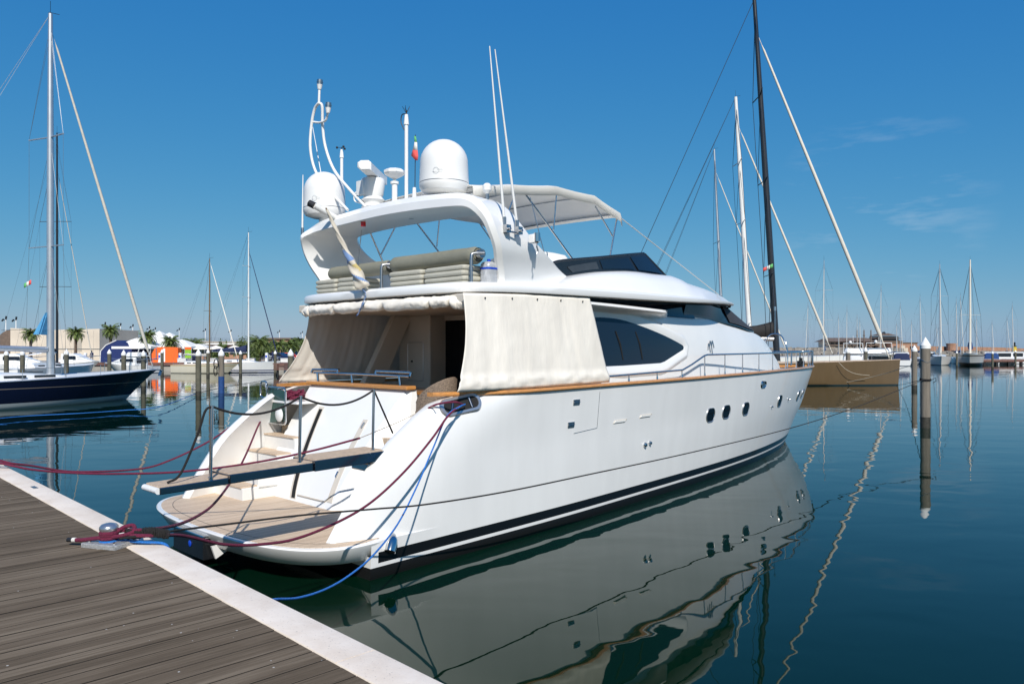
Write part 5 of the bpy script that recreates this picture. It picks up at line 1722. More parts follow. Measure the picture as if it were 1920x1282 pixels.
# ================================================================== OTHER BOATS
def bshape(t, tr):
    a = tr + (1 - tr) * math.sin(min(t / 0.5, 1) * PI / 2)
    return a * (1 - max(0, (t - 0.45) / 0.55) ** 2.1)
def hull_parts(root, L, B, fb, fs, m, deckm='gelcoat_worn', tr=0.7, rake=0.7, plumb=False, cap=None):
    hb, dkb = MB(), MB()
    NS, ZL = 24, [-0.5, -0.1, 0.0, 0.12, 0.3, 0.55, 0.8, 1.0]
    sheer_ = lambda t: fs + (fb - fs) * t ** 1.4
    rk = 0.08 if plumb else rake
    rows = []
    for i in range(NS + 1):
        t = i / NS
        sh = sheer_(t)
        half_ = []
        for k in ZL:
            z = k * sh if k > 0 else k
            xe = L - rk * (1 - max(k, 0)) ** 0.9 * (fb / 1.2) - (0.9 if k < -0.05 else 0)
            fl = (0.84 + 0.16 * max(k, 0) ** 0.7) if k >= 0 else 0.84 + k * 0.7
            half_.append(Vector((xe * t, B / 2 * bshape(t, tr) * fl, z)))
        rows.append([Vector((p.x, -p.y, p.z)) for p in reversed(half_)] + [p for p in half_])
    hb.loft(rows, cap=False, closed=False)
    n = len(rows[0])
    hb.add(rows[0], [tuple(range(n))])
    h = hb.build('hull', m, root, smooth=50)
    dkb.loft([[r[0] + Vector((0, 0.0, 0.01)), Vector((r[0].x, 0, r[0].z + 0.07)), r[-1] + Vector((0, 0, 0.01))] for r in rows], cap=False, closed=False)
    dkb.build('deck', deckm, root, smooth=50)
    tr_ = MB()
    tr_.tube([r[0] + Vector((0, 0, 0.02)) for r in rows] , 0.035, 5)
    tr_.tube([r[-1] + Vector((0, 0, 0.02)) for r in rows], 0.035, 5)
    if cap: tr_.build('toe_rail', cap, root, smooth=50)
    return sheer_
def rig(root, L, mx, h, r, m, fs_=0.95, fsm='furled_sail', fr=0.06, rake=0.0, spread=(0.35, 0.68), B=4.0, deck=1.4, boom=None, cover=None, covr=0.18, back=True, boomz=1.3, wire=0.008, bowx=None):
    base, top = Vector((mx, 0, deck)), Vector((mx - rake, 0, h))
    pos = lambda k: base.lerp(top, k)
    ms = MB().tube([base, pos(0.5), top], [r, r * 0.95, r * 0.6], 10).build('mast', m, root, smooth=60)
    for k in spread:
        c = pos(k)
        MB().bar(c + Vector((-0.25, -B * 0.36, -0.05)), c, 0.10, 0.04).bar(c + Vector((-0.25, B * 0.36, -0.05)), c, 0.10, 0.04).build('spreader', m, ms, smooth=0)
    MB().cyl(top, top + Vector((0, 0, 0.7)), 0.012, n=5).bar(top + Vector((-0.1, 0, 0.05)), top + Vector((0.5, 0, 0.15)), 0.03, 0.02).build('masthead_gear', 'black_paint', ms, smooth=0)
    bx = L - 0.3 if bowx is None else bowx
    f0 = pos(fs_)
    if fsm:
        f1 = Vector((bx, 0, deck + 0.35))
        MB().tube([f0, f0.lerp(f1, 0.04), f0.lerp(f1, 0.06), f0.lerp(f1, 0.5), f0.lerp(f1, 0.93), f0.lerp(f1, 0.95), f1], [wire, wire, fr * 0.6, fr, fr * 1.15, wire * 2, wire * 2], 8).build('furled_foresail', fsm, root, smooth=60)
    rg = MB()
    for s_ in (-1, 1):
        tips = [pos(k) + Vector((-0.25, s_ * B * 0.36, -0.05)) for k in spread]
        ch_ = Vector((mx - 0.3, s_ * B * 0.44, deck))
        rg.tube([ch_] + tips + [pos(0.97)], wire, 4)
        prev = ch_
        for q, k in zip(tips, list(spread[1:]) + [0.96]):
            rg.tube([q, pos(k if k != 0.96 else 0.96) - Vector((0, 0, 0.3))], wire, 4)
        rg.tube([ch_, pos(spread[0])], wire, 4)
    if back:
        rg.tube([top, Vector((0.1, B * 0.2, deck))], wire, 4)
        rg.tube([top, Vector((0.1, -B * 0.2, deck))], wire, 4)
    rg.build('rigging', 'wire', root, smooth=0)
    if boom:
        b0, b1 = Vector((mx - 0.2, 0, deck + boomz)), Vector((mx - boom, 0, deck + boomz + 0.15))
        bo_ = MB().tube([b0, b1], r * 0.75, 8).build('boom', m if not cover else 'aluminium', root, smooth=60)
        if cover:
            rings = []
            for i in range(13):
                t = i / 12
                c = b0.lerp(b1, 0.02 + 0.94 * t)
                hh = covr * (2.6 - 1.9 * t ** 0.6) if covr > 0.25 else covr * (1.5 - 0.6 * t)
                rings.append([c + Vector((0, math.cos(a) * covr * 0.7, r * 0.4 + hh * 0.5 + math.sin(a) * hh * 0.6 + 0.03 * math.sin(i * 2))) for a in [2 * PI * q / 10 for q in range(10)]])
            MB().loft(rings, True).build('sail_cover', cover, bo_, smooth=60)
    return ms
def coach(root, x0, x1, w_, z, h, m='gelcoat', win=True, wm='dark_window', nwin=3):
    rings = []
    for t, k in ((0, 0.75), (0.02, 0.92), (0.5, 1.0), (0.8, 0.75), (0.97, 0.30), (1.0, 0.12)):
        x = x0 + (x1 - x0) * t
        hh = h * (1 if t < 0.6 else 1 - (t - 0.6) / 0.4 * 0.85)
        ww = w_ / 2 * (1 if t < 0.5 else 1 - (t - 0.5) * 0.9)
        rings.append([Vector((x, -ww, z)), Vector((x, -ww * 0.9, z + hh * 0.8)), Vector((x, -ww * 0.7, z + hh)), Vector((x, ww * 0.7, z + hh)), Vector((x, ww * 0.9, z + hh * 0.8)), Vector((x, ww, z))])
    c = MB().loft(rings, True).build('cabin', m, root, smooth=30)
    if win:
        for q in range(nwin):
            xa = x0 + (x1 - x0) * (0.08 + 0.18 * q)
            for s_ in (-1, 1):
                MB().box(xa, xa + (x1 - x0) * 0.13, s_ * w_ * 0.476 - 0.02, s_ * w_ * 0.476 + 0.02, z + h * 0.3, z + h * 0.62).build('window', wm, c, smooth=0)
    return c
def lifelines(root, L, B, sheer_, tr=0.7, hgt=0.6, x0=0.05, n=8):
    for s_ in (-1, 1):
        pts = []
        for i in range(n):
            t = x0 + (0.97 - x0) * i / (n - 1)
            p = Vector((L * t, s_ * B / 2 * bshape(t, tr) * 0.95, sheer_(t)))
            MB().cyl(p, p + Vector((0, 0, hgt)), 0.014, n=5).build('stanchion', 'steel', root)
            pts.append(p + Vector((0, 0, hgt)))
        MB().tube(pts, 0.008, 4).build('lifeline', 'wire', root)
def boat_root(name, label, cat, stern, bow, group=None):
    d = Vector(bow) - Vector(stern)
    return thing(name, label, cat, (stern[0], stern[1], 0), math.atan2(d.y, d.x), group), d.length

GB = 'sailing boats moored round the harbour'
hull_mat('navy_hull', (0.006, 0.009, 0.030), [(-1, 0.0, (0.1, 0.12, 0.12)), (0.0, 0.30, (0.42, 0.46, 0.46)), (1.02, 1.05, (0.3, 0.25, 0.2))], rough=0.15)
hull_mat('cream_hull', (0.62, 0.58, 0.47), [(-1, 0.06, (0.05, 0.06, 0.06)), (0.92, 0.98, (0.45, 0.33, 0.12))])
hull_mat('white_hull', (0.76, 0.77, 0.78), [(-1, 0.10, (0.02, 0.04, 0.12)), (0.22, 0.36, (0.015, 0.03, 0.12))])
hull_mat('plain_hull', (0.76, 0.76, 0.75), [(-1, 0.08, (0.05, 0.07, 0.1))])
hull_mat('race_hull', (0.76, 0.76, 0.72), [(-1, 0.3, (0.02, 0.02, 0.02)), (1.25, 1.5, (0.03, 0.03, 0.035))])
hull_mat('bronze_hull', (0.130, 0.087, 0.045), [(-1, 0.10, (0.02, 0.035, 0.04))], rough=0.22, coat=0.5, stain=0.08)
hull_mat('ketch_hull', (0.72, 0.72, 0.72), [(-1, 0.55, (0.02, 0.02, 0.022)), (1.75, 1.9, (0.05, 0.02, 0.02))])

# navy sloop on the left
r, L = boat_root('sailing_yacht', 'navy blue sloop with a tall pale mast and pale boot stripe at the left margin', 'sailing boat', (-30.0, 32.3), (-22.3, 47.6), GB)
s = hull_parts(r, L, 4.6, 1.73, 1.25, 'navy_hull', tr=0.75, rake=1.5, cap='aluminium')
coach(r, 3.5, 12.0, 2.6, 1.40, 0.42, nwin=4)
rig(r, L, L - 6.75, 21.4, 0.195, 'aluminium', fs_=0.965, fr=0.085, B=4.2, deck=1.5, spread=(0.36, 0.66), boom=6.0, boomz=1.5, covr=0.16)
lifelines(r, L, 4.6, s, 0.75)
MB().box(9.2, 9.8, -0.3, 0.3, 1.78, 1.83).build('deck_hatch', 'blue_glass', r)
MB().cyl((0.8, 0, 1.3), (0.8, 0, 2.3), 0.02).build('wheel_post', 'steel', r)
# bow anchor gear
MB().bar((L - 0.5, 0, 1.78), (L + 0.35, 0, 1.70), 0.18, 0.06).bar((L + 0.3, 0, 1.7), (L + 0.15, 0, 1.35), 0.22, 0.05).build('anchor', 'dull_steel', r, smooth=0)
MB().tube(spline([(L - 1.1, -0.75, 2.35), (L - 0.2, -0.3, 2.42), (L + 0.1, 0, 2.42), (L - 0.2, 0.3, 2.42), (L - 1.1, 0.75, 2.35)], 5), 0.02, 6).build('pulpit', 'steel', r)
MB().tube([(L - 6.9, 0.05, 5.7), (L - 6.95, 0.1, 4.1), (L - 9.2, 0.2, 4.0)], 0.01, 4).build('halyard', 'wire', r)
# blue sail bag hanging in front of its mast
a = at(85, 586, 41.3); b_ = at(62, 627, 40.8); c = at(85, 628, 41.3)
sb_ = MB().prism([a, b_, b_ + Vector((0.3, 0, 0)), c], (0.05, 0.10, 0)).build('blue_sail_bag', 'sky_cloth', smooth=0)
tag(sb_, 'bright blue triangular cloth hanging beside the pale mast of the navy sloop', 'sail bag')

def rel_boat(name, label, umast, Y, ang, L, mxf, top_v, m, group=GB, **k):
    """sailing boat whose mast stands behind pixel column umast at depth Y"""
    X = (umast - CX) / FPX * Y
    d = Vector((math.sin(ang), math.cos(ang), 0))
    mx = L * mxf
    stern = Vector((X, Y, 0)) - d * mx
    r, L_ = boat_root(name, label, 'sailing boat', stern, stern + d * L, group)
    h = H + (VH - top_v) * Y / FPX
    return r, h, mx
r, h, mx = rel_boat('sailing_yacht', 'sailing boat with a slim black mast rising directly behind the navy sloop', 107, 75, math.radians(2), 14, 0.55, 250, None)
s = hull_parts(r, 14, 4.2, 1.5, 1.2, 'plain_hull')
coach(r, 2.5, 9.5, 2.6, 1.3, 0.4)
rig(r, 14, mx, h, 0.12, 'black_mast', fs_=0.85, fsm='furled_sail', fr=0.04, B=4.4, spread=(0.34, 0.62, 0.9)[:2], boom=5, cover='black_cloth', covr=0.2)

r, h, mx = rel_boat('sailing_yacht', 'small cream-hulled sloop with a brown wooden mast and tan furled foresail', 393, 95.5, math.radians(96), 8.9, 0.545, 485, None)
s = hull_parts(r, 8.9, 2.8, 1.35, 1.05, 'cream_hull', tr=0.45, rake=1.5, cap='varnish')
coach(r, 2.0, 6.2, 1.9, 1.12, 0.42, nwin=2)
rig(r, 8.9, mx, h, 0.09, 'wood_mast', fs_=0.98, fsm='canvas', fr=0.06, B=2.6, deck=1.3, spread=(0.5,), boom=3.5, cover='flag_cream', covr=0.12, boomz=0.9)
lifelines(r, 8.9, 2.8, s, 0.45, 0.5, n=6)
r, h, mx = rel_boat('sailing_yacht', 'white sloop with two dark blue waterline stripes and a navy sail cover', 466, 99, math.radians(93), 10.2, 0.58, 436, None)
s = hull_parts(r, 10.2, 3.4, 1.45, 1.15, 'white_hull', rake=0.8)
coach(r, 2.0, 7.6, 2.3, 1.25, 0.45, nwin=2)
rig(r, 10.2, mx, h, 0.10, 'white_mast', fs_=0.87, fsm='navy_cloth', fr=0.06, B=3.4, deck=1.4, spread=(0.5, 0.74), boom=4.9, cover='navy_cloth', covr=0.34, boomz=1.2)
lifelines(r, 10.2, 3.4, s, 0.7, 0.5, n=6)

# bronze racing yacht with the tall black mast
r, L = boat_root('racing_yacht', 'long bronze-brown racing yacht with plumb bow and a tall raked black mast', 'sailing boat', (7.0, 66.5), (32.6, 63.6), GB)
s = hull_parts(r, L, 5.6, 2.12, 1.55, 'bronze_hull', 'deck_far', tr=0.85, plumb=True, cap='deck_far')
mx = L - 10.0
rig(r, L, mx, 33.0, 0.27, 'black_mast', fs_=0.91, fsm='furled_sail', fr=0.15, rake=1.9, spread=(0.24, 0.50, 0.735), B=5.4, deck=2.0, boom=8.6, cover='black_cloth', covr=0.5, boomz=1.9, wire=0.025, bowx=L - 0.9)
lifelines(r, L, 5.6, s, 0.85, 0.6, n=14)
coach(r, 5, 13, 2.8, 1.75, 0.45, m='deck_far', win=False)
MB().tube(spline([(L - 1.2, -0.8, 2.7), (L - 0.3, -0.3, 2.8), (L + 0.0, 0, 2.8), (L - 0.3, 0.3, 2.8), (L - 1.2, 0.8, 2.7)], 5), 0.025, 6).build('pulpit', 'steel', r)
MB().tube(spline([(L - 5.6, -2.12, 1.95), (L - 5.0, -2.12, 1.35), (L - 4.2, -2.0, 1.0), (L - 3.0, -1.55, 0.86)], 5), 0.02, 5).build('fairlead_line', 'tan_rope', r)
cf = thing('courtesy_flag', 'small green, white and red flag under the lower spreader of the tall black mast', 'flag', at(1424, 500, 63.9))
for i, mm in enumerate(('flag_green', 'flag_white', 'flag_red')):
    MB().loft([[Vector((1.15 - 0.28 * (i + k), 0, -0.05 - 0.13 * (i + k) + dz)) for dz in (0.32, 0)] for k in (0, 1)], cap=False, closed=False).build(('green_band', 'white_band', 'red_band')[i], mm, cf, solid=0.01)

r, h, mx = rel_boat('racing_yacht', 'white racing yacht with a black side stripe and white mast, behind the bronze hull', 1408, 80, math.radians(92), 24, 0.60, 182, None)
s = hull_parts(r, 24, 5.2, 2.35, 1.9, 'race_hull', 'gelcoat_worn', tr=0.85, plumb=True)
coach(r, 7, 15, 2.8, 2.05, 0.5, win=False)
rig(r, 24, mx, h, 0.28, 'white_mast', fs_=0.90, fsm='furled_sail', fr=0.12, rake=1.6, spread=(0.13, 0.52, 0.75), B=5, deck=2.2, boom=7, boomz=1.6, bowx=mx + 8.5, wire=0.02)
lifelines(r, 24, 5.2, s, 0.85, 0.6, n=12)
r, h, mx = rel_boat('sailing_yacht', 'sailing boat whose grey mast rises behind the foredeck of the motor yacht', 1357, 96, math.radians(92), 20, 0.58, 280, None)
s = hull_parts(r, 20, 4.8, 1.9, 1.5, 'plain_hull')
coach(r, 5, 13, 2.8, 1.7, 0.5)
rig(r, 20, mx, h, 0.19, 'aluminium', fs_=0.90, fr=0.09, rake=1.2, spread=(0.3, 0.56), B=4.8, deck=1.8, boom=6, boomz=1.5, wire=0.018)

# two sloops seen bow-on at the far right
r, h, mx = rel_boat('sailing_yacht', 'white sloop lying bow towards the viewer, left of the dark-bottomed ketch', 1762, 146, math.radians(206), 12, 0.55, 495, None)
s = hull_parts(r, 12, 4.0, 1.75, 1.4, 'plain_hull', rake=1.0)
coach(r, 2, 9, 2.6, 1.5, 0.5)
rig(r, 12, mx, h, 0.14, 'aluminium', fs_=0.95, fr=0.07, B=4, spread=(0.35, 0.66), boom=4.5, cover='canvas', covr=0.5, boomz=0.8, wire=0.02)
r, h, mx = rel_boat('sailing_yacht', 'black-bottomed white ketch lying bow-on at the far right with blue sail covers', 1819, 141, math.radians(212), 14, 0.6, 487, None)
s = hull_parts(r, 14, 4.6, 2.3, 1.6, 'ketch_hull', rake=1.6)
coach(r, 3, 9, 2.6, 1.8, 0.5)
rig(r, 14, mx, h, 0.20, 'furled_sail', fs_=0.98, fsm=None, B=4.6, spread=(0.42,), deck=2.0, boom=5.5, cover='blue_cloth', covr=0.6, boomz=0.8, wire=0.02)

# the crowd of small sloops on the far pontoons: one is built, the rest are copies
proto, h0, mx = rel_boat('sailing_yacht', 'x', 1545, 120, math.radians(204), 11, 0.55, 488, None)
hull_parts(proto, 11, 3.6, 1.35, 1.1, 'plain_hull')
coach(proto, 2, 8, 2.3, 1.2, 0.42)
rig(proto, 11, mx, h0, 0.085, 'aluminium', fs_=0.95, fr=0.05, B=3.6, spread=(0.4, 0.7), boom=4.3, cover='blue_cloth', covr=0.28, wire=0.006)
proto['label'] = 'distant sloop whose pale mast stands just right of the black-masted yacht'
ppos = proto.location.copy(); pang = proto.rotation_euler.z
masts = [(1515, 568, 150, 'distant sloop with a short mast left of the bare forestay of the white racing yacht'),
 (1588, 576, 165, 'distant sloop moored in front of the long dark-roofed hall'),
 (1612, 597, 175, 'small distant sloop before the middle of the dark-roofed hall'),
 (1652, 535, 150, 'distant sloop whose mast rises beside the lower end of the bronze yacht forestay'),
 (1681, 605, 155, 'little distant sloop in front of the pagoda roof'),
 (1688, 569, 150, 'distant sloop whose white mast rises right of the pagoda roof'),
 (1709, 602, 150, 'little distant sloop before the brick house, left of the paired piles'),
 (1725, 555, 160, 'distant sloop whose mast shows between the two white-capped piles'),
 (1756, 610, 190, 'tiny distant sloop left of the bow-on white sloop'),
 (1793, 560, 165, 'distant sloop whose slim mast is the left one of a pair left of the ketch'),
 (1801, 553, 160, 'distant sloop whose slim mast is the right one of a pair left of the ketch'),
 (1831, 593, 165, 'distant sloop whose dark mast stands just right of the ketch'),
 (1860, 602, 170, 'distant sloop with a thin mast midway between ketch and right margin'),
 (1888, 594, 175, 'distant sloop whose mast stands left of the yellow beacon'),
 (1898, 569, 165, 'distant sloop with the tallest mast near the right margin'),
 (1607, 590, 200, 'tiny distant sloop behind the others before the hall'),
 (1572, 590, 190, 'tiny distant sloop at the left end of the dark-roofed hall')]
for i, (u, tv, Y, lab) in enumerate(masts):
    hh = H + (VH - tv) * Y / FPX
    X = (u - CX) / FPX * Y
    k = hh / h0
    a = pang + (i * 37 % 11 - 5) * 0.02
    d = Vector((math.cos(a), math.sin(a), 0))
    p = Vector((X, Y, 0)) - d * mx * 0.999 * max(k, 0.75)
    c = dup(proto, p, a, lab)
    c.scale = (max(k, 0.75), max(k, 0.75), k)

# motor boats
def cruiser(name, label, u, Y, ang, L, B, fly=True, cover=None, group='motor cruisers in the marina'):
    X = (u - CX) / FPX * Y
    d = Vector((math.sin(ang), math.cos(ang), 0))
    st = Vector((X, Y, 0)) - d * L * 0.45
    r, L = boat_root(name, label, 'motor boat', st, st + d * L, group)
    hull_parts(r, L, B, 1.5, 1.05, 'plain_hull', rake=1.4, tr=0.9)
    c = MB().loft([[Vector((x, -w_, 1.2)), Vector((x + dx, -w_ * 0.88, z)), Vector((x + dx, w_ * 0.88, z)), Vector((x, w_, 1.2))] for x, w_, z, dx in ((L * 0.25, B * 0.40, 2.45, 0), (L * 0.5, B * 0.40, 2.5, -0.1), (L * 0.62, B * 0.34, 2.3, -0.5), (L * 0.85, B * 0.16, 1.5, 0))], True).build('cabin', 'gelcoat', r, smooth=30)
    for s_ in (-1, 1):
        MB().box(L * 0.30, L * 0.56, s_ * B * 0.385 - 0.03, s_ * B * 0.385 + 0.03, 1.72, 2.15).build('window', 'blue_glass', c, smooth=0)
    MB().box(L * 0.245, L * 0.25, -B * 0.3, B * 0.3, 1.5, 2.25).build('door', 'dark_window', c, smooth=0)
    if fly:
        MB().box(L * 0.2, L * 0.5, -B * 0.40, B * 0.40, 2.5, 2.62).build('flybridge_deck', 'gelcoat', c, bevel=0.04)
        MB().loft([rrect((L * 0.36, 0, 2.62), (1, 0, 0), (0, 1, 0), L * 0.26, B * 0.74, 0.3), rrect((L * 0.34, 0, 3.15), (1, 0, 0), (0, 1, 0), L * 0.2, B * 0.66, 0.3)], True).build('flybridge_coaming', 'gelcoat', c, smooth=40)
        MB().tube([(L * 0.22, -B * 0.38, 2.6), (L * 0.18, -B * 0.36, 3.7), (L * 0.18, B * 0.36, 3.7), (L * 0.22, B * 0.38, 2.6)], 0.05, 8).build('arch', 'white_plastic', c)
        MB().cyl((L * 0.18, 0, 3.7), (L * 0.18, 0, 4.6), 0.02, n=6).sph((L * 0.18, 0.3, 3.85), 0.18, 10).build('mast_and_radar', 'white_plastic', c)
    if cover:
        MB().loft([rrect((L * 0.14, 0, 1.1), (1, 0, 0), (0, 1, 0), L * 0.24, B * 0.8, 0.2), rrect((L * 0.15, 0, 2.1), (1, 0, 0), (0, 1, 0), L * 0.22, B * 0.7, 0.2), rrect((L * 0.15, 0, 2.3), (1, 0, 0), (0, 1, 0), L * 0.16, B * 0.5, 0.2)], True).build('cockpit_cover', cover, r, smooth=40)
    MB().tube(spline([(L * 0.6, -B * 0.42, 2.0), (L * 0.9, -B * 0.2, 2.15), (L * 1.0, 0, 2.2), (L * 0.9, B * 0.2, 2.15), (L * 0.6, B * 0.42, 2.0)], 5), 0.025, 6).build('bow_rail', 'steel', r)
    return r
R90 = math.radians
cruiser('motor_cruiser', 'white motor cruiser with raised flybridge beyond the bow of the navy sloop', 247, 97, R90(-75), 7.5, 2.8).scale = (1, 1, 0.84)
cruiser('motor_cruiser', 'low white launch lying against the quay behind the mast of the navy sloop', 140, 99, R90(95), 6.5, 2.3, fly=False)
cruiser('motor_cruiser', 'white flybridge cruiser seen from astern beneath the bronze yacht forestay', 1648, 84, R90(26), 10, 3.4)
cruiser('motor_cruiser', 'smaller white cruiser with cockpit tent left of the flybridge cruiser', 1602, 90, R90(28), 8, 2.8, cover='white_paint')
cruiser('motor_cruiser', 'white cruiser with a bright blue cockpit cover on the far right pontoon', 1858, 154, R90(30), 8, 3.2, fly=False, cover='blue_cloth')
cruiser('motor_cruiser', 'broad white cruiser right of the blue-covered one on the far pontoon', 1881, 156, R90(30), 9, 4.2, fly=False)
cruiser('motor_cruiser', 'small white cruiser by the right margin, moored under the yellow beacon', 1909, 160, R90(33), 7, 2.8, fly=False)
cruiser('motor_cruiser', 'white cruiser with a navy cover between the bronze bow and the paired piles', 1690, 140, R90(26), 8, 3.4, fly=False, cover='navy_cloth')
cruiser('motor_cruiser', 'small white cruiser half hidden by the tall pile', 1742, 152, R90(28), 7, 2.8, fly=False)
cruiser('motor_cruiser', 'small white launch at the far left behind the boom of the navy sloop', 30, 92, R90(80), 7, 2.4, fly=False)

# ================================================================== PILES
mat('pile_wood', (0.17, 0.148, 0.12), 0.85, var=0.22, vs=2.0, stretch=(6, 6, 0.6), bump=0.4, bs=8, detail=8)
mat('pile_wet', (0.035, 0.032, 0.024), 0.6, var=0.4, vs=12)
mat('pile_green', (0.10, 0.095, 0.068), 0.8, var=0.25, vs=4)
def pile_proto(name, label, rad, top, body='pile_wood', wet=0.32, paint=None):
    r = thing(name, label, 'pile', (0, 0, 0), 0, 'white-capped mooring piles')
    MB().cyl((0, 0, wet if not paint else paint), (0, 0, top - rad * 2.1), rad, rad, n=24, cap=True).build('shaft', body, r, smooth=60)
    if paint: MB().cyl((0, 0, -0.3), (0, 0, paint), rad * 1.03, rad * 1.03, n=24).build('blue_paint', 'blue_cloth', r, smooth=60)
    else: MB().cyl((0, 0, -0.6), (0, 0, wet), rad * 1.02, rad * 1.03, n=24).build('wet_foot', 'pile_wet', r, smooth=60)
    MB().lathe([(rad * 1.06, top - rad * 2.5), (rad * 1.08, top - rad * 1.75), (rad * 0.55, top - rad * 0.8), (0.01, top)], (0, 0, 0), 24).build('cap', 'white_paint', r, smooth=25)
    return r
p1 = pile_proto('mooring_pile', 'tall near grey pile with white conical cap, black line tied round it', 0.175, 3.47, wet=0.42)
p1.location = ((1735 - CX) / FPX * 29.0, 29.0, 0)
kb = MB()
for k in range(3):
    z = 1.82 + 0.03 * k
    kb.tube([Vector((0.19 * math.cos(a), 0.19 * math.sin(a), z + 0.02 * math.sin(a))) for a in [2 * PI * q / 16 for q in range(17)]], 0.014, 6)
kb.tube([(0.15, -0.15, 1.84), (0.28, -0.2, 1.92), (0.30, -0.2, 1.80), (0.2, -0.18, 1.74)], 0.014, 6)
o = kb.build('rope_turns', 'black_rope')
o.location = p1.location
tag(o, 'black line wound in three turns round the tall near pile', 'rope')
kb = MB().tube([Vector((0.18 * math.cos(a), 0.18 * math.sin(a), 2.62 - 0.12 * max(0, -math.sin(a)) ** 2)) for a in [2 * PI * q / 16 for q in range(17)]], 0.010, 5)
kb.build('iron_ring', 'dull_steel', p1)
p2 = pile_proto('mooring_pile', 'second white-capped pile standing just left of and behind the tall near one', 0.19, 3.32, wet=0.35)
p2.location = ((1714.5 - CX) / FPX * 56.5, 56.5, 0)
p3 = pile_proto('mooring_pile', 'brown weathered pile with white cap, left of the blue-painted pile', 0.175, 3.03, 'pile_green', wet=0.3)
p3.location = ((372 - CX) / FPX * 49, 49, 0)
p4_ = pile_proto('mooring_pile', 'white-capped pile whose lower half is painted blue', 0.195, 3.05, paint=1.15)
p4_.location = ((415 - CX) / FPX * 52, 52, 0)
for u, Y, sc_, lab in ((390, 84, 1, 'slim white-capped pile between the brown pile and the blue-painted one'), (451, 86, 0.95, 'slim white-capped pile in front of the navy sail cover'), (516, 90, 0.95, 'slim white-capped pile at the bow of the white sloop'),
        (545, 48, 1, 'stout grey white-capped pile beside the port canvas curtain'), (304, 88, 1, 'white-capped pile in front of the orange tent'), (269, 56, 0.97, 'white-capped pile just behind the bow of the navy sloop'),
        (232, 58, 0.98, 'white-capped pile overlapping the white cruiser behind the navy sloop'), (205, 70, 1.0, 'white-capped pile in front of the blue tent'), (124.5, 60, 1.0, 'white-capped pile right of the pale mast of the navy sloop'),
        (99, 64, 0.98, 'white-capped pile directly behind the pale mast of the navy sloop'), (42, 62, 0.98, 'white-capped pile under the boom of the navy sloop'), (12, 60, 0.98, 'white-capped pile nearest the left margin'),
        (1623, 74, 1.07, 'white-capped pile behind the bronze hull, left of the flybridge cruiser'), (1668, 78, 0.95, 'white-capped pile behind the bronze bow, right of the flybridge cruiser'),
        (1861, 118, 0.9, 'dark distant pile in front of the blue-covered cruiser'), (1794, 130, 0.9, 'dark distant pile between the bow-on sloop and the ketch'), (1904, 140, 0.95, 'distant pile beneath the yellow beacon')):
    dup(p3, ((u - CX) / FPX * Y, Y, 0), u * 0.1, lab, 'white-capped mooring piles', sc_)
dup(p4_, ((1590 - CX) / FPX * 72, 72, 0), 1.0, 'blue-and-white capped pile rising behind the bronze deck', 'white-capped mooring piles', 1.04)
# tyre-like coil hung beside the blue pile
tr_ = MB().tube([at(405 + 4 * math.cos(a), 682 + 9 * math.sin(a), 51.6) for a in [2 * PI * q / 20 for q in range(21)]], 0.035, 6)
tr_.tube([at(404 + 3 * math.cos(a), 695 + 9 * math.sin(a), 51.6) for a in [2 * PI * q / 20 for q in range(21)]], 0.035, 6)
tag(tr_.build('rope_coil', 'black_rope'), 'black coiled hose hanging beside the blue-painted pile', 'rope')

# distant mooring lines
def line(pts, r, m, lab):
    rope([at(*p) for p in pts], r, m, lab, 'mooring lines across the harbour', n=6)
def zl(u, v, z=0.12): return (u, v, FPX * (H - z) / (v - VH))
line([zl(-40, 788), zl(0, 784), zl(60, 779), zl(150, 774.5), zl(230, 769), zl(300, 762, 0.2), (366, 738, 48.8)], 0.018, 'blue_rope', 'thin blue line crossing the water below the navy sloop')
line([(378, 735, 49), (430, 724, 55), (500, 712, 65), (560, 699, 80)], 0.018, 'black_rope', 'thin dark line from the brown pile towards the timber pontoon')
line([(1508, 716, 64), (1560, 720, 63.5), (1610, 712, 62), (1660, 700, 60), (1698, 688, 57.5), (1712, 687, 56.6)], 0.022, 'tan_rope', 'pale line sagging along the bronze hull to the second pile')
line([(1681, 722, 63.5), (1700, 719, 50), (1720, 714, 35), (1734, 711, 29.2)], 0.014, 'black_rope', 'short black line from the bronze bow to the tall near pile')

# ================================================================== SHORE
def wbox(u0, u1, Y, D, z0, z1, name, m, parent=None, bevel=0):
    x0, x1 = (u0 - CX) / FPX * Y, (u1 - CX) / FPX * Y
    return MB().box(x0, x1, Y, Y + D, z0, z1).build(name, m, parent, smooth=0, bevel=bevel)
lq = MB().box(-220, (532 - CX) / FPX * 106, 106, 420, -2, 1.05)
tag(lq.build('shore_quay', 'concrete', smooth=0), kind='structure')
lk_ = MB().box(-220, (532 - CX) / FPX * 106 + 0.1, 105.8, 107.5, 0.75, 1.15)
tag(lk_.build('shore_quay_kerb', 'pontoon_wood', smooth=0), kind='structure')
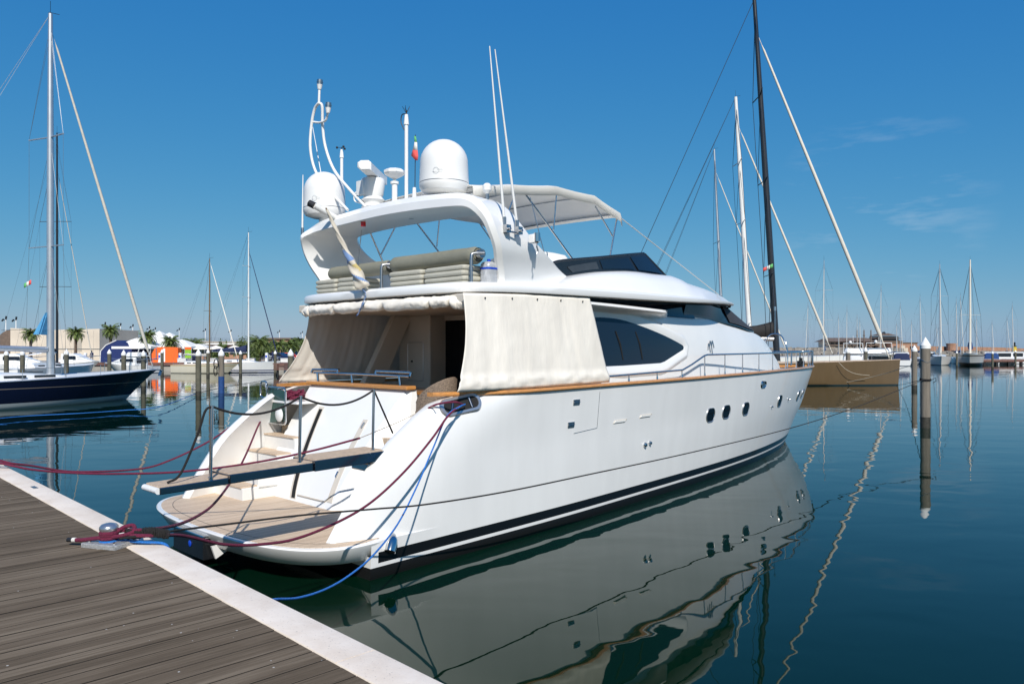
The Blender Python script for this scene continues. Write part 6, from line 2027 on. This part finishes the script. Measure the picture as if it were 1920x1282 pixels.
# quay bollards under it read as a dark gap by the cream sloop
pt_ = thing('timber_pontoon', 'red-brown timber pontoon on dark posts beyond the port curtain', 'pontoon', ((555 - CX) / FPX * 88, 88, 0))
for k in range(3): MB().box(-2.6, 3.0, -0.1, 0.05, 0.62 + k * 0.22, 0.76 + k * 0.22).build('board', 'pontoon_wood', pt_, smooth=0)
MB().box(-2.7, 3.1, 0, 14, 1.28, 1.4).build('walkway', 'pontoon_wood', pt_, smooth=0)
for x in (-2.2, -0.6, 1.0, 2.6): MB().cyl((x, 0.3, -0.5), (x, 0.3, 1.3), 0.12, n=8).build('post', 'black_rubber', pt_)
for (u0, u1, Y, lab) in ((1684, 1728, 158, 'brown pontoon between the bronze bow and the bow-on sloop'), (1842, 1965, 150, 'brown pontoon on short posts along the right margin')):
    x0, x1 = (u0 - CX) / FPX * Y, (u1 - CX) / FPX * Y
    pn = thing('timber_pontoon', lab, 'pontoon', ((x0 + x1) / 2, Y, 0))
    w_ = (x1 - x0) / 2
    MB().box(-w_, w_, 0, 3, 0.55, 1.0).build('walkway', 'pontoon_wood', pn, smooth=0)
    for k in range(6):
        MB().box(-w_ + 0.3 + k * (2 * w_ - 0.8) / 5, -w_ + 0.75 + k * (2 * w_ - 0.8) / 5, 0.1, 0.5, -0.5, 0.55).build('post', 'black_rubber', pn, smooth=0)

# breakwater on the right: rock bank, brick mole, round tower, beacon
def rocks(name, u0, u1, Y, z, seed, lab):
    mb = MB()
    rnd = random.Random(seed)
    x0, x1 = (u0 - CX) / FPX * Y, (u1 - CX) / FPX * Y
    n = int((x1 - x0) / 1.3)
    for i in range(n):
        for row in range(3):
            c = Vector((x0 + (x1 - x0) * (i + rnd.random()) / n, Y + row * 1.6, z * (row + 0.4) / 3))
            s_ = rnd.uniform(0.8, 1.5)
            pts = [c + Vector((a * s_ * rnd.uniform(.6, 1), b * s_ * rnd.uniform(.6, 1), cc * s_ * rnd.uniform(.5, .8))) for a in (-1, 1) for b in (-1, 1) for cc in (-1, 1)]
            mb.add(pts, [(0, 1, 3, 2), (4, 6, 7, 5), (0, 4, 5, 1), (2, 3, 7, 6), (0, 2, 6, 4), (1, 5, 7, 3)])
    o = mb.build(name, 'rock', smooth=0)
    o['kind'] = 'structure'
    return o
rocks('breakwater_rocks', 760, 1700, 300, 3.6, 3, '')
rocks('breakwater_rocks', 1655, 2300, 345, 1.8, 5, '')
ml = MB().box((760 - CX) / FPX * 306, (1700 - CX) / FPX * 306, 305, 330, -1, 3.6)
tag(ml.build('breakwater_road', 'beige_concrete', smooth=0), kind='structure')
x0, x1 = (1655 - CX) / FPX * 355, (1960 - CX) / FPX * 355
mo = thing('harbour_mole', 'long low brick mole wall running to the yellow beacon', 'wall', ((x0 + x1) / 2, 355, 0))
MB().prism([((x0 - x1) / 2, 0, -1), ((x1 - x0) / 2, 0, -1), ((x1 - x0) / 2, 0, 3.0), ((x1 - x0) * 0.2, 0, 4.0), ((x0 - x1) / 2, 0, 4.9)], (0, 14, 0)).build('wall', 'brick', mo, smooth=0)
xt = (1785 - CX) / FPX * 353
tw = thing('round_tower', 'squat round brick bastion standing against the mole wall', 'tower', (xt, 353, 0))
MB().lathe([(2.6, 0), (2.3, 5.2), (2.4, 5.3), (2.4, 5.8), (2.1, 5.85)], (0, 0, 0), 24).build('bastion', 'brick', tw, smooth=30)
bc = thing('beacon', 'small yellow harbour beacon with a dark lantern on the end of the mole', 'beacon', ((1902 - CX) / FPX * 340, 340, 0))
MB().cyl((0, 0, 0), (0, 0, 4.4), 1.1, 0.8, n=12).build('tower', 'yellow_paint', bc)
MB().cyl((0, 0, 4.4), (0, 0, 6.2), 0.45, n=10).cyl((0, 0, 4.4), (0, 0, 4.55), 1.1, n=12).build('lantern', 'black_paint', bc)
# hall, pagoda-roofed clubhouse, brick house
Yb = 318
def hip(mb, x0, x1, y0, y1, z0, z1, ov=0.0, rx=0.35):
    cx_, cy = (x0 + x1) / 2, (y0 + y1) / 2
    hx = (x1 - x0) / 2 * (1 - rx)
    vs = [(x0 - ov, y0 - ov, z0), (x1 + ov, y0 - ov, z0), (x1 + ov, y1 + ov, z0), (x0 - ov, y1 + ov, z0), (cx_ - hx, cy, z1), (cx_ + hx, cy, z1)]
    return mb.add(vs, [(0, 1, 5, 4), (2, 3, 4, 5), (0, 4, 3), (1, 2, 5), (3, 2, 1, 0)])
hx0, hx1 = (1556 - CX) / FPX * Yb, (1643 - CX) / FPX * Yb
hl = thing('long_hall', 'long low hall with a dark brown roof and open brick bays beyond the moorings', 'building', ((hx0 + hx1) / 2, Yb, 0))
W_ = (hx1 - hx0) / 2
MB().box(-W_, W_, 2, 12, 0, 6.2).build('wall', 'beige_concrete', hl, smooth=0)
hip(MB(), -W_, W_, 0, 14, 6.3, 8.0, 0.8, 0.1).build('roof', 'roof_brown', hl, smooth=0)
MB().box(-W_ - 2.5, W_ + 1, -2.5, 0.5, 4.6, 5.0).build('lower_roof', 'roof_brown', hl, smooth=0)
for k in range(9):
    x = -W_ + 1.2 + k * (2 * W_ - 2) / 9
    MB().box(x, x + 1.3, 1.93, 2.0, 2.6 if k > 5 else 4.9, 5.9).build('bay', 'dark_window', hl, smooth=0)
for k in range(4):
    x = W_ - 5.5 + k * 1.5
    MB().box(x, x + 0.6, 1.2, 1.9, 0, 6.2).build('pier', 'brick', hl, smooth=0)
px = (1668 - CX) / FPX * Yb
pg = thing('pagoda_clubhouse', 'brown clubhouse with three stacked pagoda-like hipped roofs', 'building', (px, Yb, 0))
MB().box(-6, 5.5, 0, 10, 0, 6.6).build('wall', 'roof_brown', pg, smooth=0)
for hw, z0, z1 in ((7.3, 6.4, 7.1), (6.2, 7.6, 8.4), (4.2, 8.9, 9.9)):
    hip(MB(), -hw, hw, 5 - hw * 0.7, 5 + hw * 0.7, z0, z1, 0, 0.5).build('roof', 'roof_brown', pg, smooth=0)
MB().box(-4.5, 4.5, 1.5, 8.5, 6.6, 8.6).build('upper_wall', 'dark_window', pg, smooth=0)
MB().cyl((0, 5, 9.6), (0, 5, 10.5), 0.9, 0.5, n=8).build('cupola', 'black_paint', pg)
bx = (1686 - CX) / FPX * Yb
bh = thing('brick_house', 'flat brick house with pale door right of the pagoda-roofed clubhouse', 'building', (bx, Yb - 4, 0))
MB().box(-5.5, 5.5, 0, 9, 0, 5.6).build('wall', 'brick', bh, smooth=0)
MB().box(-5.8, 5.8, -0.3, 9.3, 5.6, 5.9).build('roof', 'roof_brown', bh, smooth=0)
MB().box(-1.2, 0.4, -0.08, 0, 2.2, 4.6).build('door', 'beige_concrete', bh, smooth=0)
for x in (-4.4, 2.4): MB().box(x, x + 1.2, -0.08, 0, 3.2, 4.4).build('window', 'dark_window', bh, smooth=0)
for u in (1607, 1620, 1633):
    fp = MB().cyl((0, 0, 0), (0, 0, 11.0), 0.32, 0.22, n=8).cyl((0, 0, 8.6), (0, 0, 8.9), 0.5, n=8).build('brick_column', 'roof_brown')
    fp.location = ((u - CX) / FPX * 312, 312, 0)
    tag(fp, 'slender brown column standing before the dark roof of the long hall', 'column', 'columns before the hall')

# ---------------- left shore
bwl = thing('concrete_hall', 'windowless beige concrete hall behind the navy sloop', 'building', ((103 - CX) / FPX * 134, 134, 1.05))
W_ = (187 - 20) / FPX * 134 / 2
MB().prism([(-W_, 0, 0), (W_, 0, 0), (W_, 0, 5.6), (-W_ * 0.35, 0, 5.35), (-W_, 0, 5.75)], (0, 14, 0)).build('wall', 'beige_concrete', bwl, smooth=0)
for k in range(6): MB().box(-W_ + 2.2 + k * 2.5, -W_ + 2.24 + k * 2.5, -0.012, 0, 0.0, 5.3).build('joint', 'concrete', bwl, smooth=0)
MB().box(W_ - 4.3, W_ - 3.1, -0.03, 0, 1.6, 3.6).build('shutter', 'canvas_taupe', bwl, smooth=0)
MB().box(-W_ - 0.1, W_ + 0.1, -0.1, -0.02, 2.0, 2.08).build('rail', 'dull_steel', bwl, smooth=0)
cvr = thing('vaulted_shed', 'low vaulted shed with a curved brown roof at the left margin', 'building', ((30 - CX) / FPX * 148, 148, 1.05))
MB().prism([Vector((3.6 * math.cos(a), 0, 3.6 + 2.4 * math.sin(a))) for a in [PI * q / 12 for q in range(13)]] + [Vector((-3.6, 0, 0)), Vector((3.6, 0, 0))], (0, 8, 0)).build('shed', 'roof_brown', cvr, smooth=20)

# raised promenade with railing
A_, B__ = at(-60, 640, 180), at(640, 640, 345)
A_.z = B__.z = 0
ZP = 5.75
dn = (B__ - A_).normalized()
nn = Vector((-dn.y, dn.x, 0))
pm = MB().prism([A_ + Vector((0, 0, 1)), A_ + nn * 20 + Vector((0, 0, 1)), A_ + nn * 20 + Vector((0, 0, ZP)), A_ + nn * 2 + Vector((0, 0, ZP))], B__ - A_)
pr_o = pm.build('promenade_bank', 'brick', smooth=0)
tag(pr_o, kind='structure')
pc_ = MB().prism([A_ + nn * 1.4 + Vector((0, 0, ZP - 0.9)), A_ + nn * 1.9 + Vector((0, 0, ZP - 0.9)), A_ + nn * 1.9 + Vector((0, 0, ZP + 0.15)), A_ + nn * 1.4 + Vector((0, 0, ZP + 0.15))], B__ - A_)
tag(pc_.build('promenade_kerb', 'beige_concrete', smooth=0), kind='structure')
rg_ = thing('promenade_railing', 'long thin metal railing along the raised promenade', 'railing', A_)
LL = (B__ - A_).length
for zz in (1.05, 0.55):
    MB().bar(nn * 1.6 + Vector((0, 0, ZP + 0.15 + zz)), B__ - A_ + nn * 1.6 + Vector((0, 0, ZP + 0.15 + zz)), 0.06, 0.05).build('rail', 'dull_steel', rg_, smooth=0)
for k in range(90):
    c = dn * (LL * k / 89) + nn * 1.6
    MB().bar(c + Vector((0, 0, ZP + 0.1)), c + Vector((0, 0, ZP + 1.2)), 0.05, 0.05).build('post', 'dull_steel', rg_, smooth=0)

# lamp posts of the promenade
lampl = ['leftmost', 'second from the left', 'above the blue tent', 'right of the blue tent palm', 'left of the pagoda tents', 'left one of the pair above the pagoda tents', 'right one of the pair above the pagoda tents', 'between the tents and the wooden mast', 'just left of the wooden mast', 'between the wooden mast and the white sloop mast', 'above the brick house', 'nearest the port canvas curtain']
lp0 = None
for i, (u, tv) in enumerate(((11, 593), (30, 594), (197, 604), (226, 606), (249, 608), (280, 612), (291, 614), (336, 615), (385, 616), (433, 618), (524, 619), (567, 621))):
    Y = 8.0 * FPX / (VH - tv)
    loc = Vector(((u - CX) / FPX * Y, Y, ZP))
    if lp0 is None:
        lp0 = thing('lamp_post', 'x', 'lamp post', loc, 0, 'lamp posts along the promenade')
        MB().cyl((0, 0, 0), (0, 0, 4.6), 0.13, 0.09, n=8).build('pole', 'white_paint', lp0)
        MB().bar((-0.75, 0, 4.3), (-0.05, 0, 4.35), 0.12, 0.1).bar((-0.95, 0, 4.1), (-0.55, 0, 4.6), 0.35, 0.25).bar((0.0, 0, 4.5), (0.12, 0, 5.3), 0.3, 0.3).build('lamp_head', 'black_paint', lp0, smooth=0)
        o = lp0
    else:
        o = dup(lp0, loc, 0.0)
    o['label'] = 'white lamp post on the promenade, ' + lampl[i]

# palms: one built frond by frond, the others copies
def crown_mesh(seed, nf, L, droop, m='palm_leaf'):
    rnd = random.Random(seed)
    mb = MB()
    for i in range(nf):
        az = i * 2.399 + rnd.uniform(-0.2, 0.2)
        el_ = 1.25 - 1.9 * (i / nf) + rnd.uniform(-0.12, 0.12)
        d = Vector((math.cos(az), math.sin(az), 0))
        p = Vector((0, 0, 0))
        ln = L * rnd.uniform(0.85, 1.1)
        side_ = Vector((-d.y, d.x, 0))
        ns = 7
        stem = [p.copy()]
        e_ = el_
        for k in range(ns):
            p = p + (d * math.cos(e_) + Vector((0, 0, math.sin(e_)))) * ln / ns
            e_ -= droop / ns
            stem.append(p.copy())
        for k in range(1, ns + 1):
            c0, c1 = stem[k - 1], stem[k]
            for q in range(3):
                c = c0.lerp(c1, (q + 0.5) / 3)
                wl_ = ln * 0.26 * math.sin(PI * min(1, (k + q / 3) / (ns + 0.6))) + 0.05
                for s_ in (-1, 1):
                    tip = c + side_ * s_ * wl_ * 0.8 + d * wl_ * 0.45 + Vector((0, 0, -wl_ * rnd.uniform(0.2, 0.6)))
                    w_ = (c1 - c0).normalized() * 0.05
                    mb.add([c - w_, c + w_, tip], [(0, 1, 2)])
    return mb
def palm(label, u, Y, topz, kind, src=None):
    loc = Vector(((u - CX) / FPX * Y, Y, 1.05))
    r = thing('palm_tree', label, 'palm tree', loc, u * 0.7, 'palms along the quay')
    if kind == 'tall':
        th_ = topz - 1.05 - 1.3
        MB().tube([(0, 0, 0), (0.05, 0, th_ * 0.5), (0, 0.03, th_)], [0.26, 0.2, 0.24], 10).build('trunk', 'palm_trunk', r, smooth=50)
        o = crown_mesh(int(u), 46, 1.9, 1.5).build('crown', 'palm_leaf', r, smooth=0)
    else:
        th_ = topz - 1.05 - 1.9
        MB().tube([(0, 0, 0), (0, 0, th_)], [0.35, 0.42], 10).build('trunk', 'palm_trunk', r, smooth=50)
        o = crown_mesh(int(u), 75, 2.7, 1.9).build('crown', 'palm_leaf', r, smooth=0)
        MB().sph((0, 0, th_ - 0.1), 0.6, 10, (1, 1, 0.8)).build('frond_bases', 'dry_leaf', r)
    o.location.z = th_
    return r
palm('palm with a short crown half hidden by the blue sail bag', 58, 125, 6.9, 'tall')
palm('slender palm in front of the right half of the concrete hall', 142, 122, 7.0, 'tall')
palm('slender palm between the concrete hall and the blue tent', 207, 120, 7.4, 'tall')
palm('slender palm against the white pagoda tents', 277, 118, 6.4, 'tall')
palm('small palm in front of the orange tent', 320, 115, 5.5, 'tall')
palm('bushy palm behind the brown pile', 362, 125, 5.6, 'bushy')
palm('bushy full-crowned palm right of the white sloop mast', 485, 118, 5.9, 'bushy')
palm('small palm in front of the brick house', 502, 128, 4.9, 'tall')
palm('bushy palm left of the port canvas curtain', 522, 125, 5.0, 'tall')
palm('low palm, left of the pair by the canvas curtain', 539, 130, 5.0, 'tall')
palm('low palm, right of the pair by the canvas curtain', 551, 132, 5.0, 'tall')
palm('palm nearest the port canvas curtain', 563, 140, 5.6, 'tall')

def bush(label, u, Y, w_, h_, seed):
    rnd = random.Random(seed)
    mb = MB()
    for i in range(900):
        a, b = rnd.uniform(0, 2 * PI), math.acos(rnd.uniform(-0.2, 1))
        k = rnd.uniform(0.55, 1.0) * (1 + 0.25 * math.sin(a * 3 + seed) * math.sin(b * 4))
        c = Vector((w_ / 2 * k * math.sin(b) * math.cos(a), w_ / 2 * k * math.sin(b) * math.sin(a), h_ * (0.35 + 0.6 * k * math.cos(b))))
        s_ = rnd.uniform(0.08, 0.2)
        v = [Vector((rnd.gauss(0, s_), rnd.gauss(0, s_), rnd.gauss(0, s_))) for _ in range(3)]
        mb.add([c + q for q in v], [(0, 1, 2)])
    r = thing('shrub', label, 'shrub', ((u - CX) / FPX * Y, Y, 1.05), 0, 'shrubs on the shore')
    mb.build('foliage', 'bush_leaf', r, smooth=0)
    MB().cyl((0, 0, 0), (0, 0, h_ * 0.5), 0.12, n=6).build('stem', 'palm_trunk', r)
bush('round green shrub behind the middle of the navy sail cover', 416, 126, 2.2, 3.4, 1)
bush('taller green shrub just left of the white sloop mast', 455, 128, 3.0, 4.2, 2)
bush('green shrub low behind the wooden mast', 398, 118, 1.8, 1.8, 3)
bush('low green shrub beside the parked cars', 474, 116, 1.8, 1.5, 4)

# tents
tb_ = thing('blue_tent', 'dark blue gabled tent hall with a rounded pale left edge', 'tent', ((217 - CX) / FPX * 116, 116, 1.05))
prof = [(-2.4, 0), (-2.3, 1.7), (-1.5, 2.6), (0.1, 3.35), (1.2, 3.0), (2.4, 2.2), (2.4, 0)]
MB().prism([Vector((x, 0, z)) for x, z in prof], (0, 9, 0)).build('tent_skin', 'tent_blue', tb_, smooth=0)
MB().tube([Vector((x, -0.03, z)) for x, z in prof[:4]], 0.07, 6).build('piping', 'tent_white', tb_)
for k, (u, Y, hw, zt, lab) in enumerate(((264, 119, 3.0, 4.3, 'white pagoda tent left of the slender palm'), (299, 123, 2.6, 5.4, 'white pagoda tent with the highest peak'), (318, 126, 2.6, 5.2, 'white pagoda tent with the second peak'), (341, 121, 2.6, 4.0, 'white pagoda tent above the green panel'), (372, 122, 1.8, 3.3, 'small white pagoda tent left of the wooden mast'))):
    t = thing('pagoda_tent', lab, 'tent', ((u - CX) / FPX * Y, Y, 1.05), 0, 'white pagoda tents on the quay')
    rings = []
    for i in range(9):
        q = i / 8
        w_ = hw * (1 - q ** 1.5) ** 0.9 * (1 - 0.25 * math.sin(q * PI)) + 0.02
        z = 2.4 + (zt - 1.05 - 2.4 + 0.6) * q
        rings.append([Vector((-w_, -w_, z)), Vector((w_, -w_, z)), Vector((w_, w_, z)), Vector((-w_, w_, z))])
    MB().loft([[p + Vector((0, 0, -0.35)) for p in rings[0]]] + rings, True).build('roof', 'tent_white', t, smooth=0)
    for sx in (-1, 1):
        for sy in (-1, 1):
            MB().cyl((sx * hw * 0.97, sy * hw * 0.97, 0), (sx * hw * 0.97, sy * hw * 0.97, 2.4), 0.05, n=6).build('leg', 'aluminium', t)
    if k < 1: MB().box(-hw, hw, hw * 0.9, hw * 0.95, 0, 2.4).build('back_wall', 'tent_white', t, smooth=0)
ot = thing('orange_tent', 'bright orange pavilion wall with a pale logo-like vertical strip', 'tent', ((309 - CX) / FPX * 113, 113, 1.05))
MB().prism([(-1.95, 0, 0), (1.95, 0, 0), (1.95, 0, 2.2), (1.0, 0, 2.3), (-1.0, 0, 2.3), (-1.5, 0, 2.1), (-1.95, 0, 1.3)], (0, 1.2, 0)).build('wall', 'tent_orange', ot, smooth=0)
MB().box(-0.25, 0.05, -0.02, 0, 0.1, 2.1).build('pale_strip', 'tent_white', ot, smooth=0)
MB().box(-1.35, -1.2, -0.02, 0, 0.4, 2.1).build('grey_strip', 'dull_steel', ot, smooth=0)
gt = thing('green_banner', 'lime green upright banner panel right of the orange pavilion', 'banner', ((352.5 - CX) / FPX * 113, 113, 1.05))
MB().box(-0.45, 0.45, 0, 0.06, 0.65, 1.9).build('panel', 'tent_green', gt, smooth=0)
MB().box(-0.48, 0.48, 0.005, 0.055, 1.92, 2.3).build('header', 'tent_orange', gt, smooth=0)
for x in (-0.55, 0.5): MB().box(x, x + 0.06, 0, 0.06, 0, 2.35).build('post', 'aluminium', gt, smooth=0)
aw = thing('tarpaulin', 'white tarpaulin sloping like a roof left of the pale mast', 'tarpaulin', at(66, 667, 88))
MB().loft([[Vector((-1.2, 0, 0.1)), Vector((-0.2, 0.8, 0.35)), Vector((1.2, 1.0, 1.1))], [Vector((-0.6, -1.5, 0.0)), Vector((0.3, -1.5, 0.05)), Vector((1.15, -0.8, 0.25))]], cap=False, closed=False).build('sheet', 'tent_white', aw, solid=0.02)
MB().cyl((1.15, 1, -0.9), (1.15, 1, 1.1), 0.04).build('pole', 'dull_steel', aw)

# brick house, kiosks and parked cars on the left
hs_ = thing('brick_house', 'low red-brick house behind the bushy palms', 'building', ((518 - CX) / FPX * 140, 140, 1.05))
MB().box(-2.6, 2.6, 0, 7, 0, 3.8).build('wall', 'brick', hs_, smooth=0)
MB().box(-2.8, 2.8, -0.3, 7.3, 3.8, 4.1).build('roof', 'roof_brown', hs_, smooth=0)
for x in (-1.8, 0.9): MB().box(x, x + 0.9, -0.05, 0, 1.4, 2.6).build('window', 'dark_window', hs_, smooth=0)
MB().box(-0.35, 0.4, -0.05, 0, 0, 2.1).build('door', 'tent_white', hs_, smooth=0)
ks = thing('kiosk', 'grey kiosk with brown posts beside the port canvas curtain', 'kiosk', ((552 - CX) / FPX * 132, 132, 1.05))
MB().box(-2.2, 2.2, 0.4, 3, 0, 2.4).build('wall', 'concrete', ks, smooth=0)
MB().box(-2.5, 2.5, 0, 3.3, 2.4, 2.55).build('roof', 'white_paint', ks, smooth=0)
for x in (-2.3, -0.8, 0.8, 2.2): MB().box(x, x + 0.15, 0.1, 0.25, 0, 2.4).build('post', 'brick', ks, smooth=0)
MB().box(-0.5, 0.6, 0.35, 0.4, 0.8, 1.7).build('sign_panel', 'sky_cloth', ks, smooth=0)
def car(label, u, Y, m, rz):
    r = thing('parked_car', label, 'car', ((u - CX) / FPX * Y, Y, 1.05), rz, 'cars parked on the quay')
    pr = [(-2.1, 0.35), (-2.15, 0.75), (-1.95, 0.95), (-1.6, 1.42), (0.3, 1.45), (1.0, 0.98), (2.0, 0.85), (2.15, 0.6), (2.1, 0.35)]
    b = MB().prism([Vector((x, -0.85, z)) for x, z in pr], (0, 1.7, 0)).build('body', m, r, smooth=0, bevel=0.08)
    for s_ in (-1, 1):
        MB().prism([Vector((x, s_ * 0.855, z)) for x, z in ((-1.7, 0.98), (-1.45, 1.34), (0.2, 1.36), (0.8, 0.98))], (0, s_ * 0.01, 0)).build('side_window', 'dark_window', r, smooth=0)
        for x in (-1.35, 1.35):
            w_ = MB().cyl((x, s_ * 0.70, 0.32), (x, s_ * 0.88, 0.32), 0.32, n=16).build('wheel', 'tyre', r)
            MB().cyl((x, s_ * 0.88, 0.32), (x, s_ * 0.885, 0.32), 0.2, n=12).build('rim', 'aluminium', w_)
    MB().box(2.13, 2.17, -0.75, -0.5, 0.6, 0.75).box(2.13, 2.17, 0.5, 0.75, 0.6, 0.75).build('headlight', 'white_plastic', r)
    return r
car('silver-grey estate car parked left of the slim pile at the white sloop bow', 497, 119, 'car_paint_grey', 0.1)
car('dark blue car parked behind the slim pile at the white sloop bow', 525, 120, 'car_paint_blue', -0.2)
car('red car half hidden behind the timber kiosk posts', 545, 123, 'car_paint_red', 0.15)

# service pedestals along the quay edge
sp0 = None
for u, Y, lab in ((160, 108, 'white service pedestal in front of the concrete hall'), (300, 108.5, 'white service pedestal left of the orange pavilion'), (338, 108, 'white service pedestal right of the orange pavilion'), (500, 109, 'white service pedestal beside the silver-grey car'), (96, 108, 'white service pedestal behind the pale mast')):
    loc = ((u - CX) / FPX * Y, Y, 1.15)
    if sp0 is None:
        sp0 = thing('service_pedestal', lab, 'pedestal', loc, 0, 'service pedestals on the quay')
        MB().loft([rrect((0, 0, z), (1, 0, 0), (0, 1, 0), w_, w_, w_ * 0.3) for z, w_ in ((0, 0.5), (0.15, 0.42), (1.1, 0.38), (1.25, 0.44), (1.35, 0.25))], True).build('column', 'white_plastic', sp0, smooth=40)
        MB().box(-0.12, 0.12, -0.22, -0.19, 0.7, 1.0).build('socket_panel', 'blue_plastic', sp0, smooth=0)
    else:
        dup(sp0, loc, 0, lab)
# more of the life of the quay: windows of the promenade cafe, parasols, planters
for k, (u, Y, lab) in enumerate(((378, 117, 'cream parasol left of the wooden mast'), (405, 119, 'cream parasol right of the wooden mast'), (440, 118, 'cream parasol behind the slim pile before the navy sail cover'))):
    q = thing('parasol', lab, 'parasol', ((u - CX) / FPX * Y, Y, 1.05), 0, 'parasols on the quay')
    MB().cyl((0, 0, 0), (0, 0, 2.5), 0.03, n=6).build('pole', 'aluminium', q)
    MB().lathe([(1.3, 1.95), (1.25, 2.1), (0.6, 2.4), (0.02, 2.6)], (0, 0, 0), 8).build('canopy', 'canvas', q, smooth=0)
cf0 = thing('promenade_cafe', 'low brown cafe with a flat roof and dark windows under the promenade', 'building', ((430 - CX) / FPX * 150, 150, 1.05))
MB().box(-6.5, 6.5, 0, 6, 0, 2.9).build('wall', 'brick', cf0, smooth=0)
MB().box(-7, 7, -0.8, 6.3, 2.9, 3.15).build('roof', 'white_paint', cf0, smooth=0)
for k in range(6): MB().box(-6 + k * 2.05, -4.5 + k * 2.05, -0.05, 0, 0.9, 2.4).build('window', 'dark_window', cf0, smooth=0)
rnd = random.Random(11)
for k in range(7):
    u = (118, 152, 255, 342, 398, 470, 535)[k]
    Y = 107.6
    b_ = thing('dock_box', ('pale dock box by the launch behind the navy sloop', 'pale dock box left of the concrete hall shutter', 'pale dock box behind the white flybridge cruiser', 'pale dock box below the green banner', 'pale dock box behind the cream sloop', 'pale dock box behind the white sloop mast', 'pale dock box beside the stout grey pile')[k], 'box', ((u - CX) / FPX * Y, Y, 1.15), rnd.uniform(-0.2, 0.2), 'dock boxes on the quay')
    MB().box(-0.6, 0.6, -0.3, 0.3, 0, 0.5).build('chest', 'gelcoat_worn', b_, bevel=0.04)
    MB().box(-0.64, 0.64, -0.34, 0.34, 0.5, 0.6).build('lid', 'white_plastic', b_, bevel=0.04)
# courtesy flag low on the rigging of the navy sloop
nf = thing('courtesy_flag', 'small green, white and red flag on the port shroud of the navy sloop', 'flag', at(45, 540, 41.0))
for i, mm in enumerate(('flag_green', 'flag_white', 'flag_red')):
    MB().loft([[Vector((0.13 * (i + k), 0, 0.07 * (i + k) + dz)) for dz in (0.24, 0)] for k in (0, 1)], cap=False, closed=False).build(('green_band', 'white_band', 'red_band')[i], mm, nf, solid=0.01)
# a person leaning on the promenade railing
def person(label, u, v_foot, Y, zf=ZP + 0.1):
    o_ = Vector(((u - CX) / FPX * Y, Y, zf))
    me = bpy.data.meshes.new('person')
    J = [(0, 0, 0.95), (0, 0.02, 1.2), (0.0, 0.03, 1.42), (0, 0.02, 1.53), (0, 0.0, 1.66), (0, 0, 1.76), (0.1, 0, 0.88), (0.12, 0.02, 0.48), (0.12, 0.05, 0.06), (0.12, -0.1, 0.03), (-0.1, 0, 0.88), (-0.13, -0.03, 0.48), (-0.14, 0.08, 0.06), (-0.14, -0.07, 0.03),
         (0.19, 0.03, 1.40), (0.26, 0.0, 1.14), (0.2, -0.2, 1.05), (-0.19, 0.03, 1.40), (-0.27, 0.03, 1.12), (-0.24, -0.12, 0.92)]
    E_ = [(0, 1), (1, 2), (2, 3), (3, 4), (4, 5), (0, 6), (6, 7), (7, 8), (8, 9), (0, 10), (10, 11), (11, 12), (12, 13), (2, 14), (14, 15), (15, 16), (2, 17), (17, 18), (18, 19)]
    me.from_pydata(J, E_, [])
    me.materials.append(MATS['navy_cloth'])
    o = bpy.data.objects.new('person', me)
    COL.objects.link(o)
    o.location = o_
    md = o.modifiers.new('skin', 'SKIN')
    rad = [0.14, 0.13, 0.15, 0.06, 0.10, 0.06, 0.09, 0.065, 0.045, 0.04, 0.09, 0.065, 0.045, 0.04, 0.055, 0.045, 0.035, 0.055, 0.045, 0.035]
    for sv, rr in zip(me.skin_vertices[0].data, rad): sv.radius = (rr, rr)
    me.skin_vertices[0].data[0].use_root = True
    o.modifiers.new('sub', 'SUBSURF').render_levels = 1
    MB().sph((0, 0.0, 1.70), 0.115, 12, (0.85, 1, 1.05)).build('hair', 'black_cloth', o)
    tag(o, label, 'person')
try:
    person('person in dark clothes standing at the promenade railing above the blue tent', 244, 640, 236)
    person('person in dark clothes walking on the quay beside the green banner', 364, 0, 116, 1.05)
    person('person in dark clothes standing on the quay between the two cars', 511, 0, 117, 1.05)
    person('person in dark clothes on the quay in front of the concrete hall', 172, 0, 114, 1.05)
except Exception as ex:
    print('person', ex)
